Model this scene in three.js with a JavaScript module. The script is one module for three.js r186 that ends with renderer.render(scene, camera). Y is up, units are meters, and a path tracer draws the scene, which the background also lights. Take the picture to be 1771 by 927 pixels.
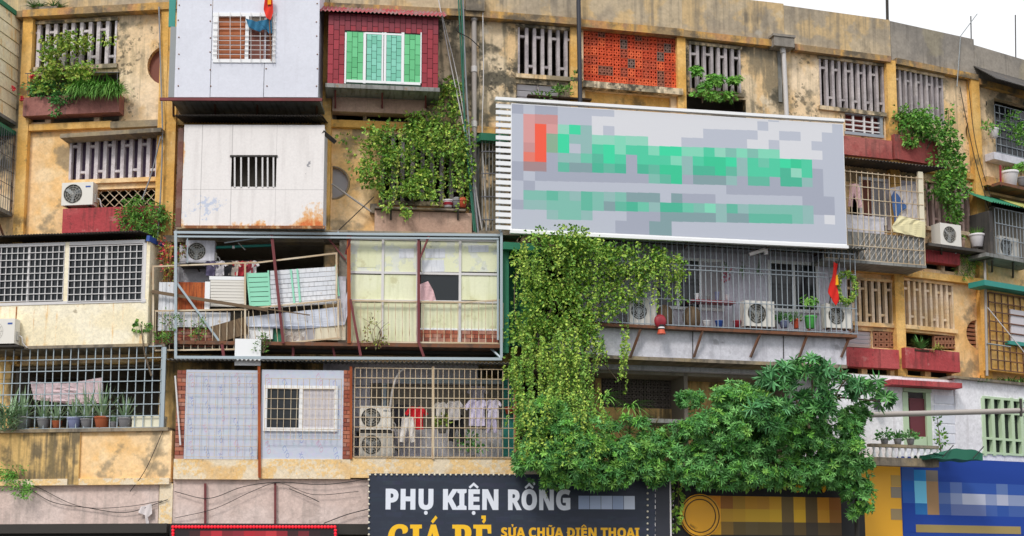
import * as THREE from 'three';
import { mergeGeometries } from 'three/addons/utils/BufferGeometryUtils.js';

// ---------- camera, sky, sun, exposure ----------
const F = 2400, PPX = 885.5, PPY = 680, TILT = Math.atan(0.133), EYE = 1.6;
const scene = new THREE.Scene();
const camera = new THREE.PerspectiveCamera(2 * Math.atan(PPY / F) * 180 / Math.PI, 1771 / (2 * PPY), 0.5, 900);
camera.position.set(0, EYE, 0);
camera.rotation.x = TILT;
camera.setViewOffset(1771, 2 * PPY, 0, 0, 1771, 927);
const renderer = new THREE.WebGLRenderer({ antialias: true });
renderer.toneMapping = THREE.LinearToneMapping;
renderer.toneMappingExposure = 1.3;
renderer.shadowMap.enabled = true;
{ // bright overcast sky
  const w = 256, h = 128, a = new Float32Array(w * h * 4);
  for (let j = 0; j < h; j++) for (let i = 0; i < w; i++) {
    const el = (j / (h - 1) - 0.5) * Math.PI, az = i / w * Math.PI * 2, k = (j * w + i) * 4;
    const cl = 0.03 * Math.sin(az * 3 + Math.sin(el * 9)) + 0.025 * Math.sin(az * 7 + el * 13 + 1.7);
    const s = el > 0 ? 0.62 + 0.62 * Math.sin(el) + cl : 0.32;
    a[k] = s * 0.975; a[k + 1] = s * 0.99; a[k + 2] = s * 1.02; a[k + 3] = 1;
  }
  const t = new THREE.DataTexture(a, w, h, THREE.RGBAFormat, THREE.FloatType);
  t.mapping = THREE.EquirectangularReflectionMapping; t.magFilter = t.minFilter = THREE.LinearFilter; t.needsUpdate = true;
  scene.background = t; scene.environment = t;
}
const sun = new THREE.DirectionalLight(0xfff8f0, 1.5);
sun.position.set(-22, 62, 5); sun.target.position.set(1, 9, -42);
sun.castShadow = true; sun.shadow.radius = 24; sun.shadow.mapSize.set(2048, 2048);
Object.assign(sun.shadow.camera, { left: -34, right: 34, top: 30, bottom: -30, near: 1, far: 140 });
scene.add(sun, sun.target);

// ---------- helpers ----------
let seed = 7;
const rnd = () => { seed = (seed + 0x6d2b79f5) | 0; let t = Math.imul(seed ^ (seed >>> 15), 1 | seed); t = (t + Math.imul(t ^ (t >>> 7), 61 | t)) ^ t; return ((t ^ (t >>> 14)) >>> 0) / 4294967296; };
const rr = (a, b) => a + (b - a) * rnd();
const V3 = (x, y, z) => new THREE.Vector3(x, y, z);
const clamp = (x) => Math.min(1, Math.max(0, x));
const sstep = (a, b, x) => { x = clamp((x - a) / (b - a)); return x * x * (3 - 2 * x); };
const ct = Math.cos(TILT), st = Math.sin(TILT);
const ray = (px, py) => { const x = (px - PPX) / F, y = (PPY - py) / F; return [x, y * ct + st, y * st - ct]; };

// a vertical plane standing in the street front: u along it, v height, d outward towards the street
class Plane {
  constructor(ax, az, bx, bz) {
    const l = Math.hypot(bx - ax, bz - az);
    this.ax = ax; this.az = az; this.len = l;
    this.tx = (bx - ax) / l; this.tz = (bz - az) / l; this.nx = -this.tz; this.nz = this.tx;
    if (this.nz < 0) { this.nx = -this.nx; this.nz = -this.nz; }
    this.yaw = Math.atan2(-this.tz, this.tx);
  }
  at(px, py, d = 0) {
    const r = ray(px, py), ox = this.ax + this.nx * d, oz = this.az + this.nz * d;
    const s = (ox * this.nx + oz * this.nz) / (r[0] * this.nx + r[2] * this.nz);
    return [(r[0] * s - this.ax) * this.tx + (r[2] * s - this.az) * this.tz, EYE + r[1] * s];
  }
  world(u, v, d) { return V3(this.ax + this.tx * u + this.nx * d, v, this.az + this.tz * u + this.nz * d); }
  rect(x0, y0, x1, y1, d = 0) {
    const xm = (x0 + x1) / 2, ym = (y0 + y1) / 2;
    return { u0: this.at(x0, ym, d)[0], u1: this.at(x1, ym, d)[0], v0: this.at(xm, y1, d)[1], v1: this.at(xm, y0, d)[1] };
  }
}
// plan of the curved street front: bay edges and how fast each bay runs away from the viewer
const EDGE = [-200, 35, 290, 565, 828, 1003, 1182, 1360, 1545, 1690, 1900], RUN = [-0.17, -0.13, 0.01, 0.12, 0.20, 0.235, 0.27, 0.32, 0.48, 0.62];
const kx = (px) => { const r = ray(px, 300); return -r[0] / r[2]; };
const CX = [], CZ = [];
CZ[2] = 40; CX[2] = kx(290) * 40;
for (let j = 2; j < 10; j++) { CZ[j + 1] = (CZ[j] - RUN[j] * CX[j]) / (1 - RUN[j] * kx(EDGE[j + 1])); CX[j + 1] = kx(EDGE[j + 1]) * CZ[j + 1]; }
for (let j = 1; j >= 0; j--) { CZ[j] = (CZ[j + 1] - RUN[j] * CX[j + 1]) / (1 - RUN[j] * kx(EDGE[j])); CX[j] = kx(EDGE[j]) * CZ[j]; }
const S = [];
for (let j = 0; j < 10; j++) S.push(new Plane(CX[j], -CZ[j], CX[j + 1], -CZ[j + 1]));
function span(sa, pa, da, sb, pb, db, py = 500) {
  const a = sa.world(sa.at(pa, py, da)[0], 0, da), b = sb.world(sb.at(pb, py, db)[0], 0, db);
  return new Plane(a.x, a.z, b.x, b.z);
}
const PM = span(S[2], 303, 1.3, S[4], 868, 1.3);          // middle enclosures
const PB = span(S[4], 858, 1.5, S[7], 1462, 2.1, 300);    // billboard
const PR = span(S[4], 905, 1.35, S[7], 1478, 1.35);       // caged balcony on the right
const PL = S[1];

const taken = new Map();
function numbered(n) { const k = taken.get(n) || 0; taken.set(n, k + 1); return k ? n + '_' + String(k).padStart(3, '0') : n; }
const META = new WeakMap();
function thing(name, label, category, pl, px, py, d = 0, group) {
  const g = new THREE.Group(); g.name = numbered(name);
  const [u, v] = pl.at(px, py, d); const w = pl.world(u, v, d);
  g.position.copy(w); g.rotation.y = pl.yaw; g.userData = { label, category }; if (group) g.userData.group = group;
  META.set(g, { pl, u, v, d }); scene.add(g); return g;
}
function sub(t, name, dx = 0, dy = 0, dz = 0) { // a part that holds sub-parts
  const g = new THREE.Group(); g.name = name; g.position.set(dx, dy, dz); t.add(g);
  const m = META.get(t); META.set(g, { pl: m.pl, u: m.u + dx, v: m.v + dy, d: m.d + dz }); return g;
}
// uv in metres from the dominant axis of each face
function metric(geo, size = 4, off = true) {
  const g = geo.index ? geo.toNonIndexed() : geo, p = g.attributes.position, n = p.count, uv = new Float32Array(n * 2);
  const ox = off ? rnd() : 0, oy = off ? rnd() : 0, a = V3(), b = V3(), c = V3();
  for (let i = 0; i < n; i += 3) {
    a.fromBufferAttribute(p, i); b.fromBufferAttribute(p, i + 1); c.fromBufferAttribute(p, i + 2);
    const nn = b.clone().sub(a).cross(c.clone().sub(a)), x = Math.abs(nn.x), y = Math.abs(nn.y), z = Math.abs(nn.z);
    for (let k = 0; k < 3; k++) {
      const q = k === 0 ? a : k === 1 ? b : c;
      const s = z >= x && z >= y ? [q.x, q.y] : x >= y ? [q.z, q.y] : [q.x, q.z];
      uv[(i + k) * 2] = s[0] / size + ox; uv[(i + k) * 2 + 1] = s[1] / size + oy;
    }
  }
  g.setAttribute('uv', new THREE.BufferAttribute(uv, 2)); return g;
}
const SIZES = new Map();
function mesh(name, geo, mat, parent, keepUV) {
  if (!keepUV && (mat.map || mat.bumpMap)) geo = metric(geo, SIZES.get(mat) || 4);
  const m = new THREE.Mesh(geo, mat); m.name = name; m.castShadow = m.receiveShadow = true; parent.add(m); return m;
}
const boxCache = new Map();
function boxG(w, h, d) { return new THREE.BoxGeometry(w, h, d); }
const UNIT = new THREE.BoxGeometry(1, 1, 1), ROD = new THREE.CylinderGeometry(0.5, 0.5, 1, 7);
// local coordinates of a pixel on the thing's plane at outward distance d
function loc(t, px, py, d) { const m = META.get(t), [u, v] = m.pl.at(px, py, d); return [u - m.u, v - m.v, d - m.d]; }
function pbox(t, name, mat, x0, y0, x1, y1, d0, d1) {
  const m = META.get(t), r = m.pl.rect(x0, y0, x1, y1, d1);
  const b = mesh(name, boxG(Math.abs(r.u1 - r.u0), Math.abs(r.v1 - r.v0), Math.abs(d1 - d0)), mat, t);
  b.position.set((r.u0 + r.u1) / 2 - m.u, (r.v0 + r.v1) / 2 - m.v, (d0 + d1) / 2 - m.d); return b;
}
function lbox(t, name, mat, w, h, d, x, y, z, rx = 0, ry = 0, rz = 0) {
  const b = mesh(name, boxG(w, h, d), mat, t); b.position.set(x, y, z); b.rotation.set(rx, ry, rz); return b;
}
const UP = V3(0, 1, 0), TMPQ = new THREE.Quaternion();
function lbar(t, name, mat, a, b, w, h) { // square bar (h given) or round rod between two local points
  a = V3(...a); b = V3(...b); const dir = b.clone().sub(a), l = dir.length();
  const m = new THREE.Mesh(h ? UNIT : ROD, mat); m.name = name; m.castShadow = m.receiveShadow = true;
  m.position.copy(a).add(b).multiplyScalar(0.5); m.quaternion.setFromUnitVectors(UP, dir.normalize()); m.scale.set(w, l, h || w); t.add(m); return m;
}
function pbar(t, name, mat, a, b, w, h) { return lbar(t, name, mat, loc(t, ...a), loc(t, ...b), w, h); }
function ptube(t, name, mat, pts, r, seg = 40, rad = 6) {
  const c = new THREE.CatmullRomCurve3(pts.map((p) => V3(...loc(t, ...p))));
  return mesh(name, new THREE.TubeGeometry(c, seg, r, rad), mat, t, true);
}
function pgeo(t, name, mat, geo, px, py, d, ry = 0, rz = 0, rx = 0, keepUV) {
  const m = mesh(name, geo, mat, t, keepUV); m.position.set(...loc(t, px, py, d)); m.rotation.set(rx, ry, rz); return m;
}
// corrugated sheet: w wide, l deep, running out (+z) and down
function corrugated(w, l, pitch = 0.09, amp = 0.018, th = 0.006) {
  const n = Math.max(4, Math.round(w / pitch * 4)), g = new THREE.BoxGeometry(w, th, l, n, 1, 2), p = g.attributes.position;
  for (let i = 0; i < p.count; i++) p.setY(i, p.getY(i) + amp * Math.sin(p.getX(i) / pitch * Math.PI * 2) + 0.006 * Math.sin(p.getX(i) * 2.1 + p.getZ(i) * 3));
  g.computeVertexNormals(); return g;
}
// ---------- procedural textures ----------
const NS = 512;
function field(fx, fy, oct, sd, gain = 0.5) {
  const out = new Float32Array(NS * NS); let amp = 1, tot = 0;
  for (let o = 0; o < oct; o++) {
    const gx = fx << o, gy = fy << o; if (gx > NS / 2 || gy > NS / 2) break;
    let s = sd * 977 + o * 131; const r = () => { s = (s + 0x6d2b79f5) | 0; let t = Math.imul(s ^ (s >>> 15), 1 | s); t = (t + Math.imul(t ^ (t >>> 7), 61 | t)) ^ t; return ((t ^ (t >>> 14)) >>> 0) / 4294967296; };
    const g = new Float32Array(gx * gy); for (let i = 0; i < g.length; i++) g[i] = r();
    for (let y = 0; y < NS; y++) {
      const v = y / NS * gy, y0 = Math.floor(v), ty = v - y0, sy = ty * ty * (3 - 2 * ty), ya = (y0 % gy) * gx, yb = ((y0 + 1) % gy) * gx;
      for (let x = 0; x < NS; x++) {
        const u = x / NS * gx, x0 = Math.floor(u), tx = u - x0, sx = tx * tx * (3 - 2 * tx), x1 = (x0 + 1) % gx;
        const a = g[ya + x0] + (g[ya + x1] - g[ya + x0]) * sx, b = g[yb + x0] + (g[yb + x1] - g[yb + x0]) * sx;
        out[y * NS + x] += (a + (b - a) * sy) * amp;
      }
    }
    tot += amp; amp *= gain;
  }
  let lo = 9, hi = -9; for (const q of out) { if (q < lo) lo = q; if (q > hi) hi = q; }
  for (let i = 0; i < out.length; i++) out[i] = (out[i] - lo) / (hi - lo);
  return out;
}
const NF = { a: field(4, 4, 7, 1, 0.55), b: field(5, 5, 7, 2, 0.55), c: field(9, 9, 6, 3, 0.6), f: field(40, 40, 4, 4, 0.7), s: field(48, 3, 4, 5, 0.6), t: field(24, 2, 5, 6, 0.6), g: field(96, 96, 2, 7, 0.7) };
const hex = (h) => Array.isArray(h) ? h : [(h >> 16) & 255, (h >> 8) & 255, h & 255];
// layers: [colour, field, lo, hi, strength, second field or null, offset]
function plasterTex(base, layers, ox = 0, grain = 1) {
  const d = new Uint8Array(NS * NS * 4), B = hex(base);
  for (let y = 0; y < NS; y++) for (let x = 0; x < NS; x++) {
    const i = y * NS + x; let r = B[0], g = B[1], b = B[2];
    for (const [col, fl, lo, hi, k, f2, off] of layers) {
      const j = ((y + (off || 0) * 3) & (NS - 1)) * NS + ((x + ox + (off || 0)) & (NS - 1));
      let m = NF[fl][j]; if (f2) m = m * 0.55 + NF[f2][j] * 0.45;
      m = sstep(lo, hi, m) * k; const C = hex(col);
      r += (C[0] - r) * m; g += (C[1] - g) * m; b += (C[2] - b) * m;
    }
    const e = 1 + ((NF.f[i] - 0.5) * 0.12 + (NF.g[i] - 0.5) * 0.1) * grain;
    d[i * 4] = clamp(r * e / 255) * 255; d[i * 4 + 1] = clamp(g * e / 255) * 255; d[i * 4 + 2] = clamp(b * e / 255) * 255; d[i * 4 + 3] = 255;
  }
  const t = new THREE.DataTexture(d, NS, NS); t.wrapS = t.wrapT = THREE.RepeatWrapping; t.magFilter = THREE.LinearFilter; t.minFilter = THREE.LinearMipmapLinearFilter; t.generateMipmaps = true;
  t.colorSpace = THREE.SRGBColorSpace; t.needsUpdate = true; return t;
}
let bumpT;
{ const d = new Uint8Array(NS * NS * 4); for (let i = 0; i < NS * NS; i++) { const v = (NF.c[i] * 0.6 + NF.f[i] * 0.4) * 255; d[i * 4] = d[i * 4 + 1] = d[i * 4 + 2] = v; d[i * 4 + 3] = 255; }
  bumpT = new THREE.DataTexture(d, NS, NS); bumpT.wrapS = bumpT.wrapT = THREE.RepeatWrapping; bumpT.magFilter = THREE.LinearFilter; bumpT.needsUpdate = true; }
function plaster(base, layers, size = 5, ox = 0, rough = 0.92, bump = 0.02) {
  const m = new THREE.MeshStandardMaterial({ map: plasterTex(base, layers, ox, bump ? 1 : 0.3), roughness: rough, bumpMap: bump ? bumpT : null, bumpScale: bump }); SIZES.set(m, size); return m;
}
const flat = (h, rough = 0.7, metal = 0) => new THREE.MeshStandardMaterial({ color: h, roughness: rough, metalness: metal });
const M = {
  // weathered façade plasters
  wallTop: plaster([218, 196, 162], [[[232, 212, 180], 'a', 0.45, 0.7, 0.8], [[222, 182, 126], 'b', 0.62, 0.8, 0.6], [[144, 132, 112], 's', 0.5, 0.75, 0.65, 'a', 40], [[114, 107, 90], 't', 0.5, 0.68, 0.7, 'b', 150], [[80, 76, 64], 'c', 0.54, 0.7, 0.85, 'b', 90], [[64, 60, 52], 'f', 0.58, 0.74, 0.75, 'a', 10], [[240, 228, 208], 'c', 0.7, 0.8, 0.5, 'a', 300]], 4.6, 0),
  wallCream: plaster([234, 206, 166], [[[242, 220, 188], 'a', 0.4, 0.7, 0.8], [[228, 184, 120], 'b', 0.6, 0.8, 0.5], [0xb0a088, 'c', 0.5, 0.75, 0.45, 's', 11], [0xa49478, 's', 0.55, 0.8, 0.5, 'b', 60], [[114, 107, 90], 'c', 0.58, 0.74, 0.75, 'a', 31], [0x585040, 'f', 0.64, 0.8, 0.65, 'b', 200]], 5, 120),
  wallYellow: plaster([240, 202, 148], [[[246, 214, 168], 'a', 0.35, 0.7, 0.7], [[234, 184, 114], 'b', 0.5, 0.8, 0.6], [0xc8a060, 't', 0.6, 0.9, 0.4, 'a', 80], [0x887c68, 'b', 0.58, 0.72, 0.65, 'c', 200], [0xf8e4c0, 'c', 0.6, 0.75, 0.4, 'b', 70]], 5, 300),
  wallDirty: plaster(0xd4b070, [[0xe6c080, 'a', 0.4, 0.7, 0.8], [0x5c5444, 'b', 0.5, 0.72, 0.8, 't', 77], [0x907c50, 's', 0.5, 0.85, 0.5, null, 10], [0x403c30, 'c', 0.6, 0.85, 0.6, 'b', 140]], 4.5, 77),
  ochre: plaster([224, 174, 92], [[[234, 194, 126], 'a', 0.4, 0.75, 0.7], [0xbc8c48, 't', 0.5, 0.85, 0.5, 'b'], [0x6c5c40, 'c', 0.62, 0.82, 0.7, 'a', 50], [0xe8d0a0, 'f', 0.66, 0.8, 0.5, 'b', 20]], 4, 40),
  parapet: plaster(0xaa9c86, [[0xc2b092, 'a', 0.42, 0.6, 0.9], [0xd2b380, 'b', 0.52, 0.64, 0.75, 'c', 20], [0x7a7266, 's', 0.45, 0.8, 0.6, 'b', 30], [0x57524a, 't', 0.62, 0.9, 0.6, 'c', 170], [0xc4bfb4, 'c', 0.72, 0.86, 0.5, 'a', 260]], 6, 10),
  parapetGrey: plaster(0x8a847c, [[0x9d958a, 'a', 0.42, 0.7, 0.9], [0x6d6861, 's', 0.45, 0.8, 0.7, 'b', 30], [0xa69c80, 'b', 0.62, 0.8, 0.5, null, 20]], 6, 200),
  ledge: plaster(0xc89c58, [[0x907c60, 'a', 0.4, 0.65, 0.85, 't'], [0x5c5448, 'c', 0.52, 0.75, 0.8, 'b', 60], [0xb47c60, 'b', 0.7, 0.84, 0.4, null, 130]], 3.5, 0),
  slab: plaster(0x8d8272, [[0x5f594f, 'a', 0.45, 0.7, 0.8, 't'], [0xb29c72, 'b', 0.6, 0.85, 0.5]], 4),
  slotGrey: plaster(0xb2aaab, [[0x8f888a, 'a', 0.45, 0.75, 0.8, 's'], [0x6f6a69, 'c', 0.6, 0.85, 0.6, 'b'], [0xc8c0bd, 'b', 0.6, 0.8, 0.5]], 2.5, 33),
  slotPale: plaster(0xd8d0d2, [[0xb5abad, 'a', 0.45, 0.75, 0.7, 's'], [0x8d8583, 'c', 0.66, 0.88, 0.6, 'b']], 2.5, 133),
  slotCream: plaster(0xe5ceb2, [[0xd9b988, 'a', 0.45, 0.75, 0.6], [0xa89680, 'c', 0.66, 0.88, 0.5, 's']], 2.5, 233),
  slotMauve: plaster(0xc8aca4, [[0xb0928a, 'a', 0.45, 0.75, 0.6, 's'], [0x857068, 'c', 0.66, 0.88, 0.5]], 2.5, 33),
  planter: plaster([156, 76, 72], [[[176, 108, 100], 'a', 0.45, 0.75, 0.7], [[108, 68, 64], 's', 0.5, 0.85, 0.6, 'b'], [[76, 60, 56], 'c', 0.62, 0.82, 0.7, 'a', 90]], 3, 0),
  planterRed: plaster([172, 68, 72], [[[184, 92, 92], 'a', 0.5, 0.75, 0.6], [[116, 56, 56], 'b', 0.55, 0.78, 0.6, 's'], [[192, 144, 136], 'c', 0.7, 0.82, 0.5], [[88, 52, 48], 'f', 0.66, 0.82, 0.5, 't']], 3, 70),
  planterPink: plaster(0xa8736a, [[0x916058, 'a', 0.45, 0.75, 0.7], [0x5d4b48, 's', 0.55, 0.85, 0.6, 'b']], 3, 70),
  beigePanel: plaster(0xb59684, [[0xc4a894, 'a', 0.45, 0.75, 0.6], [0x8f7a6c, 's', 0.6, 0.9, 0.5]], 3, 70),
  pinkWall: plaster(0xd4bfb6, [[0xdccac3, 'a', 0.4, 0.7, 0.7], [0xa79a93, 't', 0.55, 0.85, 0.5, 'b'], [0x6f6a66, 'c', 0.74, 0.92, 0.6, 's', 50]], 4, 170),
  peeling: plaster(0xe8c68e, [[0xe3d8c4, 'b', 0.46, 0.6, 0.8, 'f'], [0xddae6a, 'a', 0.55, 0.8, 0.6], [0x6c6355, 'c', 0.64, 0.85, 0.6, 't', 20]], 3, 90),
  creamWall: plaster(0xefe3c2, [[0xf4ecd4, 'a', 0.4, 0.7, 0.8], [0xdfa860, 't', 0.66, 0.88, 0.6, 'b'], [0xc07a35, 'b', 0.78, 0.9, 0.6, 's', 60], [0x7d7058, 'c', 0.8, 0.92, 0.5]], 3.4, 60, 0.75, 0.006),
  whitePaint: plaster(0xdadde8, [[0xd2d5e0, 'a', 0.45, 0.75, 0.4], [0xc6c8d2, 't', 0.66, 0.92, 0.25], [0x8b8482, 'g', 0.93, 0.98, 0.7]], 4, 0, 0.6, 0),
  whiteHouse: plaster(0xe9e9ee, [[0xdcdbe2, 'a', 0.45, 0.75, 0.6], [0xbfbcc0, 't', 0.66, 0.92, 0.5]], 5, 50, 0.85, 0.006),
  apron: plaster(0xcfcfd8, [[0xd2d2d9, 'a', 0.45, 0.75, 0.7], [0x9a9aa3, 't', 0.55, 0.9, 0.5, 'b'], [0x77757a, 'c', 0.75, 0.9, 0.5]], 4, 50, 0.7, 0.004),
  lilacWall: plaster(0xd2d0dd, [[0xdcdbe6, 'a', 0.45, 0.75, 0.6], [0x9a96a4, 't', 0.6, 0.9, 0.4]], 4, 150, 0.8, 0.004),
  paleGreen: plaster(0xe2e5bf, [[0xe9ecce, 'a', 0.4, 0.7, 0.7], [0xd2d6ae, 't', 0.55, 0.85, 0.5], [0xb0aa7a, 'b', 0.78, 0.92, 0.4]], 2.5, 99, 0.5, 0),
  paleGreenPatched: plaster(0xe3e6c4, [[0xcdd3c6, 'c', 0.56, 0.62, 0.7, 'b'], [0xdde1dc, 'b', 0.64, 0.68, 0.6], [0xa2a79c, 'c', 0.74, 0.8, 0.5, 'a', 10]], 1.6, 19, 0.6, 0),
  rusty: plaster(0xa9713c, [[0xd9c7a8, 'c', 0.45, 0.6, 0.7, 'b'], [0x7a4323, 'b', 0.5, 0.75, 0.8], [0x5b3320, 'c', 0.66, 0.85, 0.6]], 0.9, 0, 0.85, 0.004),
  rustSheet: plaster(0x9c4a22, [[0xb9622e, 'a', 0.4, 0.7, 0.8], [0x6b3018, 't', 0.5, 0.8, 0.6], [0xd59a55, 's', 0.72, 0.9, 0.7]], 1.2, 0, 0.85, 0.006),
  redOxide: plaster(0x6e2f33, [[0x7d3b3d, 'a', 0.4, 0.7, 0.6], [0x5a3a2a, 'c', 0.6, 0.8, 0.6]], 1.5, 0, 0.7, 0),
  brownSteel: plaster(0x6b5244, [[0x7b4c30, 'a', 0.45, 0.7, 0.8], [0x4a3c35, 'b', 0.6, 0.85, 0.6]], 1.2, 0, 0.8, 0),
  barCream: plaster(0xcdbb9c, [[0xb08558, 'c', 0.55, 0.75, 0.8, 'b'], [0xe2d8c4, 'a', 0.5, 0.7, 0.7], [0x7d4f2c, 'b', 0.72, 0.86, 0.7]], 1.0, 0, 0.7, 0),
  darkSheet: plaster(0x43403e, [[0x5a544e, 'a', 0.45, 0.7, 0.7], [0x2f2d2c, 't', 0.5, 0.85, 0.6], [0x7a5a40, 'c', 0.72, 0.88, 0.5]], 2, 0, 0.8, 0),
  greySheet: plaster(0x7d7f7d, [[0x9a9a96, 'a', 0.45, 0.7, 0.7], [0x56554f, 't', 0.5, 0.85, 0.6], [0x8a6a48, 'c', 0.72, 0.88, 0.5]], 2, 0, 0.7, 0),
  redSheet: plaster(0x9d2c3a, [[0xb2434e, 'a', 0.45, 0.7, 0.6], [0x7f7a72, 'c', 0.5, 0.62, 0.8, 'b', 40]], 2, 0, 0.7, 0),
  wood: plaster(0x6d5a45, [[0x8a7458, 's', 0.4, 0.7, 0.7], [0x4c3d2f, 't', 0.55, 0.85, 0.6]], 1.5, 0, 0.85, 0),
  paleSheet: plaster(0xd9dde4, [[0xe6e8ec, 'a', 0.45, 0.7, 0.7], [0xb4b8bd, 't', 0.55, 0.85, 0.5], [0xa5886a, 'c', 0.76, 0.9, 0.5]], 1.6, 0, 0.55, 0),
  roughWall: plaster(0xb9b2ab, [[0xd9d6d2, 'c', 0.45, 0.55, 0.8, 'b'], [0x8f7c72, 'a', 0.55, 0.75, 0.7], [0xe4e2e0, 'f', 0.62, 0.75, 0.6, 'c']], 1.5, 0, 0.95, 0.03),
  brickWall: plaster(0x8a6f66, [[0x7b5148, 'a', 0.45, 0.7, 0.7]], 2),
  mortar: plaster(0xa89c90, [[0x857a70, 'a', 0.45, 0.7, 0.7]], 2),
  ceiling: plaster(0x8f887c, [[0x7a7368, 'a', 0.45, 0.7, 0.7], [0xa39a8a, 'b', 0.5, 0.7, 0.5]], 4),
  room: flat(0x8b8378, 0.95),
  asphalt: plaster(0x3d3d3e, [[0x4a4948, 'a', 0.4, 0.7, 0.7], [0x333333, 'c', 0.5, 0.7, 0.6]], 6), paving: plaster(0x8d8780, [[0x9f9890, 'a', 0.4, 0.7, 0.7], [0x6f6a64, 'c', 0.6, 0.8, 0.6]], 4),
  bricks: [0xa8604a, 0x9a5442, 0xb4745c, 0x8c5244, 0xb08070].map((c) => flat(c, 0.9)),
  lattice: [0xd8552e, 0xc94c2b, 0xe0643a, 0xbf5234].map((c) => flat(c, 0.85)), latticeOld: [0x8f5a48, 0x7c6258, 0xa8513a].map((c) => flat(c, 0.9)), ventBrick: flat(0x9a6a50, 0.9), ventGrey: flat(0x6a625c, 0.9),
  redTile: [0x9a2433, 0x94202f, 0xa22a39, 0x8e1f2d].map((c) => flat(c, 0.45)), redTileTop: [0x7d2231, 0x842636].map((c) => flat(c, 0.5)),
  greenTile: [0x62c182, 0x6bcb8c, 0x58b879].map((c) => flat(c, 0.4)), mintTile: [0x7ccbb2, 0x86d3bc, 0x74c4a9].map((c) => flat(c, 0.4)), joint: flat(0x241c1c, 0.8), jointGreen: flat(0x2c4a3a, 0.8),
  white: flat(0xeef0f2, 0.5), offWhite: flat(0xdfdcd4, 0.6), cream: flat(0xe0d8c0, 0.7), grey: flat(0x8f9496, 0.6, 0.2), frameGrey: flat(0xa7b4bb, 0.45, 0.3), barGrey: flat(0x9aa3aa, 0.5, 0.3), barDark: flat(0x6b6b70, 0.6, 0.3), barWhite: flat(0xd6d4d4, 0.6), rustRod: flat(0x8a5f42, 0.85),
  black: flat(0x1d1d20, 0.6), dark: flat(0x35322f, 0.8), pole: flat(0x2a2d38, 0.5), teal: flat(0x2f8f84, 0.6), green: flat(0x2b7a5c, 0.6), tarp: flat(0x226a54, 0.7), blueTrim: flat(0x2f54a0, 0.5), mint: flat(0x93dcbd, 0.5), purpleCurtain: flat(0x7b6a86, 0.9), redCurtain: flat(0x8a3a34, 0.9), orangeCurtain: flat(0xb06a45, 0.85), brownShutter: flat(0x7a4638, 0.7), blind: flat(0xcfcbd0, 0.8), greyCurtain: flat(0xa9a7ab, 0.9),
  glass: new THREE.MeshPhysicalMaterial({ color: 0x9fb0b4, roughness: 0.08, transmission: 0.85, thickness: 0, ior: 1.5 }), glassDark: new THREE.MeshStandardMaterial({ color: 0x1f2529, roughness: 0.12 }),
  acBody: flat(0xe1ded6, 0.55), acDark: flat(0x45443f, 0.7), acGrey: flat(0xb9b6ae, 0.6), pvc: flat(0xc9c6c4, 0.5), pvcDirty: flat(0xa7a09a, 0.7), cableBlack: flat(0x202022, 0.7), cableGreen: flat(0x2d6b56, 0.7), cableGrey: flat(0x8d9096, 0.6),
  terracotta: flat(0xb4623e, 0.85), potGrey: flat(0x8b8a8c, 0.85), potWhite: flat(0xe6e2e4, 0.6), potGreen: flat(0x4fae4f, 0.5), potOrange: flat(0xd0583a, 0.6), potBlue: flat(0x8b93b8, 0.6), soil: flat(0x3a2d22, 1), foam: flat(0xe8e4cc, 0.9),
  trunk: plaster(0x6a5b49, [[0x8a7a64, 'a', 0.45, 0.7, 0.7], [0x453a2f, 'c', 0.5, 0.75, 0.7]], 1), leaf: new THREE.MeshStandardMaterial({ vertexColors: true, roughness: 0.6, side: THREE.DoubleSide }),
};
function cloth(h) { return new THREE.MeshStandardMaterial({ color: h, roughness: 0.95, side: THREE.DoubleSide }); }
function canvasMat(w, h, draw, rough = 0.6) {
  const c = document.createElement('canvas'); c.width = w; c.height = h; draw(c.getContext('2d'), w, h);
  const t = new THREE.CanvasTexture(c); t.colorSpace = THREE.SRGBColorSpace; t.anisotropy = 8;
  return new THREE.MeshStandardMaterial({ map: t, roughness: rough });
}
// box whose front face carries the whole picture
function printedBox(t, name, mat, side, x0, y0, x1, y1, d0, d1) {
  const m = META.get(t), r = m.pl.rect(x0, y0, x1, y1, d1), w = r.u1 - r.u0, h = r.v1 - r.v0;
  const b = mesh(name, new THREE.PlaneGeometry(w, h), mat, t, true); b.position.set((r.u0 + r.u1) / 2 - m.u, (r.v0 + r.v1) / 2 - m.v, d1 - m.d + 0.004);
  if (side) { const k = lbox(t, 'board', side, w, h, d1 - d0, b.position.x, b.position.y, (d0 + d1) / 2 - m.d); k.name = 'board'; }
  return b;
}
// ---------- setting ----------
{
  const g = mesh('ground', new THREE.PlaneGeometry(600, 600), M.asphalt, scene); g.rotation.x = -Math.PI / 2; g.position.set(0, 0, -60); g.userData.kind = 'structure';
  const sh = new THREE.Shape(); const front = [], back = [];
  for (let j = 0; j <= 10; j++) { const q = S[Math.min(j, 9)], p = j < 10 ? q.world(0, 0, 6) : q.world(q.len, 0, 6), b = j < 10 ? q.world(0, 0, -0.3) : q.world(q.len, 0, -0.3); front.push([p.x, -p.z]); back.unshift([b.x, -b.z]); }
  [...front, ...back].forEach((p, i) => (i ? sh.lineTo(...p) : sh.moveTo(...p)));
  const pv = mesh('pavement', new THREE.ExtrudeGeometry(sh, { depth: 0.14, bevelEnabled: false }), M.paving, scene); pv.rotation.x = -Math.PI / 2; pv.userData.kind = 'structure';
}
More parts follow.
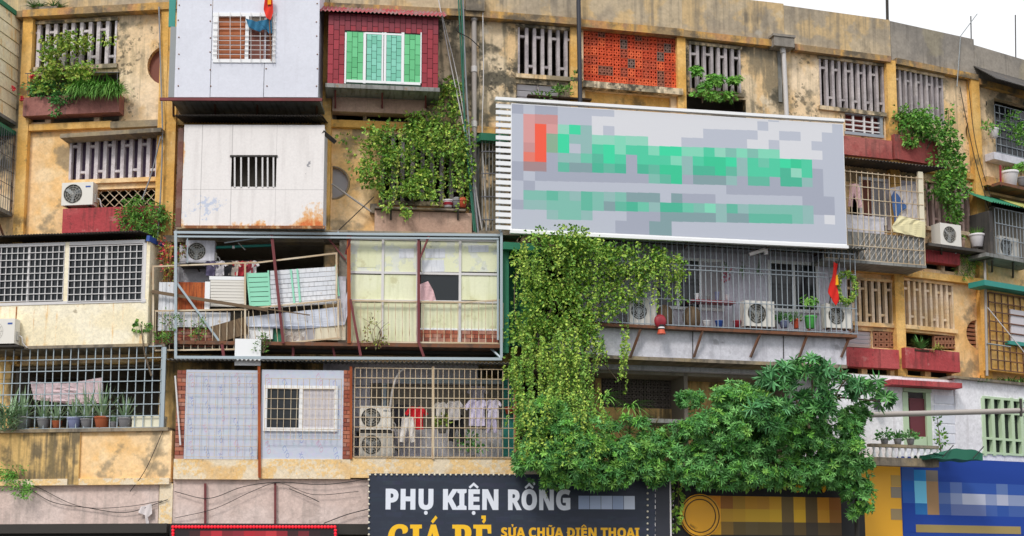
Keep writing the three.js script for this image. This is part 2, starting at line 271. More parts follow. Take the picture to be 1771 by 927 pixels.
// ---------- the old apartment building ----------
const building = new THREE.Group(); building.name = numbered('apartment_building');
building.position.copy(S[3].world(0, 0, 0)); scene.add(building); building.updateMatrixWorld(true);
building.userData = { label: 'long curved yellow apartment block of stained plaster with slotted concrete window screens', category: 'building' };
function bay(seg) { const g = new THREE.Group(); g.position.copy(seg.world(0, 0, 0)); g.rotation.y = seg.yaw; scene.add(g); META.set(g, { pl: seg, u: 0, v: 0, d: 0 }); return g; }
function commit(g) { g.updateMatrixWorld(true); for (const c of [...g.children]) building.attach(c); scene.remove(g); }
function holePath(seg, h, v0, v1, d) {
  const p = new THREE.Path();
  if (typeof h[3] === 'number' && h[3] > 2) { const r = seg.rect(...h, d); r.v0 = Math.max(r.v0, v0 + 0.04); r.v1 = Math.min(r.v1, v1 - 0.04); r.u0 = Math.max(r.u0, 0.04); r.u1 = Math.min(r.u1, seg.len - 0.04); p.moveTo(r.u0, r.v0); p.lineTo(r.u1, r.v0); p.lineTo(r.u1, r.v1); p.lineTo(r.u0, r.v1); p.closePath(); return p; }
  const [px, py, rad, side] = h, [u, v] = seg.at(px, py, 0); // half moon: rad in metres
  for (let i = 0; i <= 20; i++) { const a = -Math.PI / 2 + Math.PI * i / 20; p[i ? 'lineTo' : 'moveTo'](Math.min(seg.len - 0.03, Math.max(0.03, u + side * Math.cos(a) * rad)), v + Math.sin(a) * rad); } p.closePath(); return p;
}
function wall(b, seg, v0, v1, mat, holes = [], d = 0, th = 0.22, name = 'wall', u0 = 0, u1 = seg.len) {
  const s = new THREE.Shape(); s.moveTo(u0, v0); s.lineTo(u1, v0); s.lineTo(u1, v1); s.lineTo(u0, v1); s.closePath();
  for (const h of holes) s.holes.push(holePath(seg, h, v0, v1, d));
  const m = mesh(name, new THREE.ExtrudeGeometry(s, { depth: th, bevelEnabled: false }), mat, b); m.position.z = d - th; return m;
}
function slotScreen(t, x0, y0, x1, y1, n, mat, o = {}) {
  const pl = META.get(t).pl, d = o.d || 0, r = pl.rect(x0, y0, x1, y1, d), w = r.u1 - r.u0, h = r.v1 - r.v0;
  const g = sub(t, 'slot_screen', r.u0 - META.get(t).u, r.v0 - META.get(t).v, d - META.get(t).d), pitch = w / n, sw = pitch * (o.fat || 0.4);
  for (let k = 0; k <= n; k++) lbox(g, 'slat', mat, k === 0 || k === n ? sw * 0.6 : sw, h, 0.15, k * pitch + rr(-0.008, 0.008), h / 2, -0.05);
  for (let k = 0; k < n; k++) {
    const top = (k + (o.shift || 0)) % 2 === 0, x = (k + 0.5) * pitch, gw = pitch - sw + 0.02;
    if (top && !(o.noTop)) lbox(g, 'crossbar', mat, gw, 0.075, 0.1, x, h * 0.815 + rr(-0.02, 0.02), -0.05);
    if (!top && !(o.noBottom && k < n / 2)) lbox(g, 'crossbar', mat, gw, 0.075, 0.1, x, h * 0.2 + rr(-0.02, 0.02), -0.05);
  }
  const e = 0.09; // rails a little proud of the wall
  lbox(g, 'sill', o.sill || mat, w + 0.22, 0.13, 0.2, w / 2, -0.065, 0.0); lbox(g, 'lintel', o.sill || mat, w + 0.16, e, 0.17, w / 2, h + e / 2, -0.02);
  if (o.back) lbox(g, 'curtain', o.back, w, h * 0.98, 0.03, w / 2, h * 0.49, -0.3);
  return g;
}
function planterBand(t, mat, x0, y0, x1, y1, d = 0.38) {
  const b = pbox(t, 'planter_band', mat, x0, y0, x1, y1, 0.003, d); return b;
}
// storeys
const VA = [15.1, 18.55], VB = [11.48, 15.1], VC = [7.85, 11.48], VD = [4.4, 7.85];
{ // floor slabs and back wall close the rooms
  const F1 = [], B1 = [];
  for (let j = 0; j <= 10; j++) { const a = S[Math.max(0, j - 1)], c = S[Math.min(9, j)], nx = a.nx + c.nx, nz = a.nz + c.nz, l = Math.hypot(nx, nz) ** 2 / 2, ax = CX[j], az = -CZ[j]; F1.push([ax - nx / l * 0.23, az - nz / l * 0.23]); B1.push([ax - nx / l * 3.6, az - nz / l * 3.6]); }
  const s = new THREE.Shape(); [...F1, ...[...B1].reverse()].forEach((p, i) => (i ? s.lineTo(p[0], -p[1]) : s.moveTo(p[0], -p[1])));
  for (const v of [4.3, 7.75, 11.38, 15.0, 18.62]) {
    const m = mesh('floor_slab', new THREE.ExtrudeGeometry(s, { depth: 0.18, bevelEnabled: false }), M.ceiling, scene); m.rotation.x = -Math.PI / 2; m.position.y = v; m.updateMatrixWorld(); building.attach(m);
  }
  for (let j = 0; j < 10; j++) {
    const q = new Plane(...B1[j], ...B1[j + 1]), b = bay(q); lbox(b, 'back_wall', M.room, q.len, 18.7, 0.2, q.len / 2, 9.35, -0.12);
    if (j === 9) lbox(b, 'end_wall', M.room, 0.2, 18.6, 3.3, q.len - 0.1, 9.3, 1.72); if (j) lbox(b, 'partition', M.room, 0.12, 18.6, 3.3, 0, 9.3, 1.72); commit(b);
  }
}
const pil = (b, mat, u, w, v0, v1, d = 0.16) => lbox(b, 'pilaster', mat, w, v1 - v0, d + 0.1, u, (v0 + v1) / 2, d / 2 - 0.05);
const ledge = (b, seg, v, h, d, mat, u0 = 0, u1 = seg.len) => lbox(b, 'ledge', mat, u1 - u0 + 0.02, h, d + 0.05, (u0 + u1) / 2, v, d / 2 - 0.02);
{ // far left sliver
  const s = S[0], b = bay(s); wall(b, s, VA[0], VA[1], M.wallTop); wall(b, s, VB[0], VB[1], M.wallCream); wall(b, s, 0, VB[0], M.wallDirty); wall(b, s, 18.55, 20.6, M.parapet, [], 0.12, 0.2, 'parapet'); ledge(b, s, 18.6, 0.2, 0.3, M.ledge); commit(b);
}
{ // bay with two slotted windows and planters
  const s = S[1], b = bay(s);
  wall(b, s, VA[0], VA[1], M.wallCream, [[52, 40, 200, 115], [44, 128, 206, 164], [42, 197, 78, 212], [88, 197, 162, 212], [172, 197, 206, 212], [289, 112, 0.62, -1]]);
  wall(b, s, VB[0], VB[1], M.wallYellow, [[122, 238, 272, 310], [166, 326, 277, 358], [108, 402, 140, 412], [150, 402, 200, 412]]);
  wall(b, s, VC[0], VC[1], M.wallYellow, [[4, 425, 250, 590]]); wall(b, s, VD[0], VD[1], M.wallDirty, [[6, 590, 284, 738]]); wall(b, s, 0, VD[0], M.wallDirty, [[0, 912, 285, 1000]]);
  wall(b, s, 18.55, 20.6, M.parapet, [], 0.12, 0.2, 'parapet'); ledge(b, s, 18.6, 0.22, 0.32, M.ledge); ledge(b, s, 15.05, 0.2, 0.16, M.ochre, 0, s.len * 0.62); ledge(b, s, 15.02, 0.2, 0.17, M.slab, s.len * 0.62, s.len);
  slotScreen(b, 52, 40, 200, 115, 10, M.slotPale, { sill: M.wallTop, back: null }); slotScreen(b, 122, 238, 272, 310, 10, M.slotPale, { sill: M.wallYellow, back: M.purpleCurtain, fat: 0.42 });
  planterBand(b, M.planterPink, 40, 165, 206, 197); planterBand(b, M.planterRed, 108, 358, 281, 400);
  const aw = pbox(b, 'canopy_slab', M.slab, 104, 226, 278, 233, 0.003, 0.55); aw.rotation.z = 0.02;
  pil(b, M.ochre, 0.12, 0.32, 7.85, 18.5, 0.2); pil(b, M.ochre, s.len - 0.14, 0.24, 7.85, 18.5, 0.26);
  for (let i = -9; i < 10; i++) { const x = 166 + i * 16; pbar(b, 'lattice_bar', M.barCream, [Math.max(167, x), x < 167 ? 326 + (167 - x) * 1 : 326, -0.06], [Math.min(276, x + 32), x + 32 > 276 ? 326 + (276 - x) : 358, -0.06], 0.018, 0.018).visible = x + 30 > 170 && x < 270; }
  for (let i = 0; i < 9; i++) { const x = 166 + i * 16; if (x > 176) pbar(b, 'lattice_bar', M.barCream, [Math.max(167, x - 32), x - 32 < 167 ? 358 - (167 - x + 32) : 358, -0.09], [Math.min(x, 276), 326, -0.09], 0.018, 0.018); }
  for (let i = b.children.length - 1; i >= 0; i--) if (!b.children[i].visible) b.remove(b.children[i]);
  for (const x of [48, 96, 150, 203]) pbar(b, 'planter_rail', M.barDark, [x, 165, 0.3], [x, 127, 0.3], 0.02); pbar(b, 'planter_rail', M.barDark, [44, 127, 0.3], [206, 125, 0.3], 0.03);
  const [hu, hv] = s.at(286, 112, 0); const dsc = mesh('moon_window_panel', new THREE.CircleGeometry(0.66, 32, Math.PI / 2, Math.PI), M.brownShutter, b, true); dsc.position.set(hu, hv, -0.16);
  commit(b);
}
{ // bay hidden by the white sheds
  const s = S[2], b = bay(s);
  wall(b, s, VA[0], VA[1], M.wallCream); wall(b, s, VB[0], VB[1], M.wallCream); wall(b, s, VC[0], VC[1], M.wallDirty, [[330, 412, 560, 590]]); wall(b, s, VD[0], VD[1], M.wallDirty); wall(b, s, 0, VD[0], M.pinkWall, [[300, 920, 560, 1000]]);
  wall(b, s, 18.55, 20.6, M.parapet, [], 0.12, 0.2, 'parapet'); ledge(b, s, 18.6, 0.22, 0.32, M.ledge); ledge(b, s, 15.05, 0.2, 0.16, M.ochre); ledge(b, s, 11.45, 0.2, 0.3, M.slab);
  pil(b, M.ochre, 0.1, 0.3, 7.85, 18.5, 0.24); pil(b, M.ochre, s.len - 0.02, 0.3, 11.4, 18.5, 0.22); commit(b);
}
{ // bay with the red tiled shed and the vine
  const s = S[3], b = bay(s);
  wall(b, s, VA[0], VA[1], M.wallTop, [[576, 196, 628, 209], [634, 196, 706, 209], [712, 196, 736, 209]]);
  wall(b, s, VB[0], VB[1], M.wallYellow, [[575, 316, 0.48, 1], [662, 240, 815, 350]]);
  wall(b, s, VC[0], VC[1], M.wallYellow); wall(b, s, VD[0], VD[1], M.lilacWall, [[640, 664, 850, 746]]); wall(b, s, 0, VD[0], M.pinkWall, [[600, 925, 800, 1000]]);
  wall(b, s, 18.55, 20.2, M.parapet, [], 0.12, 0.2, 'parapet'); ledge(b, s, 18.6, 0.22, 0.32, M.ledge); ledge(b, s, 15.02, 0.22, 0.17, M.ochre, 0, s.len * 0.55); ledge(b, s, 15.0, 0.22, 0.175, M.ledge, s.len * 0.55, s.len); ledge(b, s, 11.45, 0.2, 0.3, M.slab);
  planterBand(b, M.beigePanel, 575, 158, 737, 195); planterBand(b, M.beigePanel, 648, 366, 816, 404);
  slotScreen(b, 662, 240, 815, 350, 9, M.slotGrey, { sill: M.wallTop });
  const g = mesh('moon_window_panel', new THREE.CircleGeometry(0.5, 32, -Math.PI / 2, Math.PI), M.greyCurtain, b, true); { const [u, v] = s.at(575, 316, 0); g.position.set(u, v, -0.12); const rm = mesh('moon_window_rim', new THREE.TorusGeometry(0.49, 0.03, 6, 24, Math.PI), M.slab, b); rm.position.set(u, v, 0.0); rm.rotation.z = -Math.PI / 2; }
  commit(b);
}
{ // bay with the grey slotted window
  const s = S[4], b = bay(s);
  wall(b, s, VA[0], VA[1], M.wallTop, [[897, 51, 992, 132], [893, 146, 966, 190]]); wall(b, s, VB[0], VB[1], M.wallTop); wall(b, s, VC[0], VC[1], M.wallDirty, [[900, 430, 995, 560]]); wall(b, s, VD[0], VD[1], M.wallDirty, [[870, 650, 990, 760]], -1.3); wall(b, s, 0, VD[0], M.room, [[860, 925, 990, 1000]]);
  wall(b, s, 18.55, 20.2, M.parapet, [], 0.12, 0.2, 'parapet'); ledge(b, s, 18.6, 0.22, 0.3, M.ledge); ledge(b, s, 15.0, 0.2, 0.16, M.ledge);
  slotScreen(b, 897, 51, 992, 132, 7, M.slotGrey, { sill: M.wallTop });
  const lv = sub(b, 'louvre_window'); for (let i = 0; i < 4; i++) { const q = pbox(lv, 'louvre', M.blind, 894, 147 + i * 11, 930, 156 + i * 11, -0.14, -0.1); q.rotation.x = 0.5; const r = pbox(lv, 'louvre', M.blind, 932, 149 + i * 11, 965, 158 + i * 11, -0.14, -0.1); r.rotation.x = 0.5; }
  pbox(lv, 'mullion', M.slotGrey, 929, 146, 932, 190, -0.15, -0.05);
  pil(b, M.ochre, s.len - 0.15, 0.3, 15.1, 18.5, 0.1); commit(b);
}
{ // bay with the red lattice of pierced blocks
  const s = S[5], b = bay(s);
  wall(b, s, VA[0], VA[1], M.wallCream, [[1009, 53, 1174, 150], [1012, 162, 1160, 200]]); wall(b, s, VB[0], VB[1], M.wallTop); wall(b, s, VC[0], VC[1], M.lilacWall); wall(b, s, VD[0], VD[1], M.wallDirty, [[1040, 642, 1190, 706]], -1.3); wall(b, s, 0, VD[0], M.room);
  wall(b, s, 18.55, 20.0, M.parapet, [], 0.12, 0.2, 'parapet'); ledge(b, s, 18.58, 0.24, 0.25, M.ledge); ledge(b, s, 15.0, 0.2, 0.16, M.ledge);
  pbox(b, 'yellow_recess', M.ochre, 1010, 160, 1165, 205, -0.2, -0.12);
  lbox(b, 'sill', M.wallTop, s.len * 0.97, 0.2, 0.4, s.len * 0.5, s.at(1090, 152, 0.2)[1], 0.05);
  // pierced blocks, thirteen across and six up
  const sh = new THREE.Shape(), W = 1; sh.moveTo(-0.5, -0.5); sh.lineTo(0.5, -0.5); sh.lineTo(0.5, 0.5); sh.lineTo(-0.5, 0.5); sh.closePath();
  for (const [qx, qy] of [[1, 1], [-1, 1], [1, -1], [-1, -1]]) { const p = new THREE.Path(); p.moveTo(qx * 0.40, qy * 0.40); p.lineTo(qx * 0.14, qy * 0.40); p.lineTo(qx * 0.2, qy * 0.2); p.lineTo(qx * 0.40, qy * 0.14); p.closePath(); sh.holes.push(p); }
  for (const [qx, qy] of [[1, 0], [-1, 0], [0, 1], [0, -1]]) { const p = new THREE.Path(), nx = -qy, ny = qx; const P = (a, c) => [qx * a + nx * c, qy * a + ny * c]; p.moveTo(...P(0.42, 0.06)); p.lineTo(...P(0.42, -0.06)); p.lineTo(...P(0.17, 0)); p.closePath(); sh.holes.push(p); }
  { const p = new THREE.Path(); p.absarc(0, 0, 0.09, 0, Math.PI * 2, true); sh.holes.push(p); }
  const gb = new THREE.ExtrudeGeometry(sh, { depth: 0.11, bevelEnabled: false, curveSegments: 4 });
  const r = s.rect(1009, 53, 1174, 150, 0), nx = 13, ny = 6, pw = (r.u1 - r.u0) / nx, ph = (r.v1 - r.v0) / ny, lat = sub(b, 'lattice_screen');
  for (let j = 0; j < ny; j++) for (let i = 0; i < nx; i++) {
    const old = rnd() < 0.16 + (i > 9 && i < 11 ? 0.5 : 0) + (i === 5 && j > 2 ? 0.6 : 0);
    const m = new THREE.Mesh(gb, old ? M.latticeOld[Math.floor(rnd() * 3)] : M.lattice[Math.floor(rnd() * 4)]); m.name = 'lattice_block'; m.castShadow = m.receiveShadow = true; m.scale.set(pw * 0.965, ph * 0.965, 1); m.position.set(r.u0 + (i + 0.5) * pw, r.v0 + (j + 0.5) * ph, -0.13 + rr(-0.008, 0.008)); lat.add(m);
  }
  // lattice of grey blocks low down, behind the trees
  const rl = s.rect(1040, 642, 1190, 706, -1.3), l2 = sub(b, 'grey_lattice_screen'); for (let j = 0; j < 5; j++) for (let i = 0; i < 12; i++) { const m = new THREE.Mesh(gb, M.ventGrey); m.name = 'lattice_block'; const a = (rl.u1 - rl.u0) / 12, c = (rl.v1 - rl.v0) / 5; m.scale.set(a * 0.96, c * 0.96, 1); m.position.set(rl.u0 + (i + 0.5) * a, rl.v0 + (j + 0.5) * c, -1.42); m.castShadow = m.receiveShadow = true; l2.add(m); }
  pil(b, M.ochre, s.len - 0.05, 0.28, 15.1, 18.5, 0.14); commit(b);
}
{ // bay with the small slotted window and rain pipe
  const s = S[6], b = bay(s);
  wall(b, s, VA[0], VA[1], M.wallTop, [[1194, 82, 1279, 158], [1188, 168, 1290, 200]]); wall(b, s, VB[0], VB[1], M.wallTop); wall(b, s, VC[0], VC[1], M.lilacWall); wall(b, s, VD[0], VD[1], M.wallDirty, [], -1.3); wall(b, s, 0, VD[0], M.room);
  wall(b, s, 18.55, 19.98, M.parapet, [], 0.12, 0.2, 'parapet'); ledge(b, s, 18.56, 0.22, 0.25, M.ledge); ledge(b, s, 15.0, 0.2, 0.16, M.ledge);
  slotScreen(b, 1194, 82, 1279, 158, 7, M.slotGrey, { sill: M.wallTop });
  commit(b);
}
{ // bay with the wide slotted window
  const s = S[7], b = bay(s);
  wall(b, s, VA[0], VA[1], M.wallCream, [[1419, 109, 1527, 190], [1462, 197, 1529, 234]]); wall(b, s, VB[0], VB[1], M.wallYellow, [[1470, 320, 1536, 400]]); wall(b, s, VC[0], VC[1], M.wallYellow, [[1452, 486, 1543, 558], [1455, 571, 1508, 602], [1509, 573, 1549, 602], [1455, 634, 1490, 648], [1500, 636, 1540, 650]]); wall(b, s, VD[0], VD[1], M.whiteHouse); wall(b, s, 0, VD[0], M.room);
  wall(b, s, 18.55, 19.93, M.parapet, [], 0.12, 0.2, 'parapet'); ledge(b, s, 18.52, 0.2, 0.25, M.ledge, 0.3, s.len - 0.1); ledge(b, s, 15.0, 0.2, 0.18, M.ochre); ledge(b, s, 11.42, 0.25, 0.2, M.ochre);
  slotScreen(b, 1419, 109, 1527, 190, 10, M.slotGrey, { sill: M.wallTop }); slotScreen(b, 1452, 486, 1543, 558, 8, M.slotCream, { sill: M.wallYellow, shift: 1 });
  planterBand(b, M.planter, 1440, 238, 1543, 270, 0.34); planterBand(b, M.planterRed, 1405, 601, 1555, 634, 0.36);
  const w = sub(b, 'louvre_window'); pbox(w, 'frame', M.barGrey, 1462, 230, 1529, 235, -0.1, 0.06); pbox(w, 'frame', M.barGrey, 1462, 196, 1529, 200, -0.1, 0.04); pbox(w, 'frame', M.barGrey, 1522, 198, 1527, 233, -0.1, 0.03); for (const y of [209, 217, 225]) pbox(w, 'bar', M.barWhite, 1462, y, 1524, y + 2, -0.08, 0.0); for (const x of [1475, 1494, 1508]) pbox(w, 'bar', M.barWhite, x, 200, x + 2.5, 232, -0.05, 0.02); pbox(w, 'curtain', M.redCurtain, 1462, 199, 1526, 233, -0.3, -0.25);
  const w2 = sub(b, 'vent_window'); for (let i = 0; i < 4; i++) { const q = pbox(w2, 'louvre', M.blind, 1462, 573 + i * 7, 1507, 579 + i * 7, -0.13, -0.09); q.rotation.x = 0.5; }
  const vb = sub(b, 'vent_screen'); for (let j = 0; j < 3; j++) for (let i = 0; i < 4; i++) { const x0 = 1510 + i * 9.6, y0 = 574 + j * 9.2; const q = pbox(vb, 'vent_block', M.ventBrick, x0, y0, x0 + 9, y0 + 2.6, -0.12, -0.01); pbox(vb, 'vent_block', M.ventBrick, x0, y0 + 6, x0 + 9, y0 + 8.6, -0.12, -0.01); pbox(vb, 'vent_block', M.ventBrick, x0, y0 + 2.6, x0 + 2.8, y0 + 6, -0.12, -0.01); pbox(vb, 'vent_block', M.ventBrick, x0 + 6.2, y0 + 2.6, x0 + 9, y0 + 6, -0.12, -0.01); }
  pil(b, M.ochre, s.len - 0.06, 0.34, 7.85, 18.5, 0.2); commit(b);
}
{ // bay of the climbing plant, three slotted windows above one another
  const s = S[8], b = bay(s);
  wall(b, s, VA[0], VA[1], M.wallCream, [[1548, 128, 1630, 212], [1690, 232, 0.52, -1], [1556, 283, 1580, 292], [1590, 286, 1612, 296]]); wall(b, s, VB[0], VB[1], M.wallCream, [[1603, 322, 1684, 398], [1602, 455, 1628, 466], [1634, 458, 1658, 470]]); wall(b, s, VC[0], VC[1], M.wallYellow, [[1563, 490, 1647, 566], [1563, 577, 1652, 603], [1690, 578, 0.47, -1], [1570, 640, 1600, 654], [1610, 642, 1645, 656]]); wall(b, s, VD[0], VD[1], M.whiteHouse); wall(b, s, 0, VD[0], M.room);
  wall(b, s, 18.55, 19.9, M.parapetGrey, [], 0.12, 0.2, 'parapet'); ledge(b, s, 18.5, 0.2, 0.25, M.ledge, 0.1, s.len); ledge(b, s, 15.0, 0.2, 0.16, M.ochre); ledge(b, s, 11.38, 0.22, 0.22, M.ochre); ledge(b, s, 7.9, 0.25, 0.2, M.ochre);
  slotScreen(b, 1548, 128, 1630, 212, 9, M.slotGrey, { sill: M.wallCream, back: M.blind, fat: 0.4, noBottom: 1 }); slotScreen(b, 1603, 322, 1684, 398, 8, M.slotMauve, { sill: M.wallCream }); slotScreen(b, 1563, 490, 1647, 566, 9, M.slotCream, { sill: M.wallYellow, back: M.blind, fat: 0.42 });
  planterBand(b, M.planter, 1548, 238, 1622, 280, 0.34); planterBand(b, M.planterRed, 1566, 605, 1660, 640, 0.36); planterBand(b, M.planterRed, 1602, 425, 1660, 455, 0.3);
  const vb = sub(b, 'vent_screen'); for (let j = 0; j < 2; j++) for (let i = 0; i < 6; i++) { const x0 = 1616 + i * 6, y0 = 581 + j * 11; pbox(vb, 'vent_block', M.ventBrick, x0, y0, x0 + 5.6, y0 + 3, -0.12, -0.01); pbox(vb, 'vent_block', M.ventBrick, x0, y0 + 7.5, x0 + 5.6, y0 + 10.6, -0.12, -0.01); pbox(vb, 'vent_block', M.ventBrick, x0, y0 + 3, x0 + 2, y0 + 7.5, -0.12, -0.01); }
  const mv = sub(b, 'moon_vent'); { const [u, v] = s.at(1689, 578, 0); for (let i = 0; i < 7; i++) { const y = -0.42 + i * 0.14, ww = Math.sqrt(Math.max(0.01, 0.47 ** 2 - y * y)); lbox(mv, 'vent_block', M.ventBrick, ww, 0.09, 0.1, u - ww / 2, v + y, -0.1); } }
  pil(b, M.ochre, s.len - 0.12, 0.36, 7.85, 18.5, 0.22); commit(b);
}
{ // last bay, running away round the bend
  const s = S[9], b = bay(s);
  wall(b, s, VA[0], VA[1], M.wallCream, [[1722, 180, 1800, 290]]); wall(b, s, VB[0], VB[1], M.wallYellow, [[1716, 345, 1800, 440]]); wall(b, s, VC[0], VC[1], M.wallYellow, [[1740, 535, 1800, 600]]); wall(b, s, VD[0], VD[1], M.whiteHouse); wall(b, s, 0, VD[0], M.room);
  wall(b, s, 18.55, 19.7, M.parapetGrey, [], 0.12, 0.2, 'parapet'); ledge(b, s, 14.85, 0.3, 0.4, M.ledge); ledge(b, s, 18.4, 0.2, 0.2, M.ledge); commit(b);
}
// ---------- builders for repeated kinds of things ----------
const GAPS = 0.0;
function grille(t, name, mat, x0, y0, x1, y1, nx, ny, d, w = 0.02, o = {}) { // a part whose bars are sub-parts
  const g = sub(t, name), m = META.get(t), r = m.pl.rect(x0, y0, x1, y1, d);
  const X = (k) => r.u0 - m.u + (r.u1 - r.u0) * k, Y = (k) => r.v0 - m.v + (r.v1 - r.v0) * k, z = d - m.d;
  for (let i = 0; i <= nx; i++) { const j = i && i < nx ? rr(-0.08, 0.08) / nx : 0, j2 = i && i < nx ? rr(-0.08, 0.08) / nx : 0; lbar(g, 'bar', mat, [X(i / nx + j), Y(0), z], [X(i / nx + j2), Y(1), z + rr(-0.006, 0.006)], w, w); }
  const ys = o.ys || Array.from({ length: ny + 1 }, (_, j) => j / ny);
  for (const k of ys) lbar(g, 'rail', o.rail || mat, [X(0), Y(k), z + w], [X(1), Y(k), z + w], w * (o.rw || 1), w);
  return g;
}
function acUnit(label, pl, x0, y0, x1, y1, d1, o = {}) {
  const dep = o.dep || 0.3, t = thing('air_conditioner', label, 'air conditioner', pl, (x0 + x1) / 2, y1, d1 - dep / 2, o.group || 'outdoor air conditioner units'), r = pl.rect(x0, y0, x1, y1, d1);
  const w = r.u1 - r.u0, h = r.v1 - r.v0, body = o.mat || M.acBody;
  lbox(t, 'casing', body, w, h, dep - 0.03, 0, h / 2, -0.015);
  const s = new THREE.Shape(); s.moveTo(-w / 2, 0); s.lineTo(w / 2, 0); s.lineTo(w / 2, h); s.lineTo(-w / 2, h); s.closePath();
  const fx = (o.fx ?? -0.14) * w, fr = Math.min(h * 0.42, w * 0.31), p = new THREE.Path(); p.absarc(fx, h / 2, fr, 0, Math.PI * 2, true); s.holes.push(p);
  const f = mesh('front_panel', new THREE.ExtrudeGeometry(s, { depth: 0.045, bevelEnabled: false, curveSegments: 20 }), body, t); f.position.z = dep / 2 - 0.028;
  const dk = mesh('fan_recess', new THREE.CylinderGeometry(fr * 1.02, fr * 1.02, 0.012, 24), M.acDark, t, true); dk.rotation.x = Math.PI / 2; dk.position.set(fx, h / 2, dep / 2 - 0.024);
  const bl = []; for (let i = 0; i < 3; i++) { const g = boxG(fr * 0.85, fr * 0.42, 0.006); g.translate(fr * 0.45, 0, 0); g.rotateX(0.35); g.rotateZ(i * Math.PI * 2 / 3 + 0.4); bl.push(g); } const hub = new THREE.CylinderGeometry(fr * 0.2, fr * 0.2, 0.02, 12); hub.rotateX(Math.PI / 2); bl.push(hub);
  const fan = mesh('fan', mergeGeometries(bl), M.grey, t, true); fan.position.set(fx, h / 2, dep / 2 - 0.004);
  const rg = []; for (const k of [0.3, 0.55, 0.8, 1]) rg.push(new THREE.TorusGeometry(fr * k, 0.005, 4, 24)); for (let i = 0; i < 6; i++) { const g = boxG(fr * 2, 0.006, 0.006); g.rotateZ(i * Math.PI / 6); rg.push(g); }
  const gd = mesh('fan_guard', mergeGeometries(rg.map((g) => g.toNonIndexed())), o.guard || M.acGrey, t, true); gd.position.set(fx, h / 2, dep / 2 + 0.02);
  if (o.badge !== false) lbox(t, 'badge', o.badge || M.blueTrim, w * 0.16, h * 0.07, 0.006, w * 0.34, h * 0.8, dep / 2 + 0.018);
  { const c = new THREE.CatmullRomCurve3([V3(w * 0.5, h * 0.35, -dep * 0.1), V3(w * 0.62, h * 0.3, -dep * 0.2), V3(w * 0.66, h * 0.05, -dep * 0.3), V3(w * (0.6 + rnd() * 0.2), -h * rr(0.05, 0.25), -dep * 0.5)]); mesh('pipe', new THREE.TubeGeometry(c, 16, 0.022, 6), rnd() < 0.5 ? M.pvc : M.dark, t, true); lbox(t, 'valve_cover', M.acGrey, 0.05, h * 0.35, dep * 0.5, w * 0.5 + 0.02, h * 0.32, -0.02); }
  for (const k of [-0.36, 0.36]) lbox(t, 'foot', M.acDark, 0.06, 0.03, dep, k * w, -0.012, 0);
  return t;
}
// ---- foliage ----
const lin = (h) => new THREE.Color(h);
const PAL = { bright: [0x8fb045, 0xa9c052, 0x78a03c, 0x5c8a34], mid: [0x639038, 0x527f31, 0x7ba142, 0x42722c], deep: [0x4a8540, 0x5b964e, 0x3f7036, 0x70a85a], aloe: [0x8fae86, 0xa5bf98, 0x7d9c74], grass: [0x66a23c, 0x548c33, 0x80b14e], olive: [0x99a446, 0xaeb956, 0x7f8a38], grey: [0x7f9a78, 0x98b08c, 0x688564], brown: [0x7a5a3a, 0x8f6a44, 0x5f4a34], red: [0xc0303a, 0xd8505a] };
class Leaves {
  constructor(pal) { this.p = []; this.c = []; this.pal = pal.map(lin); }
  tri(a, b, c, col) { for (const q of [a, b, c]) { this.p.push(q.x, q.y, q.z); this.c.push(col.r, col.g, col.b); } }
  leaf(base, dir, len, wid, col) { // folded leaf blade
    dir = dir.clone().normalize(); const side = V3(rr(-1, 1), rr(-0.4, 0.4), rr(-1, 1)).cross(dir).normalize(), nrm = side.clone().cross(dir);
    const tip = base.clone().addScaledVector(dir, len).addScaledVector(nrm, -len * 0.15), m = base.clone().addScaledVector(dir, len * 0.5);
    const l = m.clone().addScaledVector(side, wid).addScaledVector(nrm, wid * 0.35), r = m.clone().addScaledVector(side, -wid).addScaledVector(nrm, wid * 0.35);
    col = (col || this.pal[Math.floor(rnd() * this.pal.length)]).clone().multiplyScalar(rr(0.9, 1.35)); this.tri(base, l, tip, col); this.tri(base, tip, r, col);
  }
  blade(base, dir, len, wid, droop, n = 4, col) { // long strap leaf
    col = (col || this.pal[Math.floor(rnd() * this.pal.length)]).clone().multiplyScalar(rr(0.85, 1.12)); dir = dir.clone().normalize(); let side = V3(-dir.z, 0, dir.x); if (side.lengthSq() < 1e-4) side.set(1, 0, 0); side.normalize();
    let p = base.clone(), d = dir.clone(), w = wid; for (let i = 0; i < n; i++) { const q = p.clone().addScaledVector(d, len / n), w2 = wid * (1 - (i + 1) / n) ** 0.7; const a = p.clone().addScaledVector(side, w), b = p.clone().addScaledVector(side, -w), c = q.clone().addScaledVector(side, w2), e = q.clone().addScaledVector(side, -w2); this.tri(a, b, c, col); if (i < n - 1) this.tri(b, e, c, col); p = q; w = w2; d.y -= droop / n; d.normalize(); }
  }
  whorl(c, dir, len, n, wid) { // leaflets spread like fingers
    dir = dir.clone().normalize(); const s = V3(0.3, 1, 0.2).cross(dir).normalize(), t2 = dir.clone().cross(s), col = this.pal[Math.floor(rnd() * this.pal.length)], a0 = rnd() * 6;
    for (let i = 0; i < n; i++) { const a = a0 + i / n * Math.PI * 2, v = s.clone().multiplyScalar(Math.cos(a)).addScaledVector(t2, Math.sin(a)).addScaledVector(dir, 0.35); v.y -= 0.25; this.leaf(c, v, len * rr(0.8, 1.1), wid, col); }
  }
  geo() { const g = new THREE.BufferGeometry(); g.setAttribute('position', new THREE.Float32BufferAttribute(this.p, 3)); g.setAttribute('color', new THREE.Float32BufferAttribute(this.c, 3)); g.computeVertexNormals(); return g; }
  add(t, name = 'foliage') { return mesh(name, this.geo(), M.leaf, t, true); }
}
